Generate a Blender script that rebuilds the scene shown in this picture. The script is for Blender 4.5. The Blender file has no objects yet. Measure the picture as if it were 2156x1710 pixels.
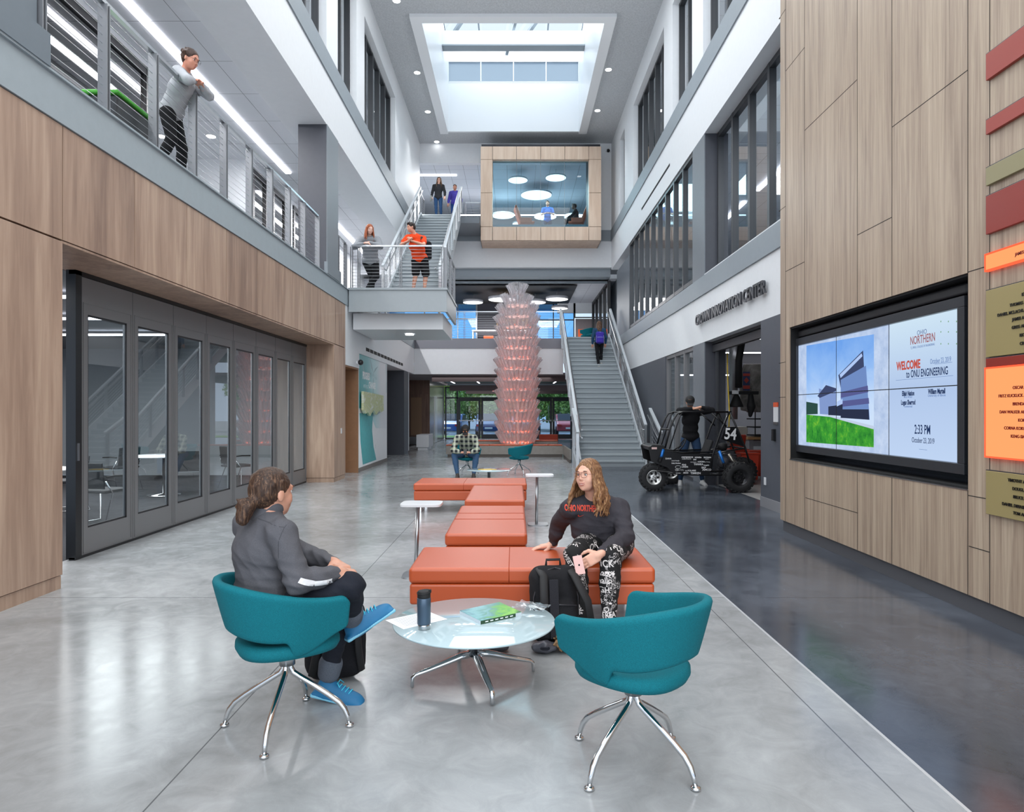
import bpy, bmesh, math, random
import numpy as np
from mathutils import Vector, Matrix
R = math.radians
PI = math.pi
random.seed(7)
SC = bpy.context.scene
COL = SC.collection

# ---------------------------------------------------------------- camera, world, exposure
EYE = 1.52
cam_d = bpy.data.cameras.new('camera')
cam = bpy.data.objects.new('camera', cam_d)
COL.objects.link(cam)
cam.location = (0, 0, EYE)
cam.rotation_euler = (R(90), 0, 0)
cam_d.sensor_width = 36
cam_d.lens = 36 * 1440 / 2156
cam_d.shift_x = -5 / 2156
cam_d.shift_y = 13 / 2156
cam_d.clip_end = 300
SC.camera = cam

world = bpy.data.worlds.new('sky_world')
SC.world = world
world.use_nodes = True
wn = world.node_tree
wn.nodes.clear()
w_out = wn.nodes.new('ShaderNodeOutputWorld')
w_bg = wn.nodes.new('ShaderNodeBackground')
w_tc = wn.nodes.new('ShaderNodeTexCoord')
w_sep = wn.nodes.new('ShaderNodeSeparateXYZ')
w_ramp = wn.nodes.new('ShaderNodeValToRGB')
w_ramp.color_ramp.elements[0].position = 0.0
w_ramp.color_ramp.elements[0].color = (0.62, 0.78, 1.0, 1)
w_ramp.color_ramp.elements[1].position = 0.6
w_ramp.color_ramp.elements[1].color = (0.90, 0.95, 1.0, 1)
wn.links.new(w_tc.outputs['Generated'], w_sep.inputs[0])
wn.links.new(w_sep.outputs[2], w_ramp.inputs[0])
wn.links.new(w_ramp.outputs[0], w_bg.inputs[0])
w_bg.inputs[1].default_value = 1.15
wn.links.new(w_bg.outputs[0], w_out.inputs[0])

SC.view_settings.view_transform = 'Standard'
SC.view_settings.look = 'None'
SC.view_settings.gamma = 1
SC.view_settings.exposure = 0.15
SC.view_settings.use_curve_mapping = False
SC.cycles.use_denoising = True
SC.cycles.max_bounces = 9
SC.cycles.diffuse_bounces = 4
SC.cycles.glossy_bounces = 4
SC.cycles.transmission_bounces = 6
SC.cycles.transparent_max_bounces = 24
SC.cycles.sample_clamp_indirect = 6
SC.cycles.caustics_reflective = False
SC.cycles.caustics_refractive = False
SC.cycles.use_fast_gi = False

def area_light(name, loc, size, energy, rot=(0, 0, 0), color=(1, 1, 1), size_y=None):
    l = bpy.data.lights.new(name, 'AREA')
    l.energy = energy
    l.color = color
    l.size = size
    if size_y:
        l.shape = 'RECTANGLE'
        l.size_y = size_y
    o = bpy.data.objects.new(name, l)
    o.location = loc
    o.rotation_euler = rot
    COL.objects.link(o)
    o['kind'] = 'structure'
    return o
# daylight of the skylight well (portal sized sky panel above the glass)
area_light('skylight_daylight', (0, 23.1, 16.2), 5.0, 470, (0, 0, 0), (0.93, 0.97, 1.0), 8.0)
# added fill light high over the camera, no fitting there
area_light('hall_fill_light', (0, 3.0, 12.3), 6.0, 420, (0, 0, 0), (0.95, 0.98, 1.0), 9.0)

# ---------------------------------------------------------------- helpers
def srgb(h):
    h = h.lstrip('#')
    c = [int(h[i:i + 2], 16) / 255 for i in (0, 2, 4)]
    return tuple((v / 12.92 if v <= 0.04045 else ((v + 0.055) / 1.055) ** 2.4) for v in c) + (1,)

class NT:
    def __init__(s, name):
        s.m = bpy.data.materials.new(name)
        s.m.use_nodes = True
        s.t = s.m.node_tree
        s.b = s.t.nodes['Principled BSDF']
        s.o = s.t.nodes['Material Output']
    def n(s, kind, **kw):
        nd = s.t.nodes.new(kind)
        for k, v in kw.items():
            setattr(nd, k, v)
        return nd
    def l(s, a, b):
        s.t.links.new(a, b)
    def math(s, op, a, b=None, c=None):
        nd = s.n('ShaderNodeMath', operation=op)
        for i, v in enumerate((a, b, c)):
            if v is None: continue
            if isinstance(v, (int, float)): nd.inputs[i].default_value = v
            else: s.l(v, nd.inputs[i])
        return nd.outputs[0]
    def pos(s, obj=False):
        if obj:
            return s.n('ShaderNodeTexCoord').outputs['Object']
        return s.n('ShaderNodeNewGeometry').outputs['Position']
    def xyz(s, v):
        nd = s.n('ShaderNodeSeparateXYZ'); s.l(v, nd.inputs[0]); return nd.outputs
    def mapping(s, v, scale):
        nd = s.n('ShaderNodeMapping'); s.l(v, nd.inputs[0]); nd.inputs['Scale'].default_value = scale
        return nd.outputs[0]
    def noise(s, v, scale, detail=3, rough=.5, dist=0):
        nd = s.n('ShaderNodeTexNoise')
        s.l(v, nd.inputs['Vector'])
        nd.inputs['Scale'].default_value = scale
        nd.inputs['Detail'].default_value = detail
        nd.inputs['Roughness'].default_value = rough
        nd.inputs['Distortion'].default_value = dist
        return nd.outputs['Fac']
    def ramp(s, f, stops):
        nd = s.n('ShaderNodeValToRGB')
        cr = nd.color_ramp
        while len(cr.elements) < len(stops): cr.elements.new(0.5)
        for e, (p, c) in zip(cr.elements, stops):
            e.position = p; e.color = srgb(c) if isinstance(c, str) else c
        s.l(f, nd.inputs[0])
        return nd.outputs[0]
    def mix(s, f, a, b, mode='MIX'):
        nd = s.n('ShaderNodeMix', data_type='RGBA', blend_type=mode)
        if isinstance(f, (int, float)): nd.inputs[0].default_value = f
        else: s.l(f, nd.inputs[0])
        for i, v in ((6, a), (7, b)):
            if isinstance(v, str): nd.inputs[i].default_value = srgb(v)
            elif isinstance(v, tuple): nd.inputs[i].default_value = v
            else: s.l(v, nd.inputs[i])
        return nd.outputs[2]
    def bump(s, f, strength, dist=0.01):
        nd = s.n('ShaderNodeBump')
        nd.inputs['Strength'].default_value = strength
        nd.inputs['Distance'].default_value = dist
        s.l(f, nd.inputs['Height'])
        s.l(nd.outputs[0], s.b.inputs['Normal'])

MATS = {}
def mat(name, color='#888888', rough=.5, metal=0, spec=.5, emit=None, es=1, bump=None, var=0, alpha=1, coat=0, sheen=0):
    """plain procedural material; bump=(scale,strength), var = colour variation"""
    if name in MATS: return MATS[name]
    k = NT(name)
    b = k.b
    b.inputs['Base Color'].default_value = srgb(color)
    b.inputs['Roughness'].default_value = rough
    b.inputs['Metallic'].default_value = metal
    b.inputs['Specular IOR Level'].default_value = spec
    b.inputs['Coat Weight'].default_value = coat
    b.inputs['Sheen Weight'].default_value = sheen
    if emit:
        b.inputs['Emission Color'].default_value = srgb(emit)
        b.inputs['Emission Strength'].default_value = es
    if var or bump:
        p = k.pos(True)
        if var:
            f = k.noise(p, 9, 4, .6)
            c = srgb(color)
            lo = tuple(v * (1 - var) for v in c[:3]) + (1,)
            hi = tuple(min(1, v * (1 + var)) for v in c[:3]) + (1,)
            k.l(k.ramp(f, [(.3, lo), (.7, hi)]), b.inputs['Base Color'])
        if bump:
            k.bump(k.noise(p, bump[0], 3, .6), bump[1], 0.004)
    MATS[name] = k.m
    return k.m

def fabric(name, color, scale=420, strength=.5, var=.18, rough=.9):
    if name in MATS: return MATS[name]
    k = NT(name)
    p = k.pos(True)
    w = k.noise(p, scale, 2, .5)
    c = srgb(color)
    lo = tuple(v * (1 - var) for v in c[:3]) + (1,)
    hi = tuple(min(1, v * (1 + var)) for v in c[:3]) + (1,)
    k.l(k.ramp(w, [(.35, lo), (.65, hi)]), k.b.inputs['Base Color'])
    k.b.inputs['Roughness'].default_value = rough
    k.b.inputs['Specular IOR Level'].default_value = .25
    k.bump(w, strength, 0.002)
    MATS[name] = k.m
    return k.m

def glass(name, tint=(1, 1, 1, 1), refl=.12, rough=0.0, refl_tint=(1, 1, 1, 1)):
    if name in MATS: return MATS[name]
    k = NT(name)
    k.t.nodes.remove(k.b)
    tr = k.n('ShaderNodeBsdfTransparent'); tr.inputs[0].default_value = tint
    gl = k.n('ShaderNodeBsdfGlossy'); gl.inputs['Roughness'].default_value = rough
    gl.inputs['Color'].default_value = refl_tint
    fr = k.n('ShaderNodeFresnel'); fr.inputs[0].default_value = 1.5
    gb = k.n('ShaderNodeNewGeometry').outputs['Backfacing']
    f = k.math('MULTIPLY', k.math('ADD', fr.outputs[0], refl), k.math('SUBTRACT', 1.0, gb))
    mx = k.n('ShaderNodeMixShader')
    k.l(f, mx.inputs[0]); k.l(tr.outputs[0], mx.inputs[1]); k.l(gl.outputs[0], mx.inputs[2])
    k.l(mx.outputs[0], k.o.inputs[0])
    MATS[name] = k.m
    return k.m

def emis(name, color, strength):
    if name in MATS: return MATS[name]
    k = NT(name)
    k.t.nodes.remove(k.b)
    e = k.n('ShaderNodeEmission'); e.inputs[0].default_value = srgb(color); e.inputs[1].default_value = strength
    k.l(e.outputs[0], k.o.inputs[0])
    MATS[name] = k.m
    return k.m

# ---- objects
def link(o, parent=None):
    COL.objects.link(o)
    if parent is not None: o.parent = parent
    return o
def tag(o, label=None, cat=None, group=None, kind=None):
    if label: o['label'] = label
    if cat: o['category'] = cat
    if group: o['group'] = group
    if kind: o['kind'] = kind
    return o
def thing(name, label, cat, loc=(0, 0, 0), rz=0, group=None):
    o = bpy.data.objects.new(name, None)
    o.empty_display_size = .1
    link(o); o.location = loc; o.rotation_euler = (0, 0, rz)
    return tag(o, label, cat, group)
def kids(o):
    return [c for c in COL.objects if c.parent == o]
KIDS = {}
def copy_tree(o, parent=None):
    c = o.copy(); COL.objects.link(c)
    if parent is not None: c.parent = parent
    for ch in list(o.children):
        copy_tree(ch, c)
    return c

def frame_from(d):
    d = Vector(d).normalized()
    up = Vector((0, 0, 1)) if abs(d.z) < .95 else Vector((0, 1, 0))
    a = d.cross(up).normalized()
    return a, d.cross(a).normalized(), d

class MB:
    """collects shapes into one mesh"""
    def __init__(s):
        s.v = []; s.f = []; s.mi = []; s.sm = []; s.cur = 0; s.smooth = False
        s.M = None
    def _add(s, vs, fs, smooth=None):
        n = len(s.v)
        if s.M is not None:
            vs = [s.M @ Vector(v) for v in vs]
        s.v += [tuple(v) for v in vs]
        for f in fs:
            s.f.append(tuple(i + n for i in f)); s.mi.append(s.cur); s.sm.append(s.smooth if smooth is None else smooth)
        return s
    def box(s, x0, x1, y0, y1, z0, z1):
        if x0 > x1: x0, x1 = x1, x0
        if y0 > y1: y0, y1 = y1, y0
        if z0 > z1: z0, z1 = z1, z0
        vs = [(x, y, z) for z in (z0, z1) for y in (y0, y1) for x in (x0, x1)]
        return s._add(vs, [(0, 2, 3, 1), (4, 5, 7, 6), (0, 1, 5, 4), (2, 6, 7, 3), (0, 4, 6, 2), (1, 3, 7, 5)], False)
    def cbox(s, c, d, M=None):
        x, y, z = c; a, b, e = d[0] / 2, d[1] / 2, d[2] / 2
        if M is None: return s.box(x - a, x + a, y - b, y + b, z - e, z + e)
        old = s.M; s.M = (old @ M) if old is not None else M
        s.box(x - a, x + a, y - b, y + b, z - e, z + e); s.M = old
        return s
    def bar(s, a, b, w, h, up=(0, 0, 1)):
        """rectangular bar from a to b; h along up, w sideways"""
        a, b = Vector(a), Vector(b)
        d = (b - a).normalized(); up = Vector(up)
        side = d.cross(up).normalized(); u = side.cross(d).normalized()
        vs = []
        for p in (a, b):
            for i, j in ((-1, -1), (1, -1), (1, 1), (-1, 1)):
                vs.append(p + side * (i * w / 2) + u * (j * h / 2))
        return s._add(vs, [(0, 3, 2, 1), (4, 5, 6, 7), (0, 1, 5, 4), (1, 2, 6, 5), (2, 3, 7, 6), (3, 0, 4, 7)], False)
    def prism(s, poly, axis, a, b):
        """extrude 2D polygon along axis ('x','y','z') from a to b; poly in remaining axes order"""
        def P(p, t):
            if axis == 'x': return (t, p[0], p[1])
            if axis == 'y': return (p[0], t, p[1])
            return (p[0], p[1], t)
        n = len(poly)
        vs = [P(p, a) for p in poly] + [P(p, b) for p in poly]
        fs = [tuple(range(n))[::-1], tuple(range(n, 2 * n))] + [(i, (i + 1) % n, n + (i + 1) % n, n + i) for i in range(n)]
        return s._add(vs, fs, False)
    def quad(s, *p):
        return s._add(p, [tuple(range(len(p)))], False)
    def tube(s, pts, r, seg=10, cap=True, smooth=True, flat=None):
        """tube along pts; r number or list; flat=(sx,sy) scale of the section"""
        pts = [Vector(p) for p in pts]
        n = len(pts)
        rs = r if isinstance(r, (list, tuple)) else [r] * n
        vs = []
        ref = None
        for i, p in enumerate(pts):
            d = (pts[min(i + 1, n - 1)] - pts[max(i - 1, 0)])
            if d.length < 1e-9: d = Vector((0, 0, 1))
            d.normalize()
            if ref is None:
                a, b, _ = frame_from(d)
            else:
                a = ref - d * ref.dot(d)
                if a.length < 1e-6: a, _, _ = frame_from(d)
                a.normalize(); b = d.cross(a)
            ref = a
            fx, fy = flat or (1, 1)
            for k in range(seg):
                t = 2 * PI * k / seg
                vs.append(p + a * (math.cos(t) * rs[i] * fx) + b * (math.sin(t) * rs[i] * fy))
        fs = []
        for i in range(n - 1):
            for k in range(seg):
                k2 = (k + 1) % seg
                fs.append((i * seg + k, i * seg + k2, (i + 1) * seg + k2, (i + 1) * seg + k))
        s._add(vs, fs, smooth)
        if cap:
            m = len(s.v) - n * seg
            s.f.append(tuple(m + k for k in range(seg))[::-1]); s.mi.append(s.cur); s.sm.append(False)
            s.f.append(tuple(m + (n - 1) * seg + k for k in range(seg))); s.mi.append(s.cur); s.sm.append(False)
        return s
    def lathe(s, prof, seg=24, c=(0, 0, 0), smooth=True, sx=1, sy=1, closed=False):
        """profile [(r,z)] around z"""
        vs = []; fs = []
        for r, z in prof:
            for k in range(seg):
                t = 2 * PI * k / seg
                vs.append((c[0] + r * sx * math.cos(t), c[1] + r * sy * math.sin(t), c[2] + z))
        n = len(prof)
        for i in range(n - 1):
            for k in range(seg):
                k2 = (k + 1) % seg
                fs.append((i * seg + k, i * seg + k2, (i + 1) * seg + k2, (i + 1) * seg + k))
        if closed:
            for k in range(seg):
                k2 = (k + 1) % seg; fs.append(((n - 1) * seg + k, (n - 1) * seg + k2, k2, k))
        else:
            fs.append(tuple(range(seg))[::-1]); fs.append(tuple((n - 1) * seg + k for k in range(seg)))
        return s._add(vs, fs, smooth)
    def ball(s, c, r, seg=14, sc=(1, 1, 1)):
        rings = seg // 2 + 1
        prof = [(max(1e-4, math.sin(PI * i / rings)), -math.cos(PI * i / rings)) for i in range(rings + 1)]
        old = s.M
        T = Matrix.Translation(c) @ Matrix.Diagonal((r * sc[0], r * sc[1], r * sc[2], 1))
        s.M = (old @ T) if old is not None else T
        s.lathe(prof, seg); s.M = old
        return s
    def text(s, txt, size, M, extrude=0.002, align='LEFT', bold=0, xscale=1):
        key = (txt, size, extrude, align, bold)
        cu = bpy.data.curves.new('t', 'FONT')
        cu.body = txt; cu.size = size; cu.extrude = extrude; cu.align_x = align; cu.offset = bold
        cu.resolution_u = 3
        o = bpy.data.objects.new('t', cu)
        COL.objects.link(o)
        dg = bpy.context.evaluated_depsgraph_get()
        me = bpy.data.meshes.new_from_object(o.evaluated_get(dg))
        vs = [M @ Vector((v.co.x * xscale, v.co.y, v.co.z)) for v in me.vertices]
        fs = [tuple(p.vertices) for p in me.polygons]
        s._add(vs, fs, False)
        bpy.data.objects.remove(o); bpy.data.curves.remove(cu); bpy.data.meshes.remove(me)
        return s
    def build(s, name, mats, parent=None, bev=0, seg=2, sub=0, solid=0, wn=True, loc=None):
        me = bpy.data.meshes.new(name)
        me.from_pydata(s.v, [], s.f)
        if not isinstance(mats, (list, tuple)): mats = [mats]
        for m in mats: me.materials.append(m)
        me.polygons.foreach_set('material_index', s.mi)
        me.polygons.foreach_set('use_smooth', s.sm)
        me.update()
        o = bpy.data.objects.new(name, me)
        link(o, parent)
        if loc is not None: o.location = loc
        if solid:
            md = o.modifiers.new('solid', 'SOLIDIFY'); md.thickness = solid; md.offset = 0
        if bev:
            md = o.modifiers.new('bevel', 'BEVEL'); md.width = bev; md.segments = seg; md.limit_method = 'ANGLE'; md.angle_limit = R(40)
            me.polygons.foreach_set('use_smooth', [True] * len(me.polygons))
            if hasattr(md, 'harden_normals'): md.harden_normals = True
        if sub:
            md = o.modifiers.new('sub', 'SUBSURF'); md.levels = sub; md.render_levels = sub
        return o

def struct(name, mb, m, parent=None, **kw):
    o = mb.build(name, m, parent, **kw)
    if parent is None: o['kind'] = 'structure'
    return o
_cnt = {}
def num(kind):
    _cnt[kind] = _cnt.get(kind, 0) + 1
    return '%s_%d' % (kind, _cnt[kind])

def plane_M(origin, xdir, ydir):
    """matrix taking text plane (x right, y up) to world"""
    x = Vector(xdir).normalized(); y = Vector(ydir).normalized(); z = x.cross(y)
    M = Matrix(((x.x, y.x, z.x, origin[0]), (x.y, y.y, z.y, origin[1]), (x.z, y.z, z.z, origin[2]), (0, 0, 0, 1)))
    return M
# ================================================================ materials of the place
def concrete(name, lo, mid, hi, joint, rough=.22, bx=None):
    k = NT(name)
    p = k.pos()
    a = k.noise(p, .55, 6, .62, .6)
    b = k.noise(p, 5.0, 5, .65, 1.2)
    f = k.math('ADD', k.math('MULTIPLY', a, .72), k.math('MULTIPLY', b, .28))
    c = k.ramp(f, [(.34, lo), (.5, mid), (.66, hi)])
    # sawn joints
    x, y, z = k.xyz(p)
    wob = k.math('MULTIPLY', k.noise(p, 2.0, 2), .004)
    def line(v, c0, w):
        return k.math('LESS_THAN', k.math('ABSOLUTE', k.math('SUBTRACT', k.math('ADD', v, wob), c0)), w)
    xs = [line(x, v, .0035) for v in (-1.41, 1.52)]
    ymod = k.math('MODULO', k.math('ADD', y, 30.5 - 5.6), 3.05)
    m = k.math('LESS_THAN', ymod, .007)
    for v in xs: m = k.math('MAXIMUM', m, v)
    c = k.mix(m, c, joint)
    # fine scratches
    sc = k.noise(k.mapping(p, (9, 2.2, 1)), 3.0, 3, .5, 3.5)
    s2 = k.math('LESS_THAN', k.math('ABSOLUTE', k.math('SUBTRACT', sc, .5)), .0035)
    c = k.mix(k.math('MULTIPLY', s2, .25), c, hi)
    k.l(c, k.b.inputs['Base Color'])
    r = k.math('ADD', k.math('MULTIPLY', b, .22), rough - .08)
    k.l(r, k.b.inputs['Roughness'])
    k.b.inputs['Specular IOR Level'].default_value = .5
    k.bump(k.noise(p, 1.6, 2, .4), .03, .05)
    return k.m
M_FLOOR = concrete('polished_concrete', '#838586', '#9b9ea0', '#b5b8ba', '#5c5f62', .16)
M_DARKFLOOR = concrete('dark_stained_concrete', '#363a42', '#464b54', '#5a606a', '#23262b', .14)
M_CARPET = fabric('dark_carpet', '#2c2d31', 60, .6, .3, 1)

def maple(name, cols, period=1.12, y0=4.785, sc=(14, 14, .9)):
    k = NT(name)
    p = k.pos()
    x, y, z = k.xyz(p)
    pid = k.math('FLOOR', k.math('DIVIDE', k.math('SUBTRACT', y, y0), period))
    wn_ = k.n('ShaderNodeTexWhiteNoise', noise_dimensions='1D'); k.l(pid, wn_.inputs['W'])
    off = k.n('ShaderNodeVectorMath', operation='ADD'); k.l(p, off.inputs[0])
    cmb = k.n('ShaderNodeCombineXYZ'); k.l(k.math('MULTIPLY', wn_.outputs[0], 9), cmb.inputs[2]); k.l(cmb.outputs[0], off.inputs[1])
    g = k.noise(k.mapping(off.outputs[0], sc), 1.0, 5, .62, .5)
    g2 = k.noise(k.mapping(off.outputs[0], (3, 3, .35)), 1.1, 3, .5, .8)
    f = k.math('ADD', k.math('MULTIPLY', g, .5), k.math('MULTIPLY', g2, .5))
    f = k.math('ADD', f, k.math('MULTIPLY', k.math('SUBTRACT', wn_.outputs[0], .5), .16))
    k.l(k.ramp(f, [(.32, cols[0]), (.5, cols[1]), (.68, cols[2])]), k.b.inputs['Base Color'])
    k.b.inputs['Roughness'].default_value = .42
    k.b.inputs['Specular IOR Level'].default_value = .35
    return k.m
M_MAPLE = maple('maple_veneer', ('#8a7162', '#a78c79', '#bfa590'))
M_MAPLE_POD = maple('pale_maple_veneer', ('#c0a48e', '#cfb59f', '#dcc6b2'))
M_OAK = maple('brown_oak_veneer', ('#6d5549', '#7d6456', '#8e7566'), 1.2, 0)

def striped_walnut():
    k = NT('striped_walnut_laminate')
    p = k.pos()
    x, y, z = k.xyz(p)
    v = k.mapping(p, (0, 15, .55))
    g = k.noise(v, 1.0, 5, .72, .35)
    v2 = k.mapping(p, (0, 60, 1.4))
    g2 = k.noise(v2, 1.0, 3, .6, .2)
    v3 = k.mapping(p, (0, 4.2, .2))
    g3 = k.noise(v3, 1.0, 2, .5, .3)
    f = k.math('ADD', k.math('ADD', k.math('MULTIPLY', g, .5), k.math('MULTIPLY', g2, .28)), k.math('MULTIPLY', g3, .22))
    k.l(k.ramp(f, [(.34, '#827162'), (.46, '#a38f7c'), (.54, '#b29f8a'), (.68, '#c7b6a1')]), k.b.inputs['Base Color'])
    k.b.inputs['Roughness'].default_value = .38
    k.b.inputs['Specular IOR Level'].default_value = .4
    return k.m
M_WALNUT = striped_walnut()
M_WHITE = mat('white_wall_paint', '#e4e7ea', .6, var=.015)
M_WHITE2 = mat('white_gloss_panel', '#dfe2e5', .35)
M_GREYBAND = mat('grey_band_paint', '#8b949b', .5, var=.02)
M_FASCIA = mat('pale_grey_fascia_paint', '#98a3a9', .5, var=.03)
M_DKGREY = mat('charcoal_wall_paint', '#4c5059', .5, var=.04)
M_MIDGREY = mat('mid_grey_paint', '#6f757c', .5, var=.03)
M_CHAR = mat('charcoal_column_paint', '#45474f', .5, var=.04)
M_BLACKM = mat('black_painted_metal', '#17181b', .35)
M_FRAME = mat('dark_bronze_frame', '#3f4145', .4, metal=.3)
M_DOORFR = mat('grey_anodised_frame', '#7d7d7f', .4, metal=.25)
M_ALU = mat('brushed_aluminium', '#a9acb0', .3, metal=1)
M_POST = mat('dark_steel_post', '#8b8d91', .5, metal=.6)
M_STEEL = mat('brushed_steel', '#b6b9bc', .28, metal=1, bump=(90, .05))
M_CHROME = mat('polished_chrome', '#d6d8da', .07, metal=1)
M_CABLE = mat('steel_cable', '#c6c9cc', .3, metal=.9)
M_RUBBER = mat('black_rubber', '#141416', .7)
M_LAMP = emis('white_light_strip', '#f6f6ff', 5.0)
M_LAMP2 = emis('white_disc_light', '#ffffff', 2.2)
M_BLACK = mat('matt_black', '#0b0b0d', .8)
M_GLASS = glass('clear_window_glass', (.93, .96, .97, 1), .05)
M_GLASS_DK = glass('door_glass', (.87, .91, .92, 1), .07)
M_GLASS_T = glass('teal_tinted_glass', (.72, .91, .97, 1), 0)
M_GLASS_BL = glass('blue_tinted_glass', (.72, .85, .98, 1), .03)
M_GLASS_BL2 = glass('sky_blue_glass', (.45, .72, .98, 1), .03)
def acoustic():
    k = NT('grey_acoustic_plaster')
    p = k.pos()
    n = k.noise(p, 22, 6, .75)
    k.l(k.ramp(n, [(.3, '#b0b4b8'), (.7, '#d2d5d8')]), k.b.inputs['Base Color'])
    k.b.inputs['Roughness'].default_value = .95
    k.bump(n, .6, .05)
    return k.m
M_ACOUSTIC = acoustic()
def tiles(name, sx, sy, col='#dadde2', line='#8f9298', w=.006):
    k = NT(name)
    p = k.pos(); x, y, z = k.xyz(p)
    mx = k.math('LESS_THAN', k.math('MODULO', k.math('ADD', x, 60.1), sx), w * 2)
    my = k.math('LESS_THAN', k.math('MODULO', k.math('ADD', y, 60.1), sy), w * 2)
    k.l(k.mix(k.math('MAXIMUM', mx, my), col, line), k.b.inputs['Base Color'])
    k.b.inputs['Roughness'].default_value = .8
    return k.m
M_TILE = tiles('ceiling_tile', .61, 1.22)
M_TILE2 = tiles('ceiling_tile_far', 1.22, .61, '#cfd2d9')

# ================================================================ floor
XL, XR = -3.90, 4.0
Z1, Z2, Z2F, Z3B, Z3, ZC = 3.0, 4.0, 4.39, 8.57, 9.02, 12.6
YB = 28.2      # upper rear wall
YE = 26.6      # rear edge of the second floor
f = MB().box(-4.6, 1.73, -3, 50, -.2, 0)
struct('floor', f, M_FLOOR)
f = MB().box(1.73, 10, -3, 50, -.2, 0)
struct('floor', f, M_DARKFLOOR)
f = MB().box(-11.5, -4.6, 4, 16.5, -.2, -.002); f.box(-9, -4.6, 16.5, 34, -.2, -.002)
struct('floor', f, M_CARPET)
struct('trim_1', MB().box(1.722, 1.738, -3, 18.9, -.01, .0015), mat('zinc_strip', '#c2c5c8', .4, metal=.3))

# ================================================================ left side
gap = .006
m = MB()
for k_ in range(-5, 11):                       # veneer band above the folding doors
    y0 = 5.905 + 1.12 * (k_ - 1); y1 = y0 + 1.12
    if y1 > 15.78: y1 = 15.78
    if y1 - y0 < .2: continue
    m.box(XL - .04, XL, y0 + gap, y1 - gap, Z1 + .008, Z2 - .008)
for y0, y1 in ((1.4, 2.53), (2.54, 3.65), (3.66, 4.77), (4.785, 5.905)):   # near pier
    m.box(XL - .04, XL, y0 + gap / 2, y1 - gap / 2, .12, Z1 - .008)
m.box(XL - .65, XL - .006, 5.895, 5.905, .12, Z1)              # reveal
m.box(XL - .03, XL - .012, 1.4, 5.9, 0, .112)
m.box(-4.5, XL + .0, 14.8, 14.83, .1, Z1)                       # far pier, face to the camera
m.box(XL - .03, XL, 14.83 + gap, 15.78, .1, Z1 - .008)
m.box(-4.5, XL - .01, 14.812, 14.83, 0, .094); m.box(XL - .03, XL - .01, 14.81, 15.77, 0, .094)
m.box(-4.5, XL - .04, 15.77, 15.80, 0, Z1)
m.box(-4.62, XL - .005, 5.905, 14.8, Z1 - .02, Z1)           # soffit above the doors
struct('wall_left', m, M_MAPLE)
m = MB().box(XL - .6, XL - .042, 1, 5.89, 0, Z1); m.box(-4.7, XL - .042, 1, 15.78, Z1 + .001, Z2)
m.box(-4.48, XL - .035, 14.84, 15.76, 0, Z1)
struct('wall_left_core', m, M_BLACK)
# fascia of the second floor, full length
m = MB().box(-4.6, XL + .015, 1, YE, Z2, Z2F - .02)
m.box(-4.6, XL + .04, 1, YE, Z2F - .02, Z2F)
struct('trim_2', m, M_FASCIA)
# white wall below fascia beyond the pier, with the recessed doorway and the mural wall
m = MB()
m.box(-4.6, XL, 15.8, YE, Z1, Z2)
m.box(-4.6, XL - .03, 17.2, 21.1, .1, Z1); m.box(-4.6, XL, 15.8, 17.2, 2.62, Z1)
m.box(-4.6, XL, 25.3, 25.32, .1, Z1)
struct('wall_left', m, M_WHITE)
m = MB().box(-4.6, XL - .02, 17.2, 21.12, 0, .11)
struct('baseboard_left', m, mat('taupe_baseboard', '#75706d', .5))
m = MB().box(-4.55, -4.5, 15.8, 17.2, 0, 2.62).box(-4.5, XL - .02, 17.16, 17.2, 0, 2.62); m.box(-4.5, XL - .02, 15.8, 17.2, 2.58, 2.62)
m.box(-4.49, -4.48, 15.8, 17.2, 2.0, 2.02)
struct('wall_recess', m, mat('orange_maple', '#9a7253', .45, var=.08))
# black column and the dark recess behind it
struct('column_1', MB().box(-4.75, XL - .02, 24.3, 25.3, 0, Z1), M_CHAR)
struct('wall_left', MB().box(-9, -8.9, 21, 31.7, 0, Z1).box(-9, -4.6, 21.1, 21.2, 0, Z1), M_DKGREY)
# column of the upper storeys, and the near block with its ledge
m = MB().box(-4.49, XL, 14.2, 15.1, Z2F, 7.5)
struct('column_2', m, M_CHAR)
struct('column_3', MB().box(XL - .002, XL + .012, 14.2, 15.1, Z2F, 7.5).box(XL - .02, XL + .05, 14.1, 15.2, Z2F, Z2F + .24), mat('blue_grey_column_side', '#7e868c', .5))
m = MB().box(-4.6, XL - .01, 2.0, 5.60, Z2F, 9); m.box(-4.6, XL + .05, 2.0, 5.68, Z2F, Z2F + .27)
struct('wall_left', m, mat('blue_grey_block', '#67727b', .5, var=.02))
# upper white bulkheads
def white_side(X, sgn, z0, yend=YB):
    """X = face, sgn = direction away from the hall"""
    m = MB().box(X, X + sgn * .9, 1, yend, z0, Z3B)
    return m
struct('wall_left', white_side(XL, -1, 7.5), M_WHITE)
struct('trim_3', MB().box(XL + .03, XL - .9, 1, YB, Z3B, Z3), M_GREYBAND)
struct('trim_4', MB().box(XR - .03, XR + .9, 1, YB, Z3B, Z3), M_GREYBAND)
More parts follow.
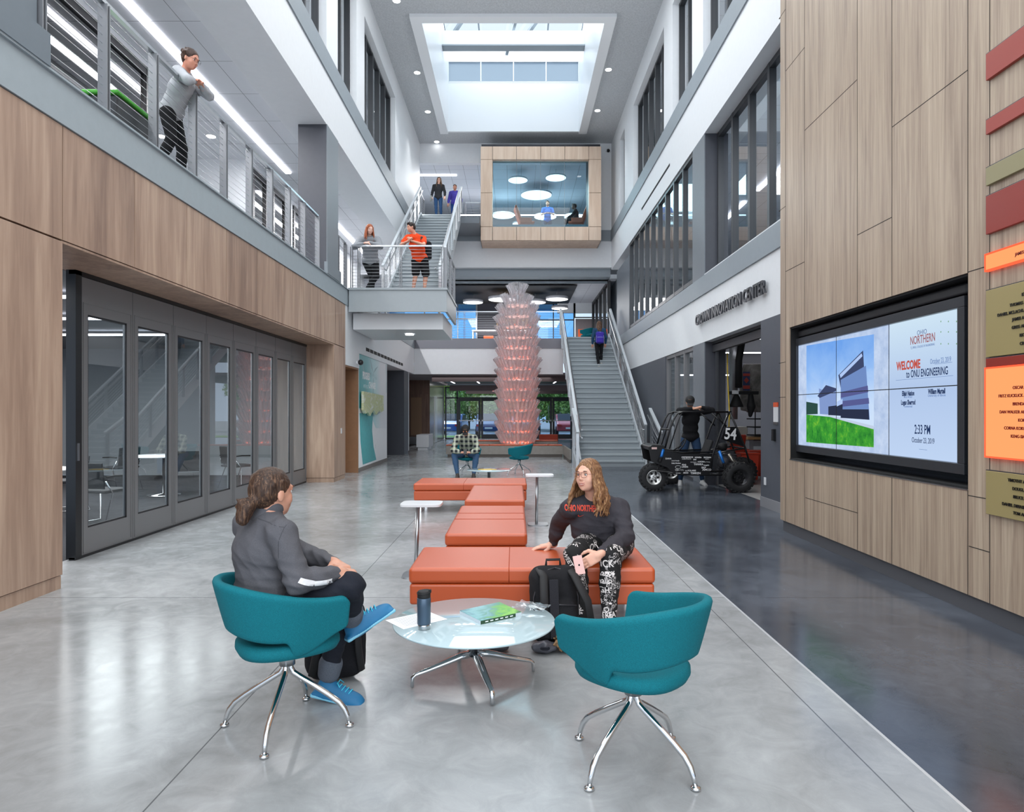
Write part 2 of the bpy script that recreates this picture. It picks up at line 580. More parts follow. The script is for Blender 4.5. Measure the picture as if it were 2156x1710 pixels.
# level 2, left: ceiling, back wall, floor slab
struct('ceiling', MB().box(-10, -4.83, 2, YB, 7.62, 7.8), M_TILE)
struct('floor', MB().box(-10, XL - .1, 1, YE, 4.2, Z2F - .003).box(-10, XR + 6, YE + .2, 37, 4.2, Z2F - .003), mat('second_floor_grey', '#8d8f92', .4))
m = MB()
for a_, b_ in ((1, 12.1), (16.5, 40)): m.box(-6.5, -6.4, a_, b_, Z2F, 5.0); m.box(-6.5, -6.4, a_, b_, 7.5, 7.62)
for y0, y1 in ((1, 5.0), (11.9, 12.1), (16.5, 16.7), (17.6, 18.1), (19.1, 19.8), (20.8, 40)): m.box(-6.5, -6.4, y0, y1, 5.0, 7.5)
m.box(-9.5, -9.4, 12, 16.6, Z2F, 7.62); m.box(-9.4, -6.5, 12.0, 12.1, Z2F, 7.62); m.box(-9.4, -6.5, 16.5, 16.6, Z2F, 7.62)
struct('wall_left', m, M_WHITE)
struct('ceiling', MB().box(-11.5, -4.62, 4, 16.5, Z1 + .05, Z1 + .15).box(-9, -4.6, 16.5, 34, Z1 + .05, Z1 + .15), mat('dim_grey_ceiling', '#74777c', .8))

def window(cells, X, z0, z1, axis='y', sgn=1, glassm=None, framem=None, fw=.05, depth=.12, transoms=(), name=None):
    """cells: positions of the mullions along the wall; one window with frame and pane"""
    glassm = glassm or M_GLASS; framem = framem or M_FRAME
    m = MB()
    def bx(a0, a1, w0, w1, d0, d1):
        if axis == 'y': m.box(X + sgn * d0, X + sgn * d1, a0, a1, w0, w1)
        else: m.box(a0, a1, X + sgn * d0, X + sgn * d1, w0, w1)
    for c in cells:
        bx(c - fw / 2, c + fw / 2, z0, z1, 0, depth)
    for z in (z0 + fw / 2, z1 - fw / 2) + tuple(transoms):
        bx(cells[0], cells[-1], z - fw / 2, z + fw / 2, 0.005, depth - .005)
    w = struct(name or num('window'), m, framem)
    g = MB()
    d = depth / 2
    if axis == 'y': g.box(X + sgn * d, X + sgn * (d + .008), cells[0], cells[-1], z0, z1)
    else: g.box(cells[0], cells[-1], X + sgn * d, X + sgn * (d + .008), z0, z1)
    g.build('pane', glassm, w)
    return w
def lin(a, b, n): return [a + (b - a) * i / n for i in range(n + 1)]
M_BLKFR = mat('black_window_frame', '#1b1b1f', .4)
M_GLASS_B = glass('dark_office_glass', (.25, .27, .29, 1), .18)
window([5.0, 7.2, 9.05, 11.9], -6.48, 5.0, 7.5, sgn=1, glassm=M_GLASS_B, framem=M_BLKFR, fw=.14)
for a_, b_ in ((16.7, 17.6), (18.1, 19.1), (19.8, 20.8)): window([a_, b_], -6.48, 5.0, 7.5, sgn=1, glassm=M_GLASS_B, framem=M_BLKFR, fw=.14)
struct('wall_left', MB().box(-7.6, -7.5, 4.5, 12, Z2F, 7.6).box(-7.6, -7.5, 16.6, 22, Z2F, 7.6), mat('dark_office', '#33353a', .8))
window([13.0, 15.6], -9.4, 5.0, 6.9, sgn=1, glassm=M_GLASS_B, framem=M_BLKFR, fw=.1)

# ---- third level walls with window groups, both sides
def level3(X, sgn, groups, side):
    """white wall above Z3 with openings; groups = [(y0,y1,n)]"""
    m = MB(); T = .35
    ys = [1] + [v for g in groups for v in g[:2]] + [YB]
    for a, b in zip(ys[0::2], ys[1::2]):
        m.box(X, X + sgn * T, a, b, Z3, 11.83)
    m.box(X, X + sgn * T, 1, YB, 11.83, ZC)
    struct('wall_' + side, m, M_WHITE)
    for y0, y1, n in groups:
        window(lin(y0 + .03, y1 - .03, n), X + sgn * .16, Z3, 11.83, sgn=sgn, fw=.075, depth=.14)
level3(XL, -1, [(6.0, 10.4, 4), (10.6, 14.2, 4), (15.1, 16.9, 2), (17.8, 22.4, 5)], 'left')
level3(XR, 1, [(9.0, 14.5, 5), (15.4, 17.3, 2), (18.3, 23.0, 5), (24.8, 25.9, 1)], 'right')
for s_, X in ((-1, -8.5), (1, 8.5)):           # corridors behind the third level windows
    struct('wall_' + ('left' if s_ < 0 else 'right'), MB().box(X, X + s_ * .1, 1, 36, Z3, 12.2), mat('corridor_grey', '#9fa3a8', .7))
    struct('ceiling', MB().box(X, (XL if s_ < 0 else XR) + s_ * .36, 1, 36, 11.95, 12.05), M_TILE2)
    struct('floor', MB().box(X, (XL if s_ < 0 else XR) + s_ * .9, 1, YB, Z3 - .12, Z3 - .01), M_MIDGREY)

# ---- ceiling with the skylight well
SX0, SX1, SY0, SY1 = -2.62, 2.55, 19.3, 27.0
m = MB()
m.box(XL - .4, SX0, 7.5, YB + .1, ZC, ZC + .3); m.box(SX1, XR + .4, 7.5, YB + .1, ZC, ZC + .3)
m.box(SX0, SX1, 7.5, SY0, ZC, ZC + .3); m.box(SX0, SX1, SY1, YB + .1, ZC, ZC + .3)
struct('ceiling', m, M_ACOUSTIC)
m = MB()                                          # rim and walls of the well
TW = .12
for a in ((SX0 - .3, SX0 + .01, SY0 - .3, SY1), (SX1 - .01, SX1 + .3, SY0 - .3, SY1)):
    m.box(*a, ZC - .1, ZC - .002)
m.box(SX0 + .01, SX1 - .01, SY0 - .3, SY0 + .01, ZC - .1, ZC - .002)
SX0 += .01; SX1 -= .01; SY0 += .01; SY1 -= .01
ZT = 15.9
m.box(SX0 - TW, SX0, SY0 - TW, SY1 + TW, ZC - .001, ZT); m.box(SX1, SX1 + TW, SY0 - TW, SY1 + TW, ZC - .001, ZT)
m.box(SX0, SX1, SY0 - TW, SY0, ZC - .001, ZT)
m.box(SX0, SX1, SY1, SY1 + TW, ZC - .001, 14.55); m.box(SX0, SX1, SY1, SY1 + TW, 15.35, ZT)
for y in (24.6, 22.7, 20.9):                        # cross beams
    m.box(SX0, SX1, y, y + .35, 14.75, 15.25)
struct('ceiling_skylight_well', m, M_WHITE2)
m = MB()
for y in (24.6, 22.7, 20.9): m.box(SX0, SX1, y - .02, y + .37, 14.70, 14.748)
struct('trim_5', m, M_GREYBAND)
m = MB()
for x in lin(SX0, SX1, 4): m.box(x - .03, x + .03, SY0, SY1, ZT - .06, ZT + .02)
for a, b in ((SX0, .2), (.2, SX1)):
    m.bar((a, 26.2, ZT - .3), (b, 20.0, ZT - .3), .12, .12)
m.bar((-.3, 26.5, ZT - .5), (.7, 20.0, ZT - .5), .1, .1)
struct('window_skylight', m, M_GREYBAND)
gl = MB().box(SX0, SX1, SY0, SY1, ZT - .02, ZT - .01)
struct('window_skylight_pane', gl, glass('skylight_glass', (.9, .93, .95, 1), .02))
# frosted clerestory in the far side of the well
k = NT('frosted_clerestory')
tr = k.n('ShaderNodeBsdfTranslucent'); tr.inputs[0].default_value = (.55, .62, .68, 1)
k.l(tr.outputs[0], k.o.inputs[0])
g = MB().box(SX0, SX1, SY1 + .04, SY1 + .06, 14.55, 15.35)
c = struct('window_clerestory', g, k.m)
m = MB()
for x in lin(SX0, SX1, 4): m.box(x - .02, x + .02, SY1 - .01, SY1 + .03, 14.55, 15.35)
m.box(SX0, SX1, SY1 - .01, SY1 + .03, 14.53, 14.57)
struct('trim_6', m, M_WHITE2)

# ================================================================ right side
XW = 3.43
m = MB()
m.box(XW, XW + .5, 5.17, 8.53, 2.575, ZC); m.box(XW, XW + .5, 5.17, 8.53, .14, .931)
m.box(XW, XW + .5, 8.53, 8.82, .14, ZC); m.box(XW, XW + .5, .5, 5.17, .14, ZC)
struct('wall_right', m, M_WALNUT)
# dark joints between the laminate boards: thin grooves set on the wall face
m = MB()
def ycol(px_): return XW * 1440 / (px_ - 1083)
def zrow(px_, y_): return EYE - (y_ - 868) * XW / (px_ - 1083)
cols_ = [1654, 1694, 1805, 1878, 2038, 2084]
for cx_ in cols_:
    y = ycol(cx_)
    for z0, z1 in (((.14, ZC),) if cx_ in (1654, 2084) else ((2.575, ZC), (.14, .931))):
        if cx_ == 2084: z0, z1 = .14, ZC
        m.box(XW - .0015, XW + .01, y - .003, y + .003, z0, z1)
for a, b, ya in ((1640, 1654, 40), (1654, 1694, 150), (1694, 1805, 275), (1878, 2038, 268), (1640, 1654, 445),
                 (1805, 1878, 495), (1654, 1694, 572), (2038, 2084, 573), (1640, 1654, 765), (2038, 2084, 1043),
                 (1696, 1806, 1048), (1640, 1654, 837), (2040, 2084, 1150)):
    z = zrow(a, ya)
    m.box(XW - .0015, XW + .01, ycol(b), ycol(a), z - .003, z + .003)
struct('wall_right_joints', m, mat('joint_shadow_gap', '#2b2724', .9))
struct('baseboard_right', MB().box(XW + .03, XW + .5, .5, 8.80, 0, .14), mat('dark_taupe_baseboard', '#55565a', .4))
# niche of the video wall
m = MB().box(XW + .42, XW + .45, 5.1, 8.6, .9, 2.6)
m.box(XW + .012, XW + .43, 5.172, 5.19, .931, 2.575); m.box(XW + .012, XW + .43, 8.51, 8.528, .931, 2.575)
m.box(XW + .012, XW + .43, 5.17, 8.53, 2.555, 2.574); m.box(XW + .012, XW + .43, 5.17, 8.53, .932, .95)
struct('wall_niche', m, M_BLACK)
struct('trim_7', MB().box(XW - .004, XW + .02, 5.17, 8.53, .926, .934), M_ALU)

m = MB()
m.box(XR, XR + .3, 8.9, 11.1, .16, Z1)
m.box(XR, XR + .3, 18.1, 26.0, .16, Z1)
struct('wall_right', m, M_DKGREY)
struct('baseboard_right', MB().box(XR - .012, XR + .3, 8.9, 11.1, 0, .16).box(XR - .012, XR + .3, 18.1, 27, 0, .12), mat('grey_baseboard', '#7e7f84', .5))
struct('column_4', MB().box(XR, XR + .02, 14.4, 15.3, 0, Z1), M_MIDGREY)
struct('column_5', MB().box(XR + .02, XR + .45, 14.4, 15.3, 0, Z1), M_CHAR)
struct('wall_right', MB().box(XR, XR + .9, 1, YE, Z1, Z2), M_WHITE)
struct('trim_8', MB().box(XR - .03, XR + .9, 1, YE, Z2, Z2F), M_GREYBAND)
window([15.32, 16.2, 17.1, 18.08], XR + .02, .05, Z1, sgn=1, fw=.09, framem=M_DOORFR)
# level 2, right
m = MB().box(XR, XR + .9, 1, YB, 7.39, Z3B)
struct('wall_right', m, M_WHITE)
m = MB().box(XR, XR + .3, 23.8, YE + .1, Z2F, 7.0)
struct('wall_right', m, M_MIDGREY)
struct('wall_right', MB().box(XR + .28, XR + .35, YE - .2, YB, Z2F, 7.4), M_WHITE)
struct('column_6', MB().box(XR, XR + .02, 14.4, 15.35, Z2F, 7.39), M_MIDGREY)
struct('column_7', MB().box(XR + .02, XR + .5, 14.4, 15.35, Z2F, 7.39), M_CHAR)
window(lin(15.4, 23.8, 9), XR + .02, Z2F + .05, 7.39, sgn=1, fw=.09)
window(lin(5.75, 14.38, 9), XR + .27, Z2F, 7.39, sgn=1, fw=.1)
struct('trim_9', MB().box(XR + .0, XR + .02, 3, 14.4, Z2F, Z2F + .04), M_WHITE2)
struct('ceiling', MB().box(XR + .36, 9.5, 1, YB, 7.4, 7.5), M_TILE2)
struct('floor', MB().box(XR + .3, 9.5, 1, YE, 4.2, Z2F - .001), M_MIDGREY)
struct('wall_right', MB().box(9.5, 9.6, 1, YB, Z2F, 7.5), mat('office_grey', '#8e9299', .7))
struct('ceiling_vent_slot', MB().box(XR - .004, XR + .01, 17.6, 21.5, 7.86, 7.93), M_BLACK)

# ================================================================ rear
m = MB()
m.box(XL - .5, XR + .5, YB, YB + .25, 11.8, ZC)
m.box(-1.30, XR + .4, YB, YB + .25, 7.49, 8.9)     # behind and right of the pod
m.box(XL, -1.30, YB, YB + .25, 7.49, Z3 - .05)
m.box(3.35, XR + .4, YB, YB + .25, 8.9, 11.8)
struct('wall_back', m, M_WHITE)
struct('trim_10', MB().box(XL, -1.3, YB - .03, YB, Z3B, Z3).box(3.42, XR, YB - .03, YB, Z3B, Z3), M_GREYBAND)
struct('trim_11', MB().box(XL, XR, YB + .25, YB + .9, 7.15, 7.49).box(XL, XR, YB + .9, YB + .95, 7.0, 7.49), M_GREYBAND)
# second floor edge at the rear
struct('trim_12', MB().box(XL, 1.9, YE, YE + .3, Z2, Z2F), mat('warm_grey_band', '#82838b', .5))
struct('wall_back', MB().box(XL, 1.9, YE + .02, YE + .3, Z1, Z2).box(2.9, XR + .3, 27.0, 27.3, 0, Z2F - .02), M_WHITE)
# third floor passage behind the stair head
m = MB().box(-9, -2.95, 33, 33.1, Z3, 10.6)
m.box(-9, XR + 5, 36, 36.1, Z3, 12)
struct('wall_back', m, mat('passage_grey', '#a9adb3', .7))
struct('floor', MB().box(-9, 9, YB - 2.0, 36, Z3 - .25, Z3 - .02).box(-3.9, XR, YB + .1, 36, Z3 - .25, Z3 - .02) if False else MB().box(-9, 9, YB + .26, 36, Z3 - .25, Z3 - .02).box(XL, -1.35, 26.2, YB + .26, Z3 - .25, Z3 - .02), M_MIDGREY)
struct('ceiling', MB().box(-9, 9, YB + .26, 36, 11.8, 11.9), M_TILE)
# second floor rear room
struct('ceiling', MB().box(-9, 9, YB + .9, 37, 7.1, 7.2), M_TILE2)
struct('ceiling_cloud', MB().box(-3.6, 2.7, 29.4, 34.2, 6.95, 7.0), mat('black_ceiling_cloud', '#1e1e22', .6))
YR = 35.0
m = MB().box(-1.9, .75, YR, YR + .2, Z2F, 7.1)
struct('wall_back', m, mat('charcoal_rear_panel', '#3c3b44', .5))
struct('wall_back', MB().box(2.2, 4.4, YR, YR + .2, 6.6, 7.1).box(4.05, 6, YR - .1, YR, Z2F, 7.1), M_WHITE)
window([-6.5, -4.6, -2.9, -1.95], YR, Z2F, 7.1, axis='x', sgn=1, glassm=M_GLASS_BL2, framem=M_ALU, transoms=(6.3,))
window([.8, 2.0, 3.05], YR, Z2F, 7.1, axis='x', sgn=1, glassm=M_GLASS_BL2, framem=M_BLKFR, transoms=(6.25,))
window([3.1, 4.0], YR, 6.35, 7.1, axis='x', sgn=1, framem=M_BLKFR)
d = struct('door_2', MB().box(3.13, 3.99, YR, YR + .06, Z2F, 6.3), mat('grey_brown_door', '#6f6769', .5, var=.05))
MB().tube([(3.2, YR - .06, 5.3), (3.34, YR - .06, 5.3)], .015).tube([(3.22, YR, 5.3), (3.22, YR - .06, 5.3)], .02).build('door_handle', M_STEEL, d)
window(lin(29.0, 34.8, 4), 3.95, Z2F, 7.1, sgn=1, framem=M_BLKFR, fw=.12, glassm=M_GLASS_B)
struct('wall_right', MB().box(4.3, 4.4, YB + .2, YR, Z2F, 7.1), M_MIDGREY)

# ---- ground floor rear hall
struct('ceiling', MB().box(-9, 1.9, YE + .3, 38.4, Z1, Z1 + .1).box(1.9, 6, 27.3, 38.4, Z1, Z1 + .1), mat('soft_grey_ceiling', '#a39fa3', .8))
m = MB().box(-9, XL - .03, 31.7, 31.8, 0, Z1)
struct('wall_left', m, M_OAK)
# service door in the oak wall
d = struct('door_3', MB().box(-4.9, -4.0, 31.62, 31.70, 0.02, 2.35), M_OAK)
MB().box(-4.78, -4.28, 31.60, 31.62, .45, 2.2).build('door_panel', mat('frosted_bronze_panel', '#9a8069', .2), d)
MB().box(-4.86, -4.02, 31.60, 31.62, .03, .38).build('kick_plate', M_STEEL, d)
# polished panel wall running on to the vestibule
m = MB()
for y in lin(31.7, 38.2, 5)[:-1]:
    m.box(XL - .2, XL - .02, y + .005, y + 1.295, .02, Z1)
struct('wall_left', m, mat('satin_grey_panels', '#a09c96', .18, metal=.25, var=.05))
struct('door_4', MB().box(XL - .02, XL, 33.6, 34.6, .02, 2.3), mat('satin_white_door', '#c9ccce', .2, metal=.2))
# pale block beside the black column
# ================================================================ closing walls so no sky leaks in sideways
struct('wall_left', MB().box(-11.6, -11.5, 4, 16.6, -.1, 3.2).box(-11.5, -4.6, 16.5, 16.6, 0, 3.1), mat('meeting_room_wall', '#8f9499', .6))
struct('wall_back', MB().box(-9.1, -9, 1, 37, 3.9, 12.5).box(9.5, 9.6, YB, 37, 0, 12.5).box(-9, 9, 36.9, 37, 7.0, 9.2).box(-9, XL, YB, YB + .1, 7.2, 9.1), M_WHITE)
struct('wall_right', MB().box(9.6, 9.7, 1, 30, 7.0, 12.5), M_WHITE)

struct('wall_back', MB().box(XR + .35, 9.6, YB + .3, YB + .4, 4.0, 12.0), M_WHITE)
# ---------------------------------------------------------------- light fittings
def strip(name, a, b, w, label, group=None, mt=None):
    o = MB().bar(a, b, w, .03).build(name, mt or M_LAMP)
    return tag(o, label, 'light', group)
strip('light_strip', (-5.75, 3, 7.60), (-5.75, 17.4, 7.60), .14, 'long continuous white light strip in the ceiling over the left balcony')
strip('light_strip', (-5.75, 18.8, 7.60), (-5.75, 27.8, 7.60), .14, 'white ceiling light strip past the dark column, above the red-haired woman')
strip('light_strip', (-7.2, 29.6, 11.78), (-2.5, 29.6, 11.78), .16, 'white light strip in the ceiling above the two women at the stair head')
strip('light_strip', (-3.6, 32.2, 10.8), (3.4, 32.2, 10.8), .12, 'thin pendant light line running behind the top of the glazed pod')
for i, (y, x0, x1) in enumerate(((6.6, -9.6, -5.4), (8.6, -9.6, -5.4), (10.6, -9.6, -5.4), (12.8, -9.6, -5.4))):
    strip('meeting_room_light', (x0, y, 2.97), (x1, y, 2.97), .09,
          ('first', 'second', 'third', 'fourth')[i] + ' linear light from the near end of the meeting room behind the folding doors', 'meeting room lights')
lab_y = 'linear lamp over the corridor behind the right-hand upper windows'
for i, (y0, y1, x, z) in enumerate(((6, 9, 6.2, 7.35), (10, 13, 6.2, 7.35), (15, 18, 6.4, 7.35), (19, 23, 6.4, 7.35))):
    strip('office_light', (x, y0, z), (x, y1, z), .1, lab_y, 'corridor lamps behind the right windows')
for i, (y0, y1, x, z) in enumerate(((9, 14, 6.2, 11.9), (16, 22, 6.2, 11.9), (7, 14, -6.2, 11.9), (16, 22, -6.2, 11.9))):
    strip('corridor_light', (x, y0, z), (x, y1, z), .12, 'ceiling lamp glimpsed through the top floor windows', 'top floor corridor lamps')
def downlight(x, y, z, label, r=.1, power=2.5, group='round downlights in the hall ceiling'):
    t = thing('downlight', label, 'light', (x, y, z), 0, group)
    MB().lathe([(r * 1.25, -.012), (r * 1.25, 0.0), (r, 0.0), (r, -.012)], 20).build('trim_ring', M_WHITE2, t)
    MB().lathe([(.001, -.016), (r, -.016), (r, -.006), (.001, -.006)], 20).build('lamp_lens', emis('downlight_lens', '#ffffff', 9), t)
    if power:
        l = bpy.data.lights.new('downlight_beam', 'SPOT'); l.energy = power * 40; l.spot_size = R(75); l.spot_blend = .6; l.shadow_soft_size = .1
        o = bpy.data.objects.new('downlight_beam', l); link(o, t); o.location = (0, 0, -.05)
    return t
for i, (x, y) in enumerate(((-3.17, 18.4), (-3.17, 22.3), (-3.19, 25.2), (-3.18, 28.0))):
    downlight(x, y, ZC, power=2.5 if y < 27 else 0, label='recessed ceiling downlight left of the skylight, %s from the rear wall' % ('fourth', 'third', 'second', 'first')[i])
for i, (x, y) in enumerate(((3.04, 22.1), (3.05, 25.1))):
    downlight(x, y, ZC, 'recessed ceiling downlight right of the skylight, %s one' % ('nearer', 'farther')[i])
downlight(-2.65, 17.3, 3.49, 'downlight in the white soffit under the stair landing', .11, 3, None)
for i, (x, y) in enumerate(((-3.2, 29.8), (-3.1, 31.0), (-2.9, 33.5))):
    downlight(x, y, Z1, 'small downlight in the low entrance ceiling', .08, 3, 'low entrance ceiling downlights')
for i, (x, y) in enumerate(((-7.8, 15.1), (-6.7, 15.1))):
    downlight(x, y, 7.62, 'small round lamp in the balcony ceiling behind the leaning woman', .1, 0, 'balcony ceiling round lamps')

def disc_light(x, y, z, r, label, group, h=.12):
    t = thing('disc_pendant', label, 'light', (x, y, z), 0, group)
    MB().lathe([(.001, 0), (r, 0), (r, h), (.001, h)], 40).build('drum', mat('disc_drum', '#c9c9cf', .5), t)
    MB().lathe([(.001, -.008), (r * .97, -.008), (r * .97, -.001), (.001, -.001)], 40).build('diffuser', M_LAMP2, t)
    MB().tube([(0, 0, h), (0, 0, h + .45)], .006, 6).build('stem', M_ALU, t)
for i, (x, y, r) in enumerate(((-1.9, 31.4, .46), (-.55, 30.6, .62), (.95, 31.4, .5), (1.9, 30.5, .5), (2.2, 33.2, .4))):
    disc_light(x, y, 6.55, r, 'round white drum light under the black ceiling cloud, ' + ('leftmost one', 'second from the left', 'half hidden by the sculpture top', 'rightmost of the near ones', 'small far one by the office door')[i], 'drum lights over the rear lounge')

# real light of those lamps, as areas just below the lit ceilings
area_light('balcony_lamp_glow', (-5.3, 10.4, 7.57), .16, 400, size_y=14, color=(1, .99, 1))
area_light('balcony_lamp_glow', (-5.3, 23.2, 7.57), .16, 260, size_y=8, color=(1, .99, 1))
area_light('rear_lounge_lamp_glow', (0, 31.6, 6.5), 5, 480, size_y=3.6)
area_light('stairhead_lamp_glow', (-3.5, 30.5, 11.7), 4.5, 420, size_y=3)
area_light('entrance_lamp_glow', (-1, 32, 2.95), 5, 170, size_y=8)
area_light('meeting_room_lamp_glow', (-7.6, 9.6, 2.9), 5, 620, size_y=7)
area_light('right_corridor_glow', (6.4, 14, 7.3), 2, 420, size_y=14)
area_light('right_corridor_glow', (6.4, 15, 11.8), 2, 200, size_y=12)
area_light('left_corridor_glow', (-6.4, 15, 11.8), 2, 200, size_y=12)
area_light('lab_lamp_glow', (7, 15, 4.3), 5, 330, size_y=9)
# added soft fill from behind the camera, standing in for unseen daylight
area_light('front_fill_light', (0, -2.5, 6.0), 8, 550, (R(90), 0, 0), (.95, .98, 1), 11)
for x_, r_ in ((-3.55, R(-112)), (3.65, R(112))):       # added fill over the ledges to lift the ceiling, no cove lamps there
    area_light('ledge_fill_light', (x_, 16, Z3 + .12), .4, 130, (0, r_, 0), size_y=20)
area_light('hall_fill_light', (0, 13.0, 12.5), 6.0, 520, (0, 0, 0), (0.95, 0.98, 1.0), 9.0)  # added overhead fill for the middle of the hall, not a lamp

# ---------------------------------------------------------------- railings
def cable_rail(name, label, posts, base, top=1.07, ncab=11, cat='railing', postm=None, dirw=None, twin=True, pw=.075, cabr=.004, post_bottom=0.0, group=None, rail_w=.05, parent=None):
    """posts: list of (x,y) ; base: z of floor (or list)"""
    bz = base if isinstance(base, (list, tuple)) else [base] * len(posts)
    o = Vector((posts[0][0], posts[0][1], bz[0]))
    P = [Vector((p[0], p[1], z)) - o for p, z in zip(posts, bz)]
    m = MB()
    for a, b in zip(P[:-1], P[1:]):
        m.bar(a + Vector((0, 0, top)), b + Vector((0, 0, top)), rail_w, .035)
    if parent is None:
        t = thing(name, label, cat, (posts[0][0], posts[0][1], bz[0]), 0, group)
        m.build('top_rail', M_STEEL, t)
    else:
        t = m.build('railing', M_STEEL, parent); t.location = o - parent.location
    d = (P[-1] - P[0]); d.z = 0; d.normalize()
    s = Vector((-d.y, d.x, 0))
    for p in P:
        m = MB()
        offs = (-.022, .022) if twin else (0,)
        for q in offs:
            c = p + d * q
            m.bar(c + Vector((0, 0, post_bottom)), c + Vector((0, 0, top - .02)), pw, .012, up=d)
        m.build('post', postm or M_POST, t)
    for i in range(ncab):
        z = .09 + i * (top - .17) / (ncab - 1)
        m = MB()
        m.tube([a + Vector((0, 0, z)) for a in P], cabr, 5)
        m.build('cable', M_CABLE, t)
    return t
ly = [5.66, 6.55, 7.45, 8.36, 9.25, 10.14, 11.0, 11.87, 12.73, 13.66, 14.15]
cable_rail('balcony_railing', 'steel cable railing of the left balcony in front of the leaning woman', [(XL - .03, y) for y in ly[:-1]], Z2F, 1.05, 12, pw=.09, cabr=.003)
cable_rail('balcony_railing', 'short cable railing between the dark column and the landing', [(XL - .03, y) for y in (15.2, 15.9)], Z2F, 1.05, 12)
cable_rail('balcony_railing', 'cable railing of the rear second floor lounge behind the glass sculpture', [(x, YE + .1) for x in (-2.9, -1.95, -.5, .9, 1.85)], Z2F, 1.05, 11, cabr=.005)
cable_rail('balcony_railing', 'cable railing beside the glazed pod on the top floor', [(x, YB - .3) for x in (-2.0, -1.4)], Z3, 1.05, 9)

# ---------------------------------------------------------------- stairs
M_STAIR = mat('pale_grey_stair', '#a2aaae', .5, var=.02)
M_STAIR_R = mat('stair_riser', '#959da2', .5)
M_STRING = mat('silver_stringer_paint', '#c3c9cd', .35, metal=.1)
def stair(name, label, x0, x1, ya, za, n, rise, run, under=.25):
    t = thing(name, label, 'stairs', (x0, ya, za))
    for i in range(n):
        y = i * run; z = (i + 1) * rise
        m = MB(); m.cur = 0
        m.box(0, x1 - x0, y - .02, y + run, z - .045, z)
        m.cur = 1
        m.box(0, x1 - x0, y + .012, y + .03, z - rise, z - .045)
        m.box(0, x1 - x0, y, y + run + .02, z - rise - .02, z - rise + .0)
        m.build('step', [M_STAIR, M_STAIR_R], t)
    L = n * run; Hh = n * rise
    for x in (-.055, x1 - x0 + .005):
        m = MB()
        m.prism([(-.12, -.02 if za < 1 else -.05), (-.12, .22), (L, Hh + .16), (L + .1, Hh + .16), (L + .1, Hh - .22), (.28, -.02 if za < 1 else -.12)], 'x', x, x + .05)
        m.build('stringer', M_STRING, t)
    m = MB().prism([(.3, -.02), (L, Hh - .2), (L, Hh - .23), (.3, -.05)], 'x', 0, x1 - x0)
    m.build('underside', M_WHITE2, t)
    return t
def stair_rail(parent, label, x, ya, za, n, rise, run, flat_a=0.0, ncab=9, grab=0.06):
    """inclined railing with mesh-like cables, wide top rail and grab rail"""
    L = n * run; Hh = n * rise
    t = MB().bar((0, -.05, 1.05), (0, L, Hh + 1.05), .075, .05).build('railing', M_STRING, parent)
    t.location = Vector((x, ya, za)) - parent.location
    def on(y): return max(0, y / L * Hh)
    npst = max(3, int(round(L / .95)))
    for i in range(npst + 1):
        y = L * i / npst
        m = MB()
        for q in (-.03, .03):
            m.box(-.035, .035, y + q - .006, y + q + .006, on(y) + .05, on(y) + 1.05)
        m.build('post', M_STEEL, t)
    for j in range(ncab):
        z = .2 + j * .8 / (ncab - 1)
        MB().tube([(0, 0, z), (0, L, z + Hh)], .006, 5).build('cable', M_CABLE, t)
    if grab:
        g = MB().tube([(grab, -.38, .93), (grab, -.02, .93), (grab, L, Hh + .93)], .019, 8)
        for i in range(npst):
            y = L * (i + .5) / npst
            g.tube([(0, y, on(y) + .98), (grab, y, on(y) + .92)], .008, 6)
        g.build('grab_rail', M_STEEL, t)
    return t
# lower flight: floor to second floor, with a short kink at the foot
n1 = 26
st1 = stair('staircase', 'broad pale grey staircase rising from the dark floor to the second floor', 1.86, 3.62, 19.05, 0, n1, 4.39 / n1, 7.3 / n1)
stair_rail(st1, 'left railing of the lower staircase beside the glass sculpture', 1.78, 19.3, .1, n1, 4.35 / n1, 7.1 / n1, grab=.09)
stair_rail(st1, 'right railing of the lower staircase next to the grey wall', 3.70, 19.3, .1, n1, 4.35 / n1, 7.1 / n1, grab=-.09)
# newel sections at the foot of the lower flight
for x, lab in ((1.66, 'left'), (3.84, 'right')):
    t = thing('stair_end_railing', 'short steel railing section at the %s foot of the lower staircase' % lab, 'railing', (x, 17.9, 0))
    for y in (0.05, 1.2):
        MB().box(-.04, .04, y, y + .012, 0.02, .95 + y * .42).box(-.04, .04, y + .05, y + .062, 0.02, .95 + y * .42).build('post', M_STEEL, t)
    MB().bar((0, -.02, .98), (0, 1.45, 1.62), .08, .05).build('top_rail', M_STRING, t)
    for j in range(8):
        MB().tube([(0, .05, .2 + j * .095), (0, 1.3, .45 + j * .14)], .004, 5).build('cable', M_CABLE, t)
    MB().tube([(.08 if x < 3 else -.08, -.3, .86), (.08 if x < 3 else -.08, .05, .86), (.08 if x < 3 else -.08, 1.4, 1.44)], .018, 8).build('grab_rail', M_STEEL, t)
    MB().prism([(0.0, 0.0), (1.5, 0), (1.5, .52), (0, .12)], 'x', -.025, .025).build('stringer', M_STRING, t)

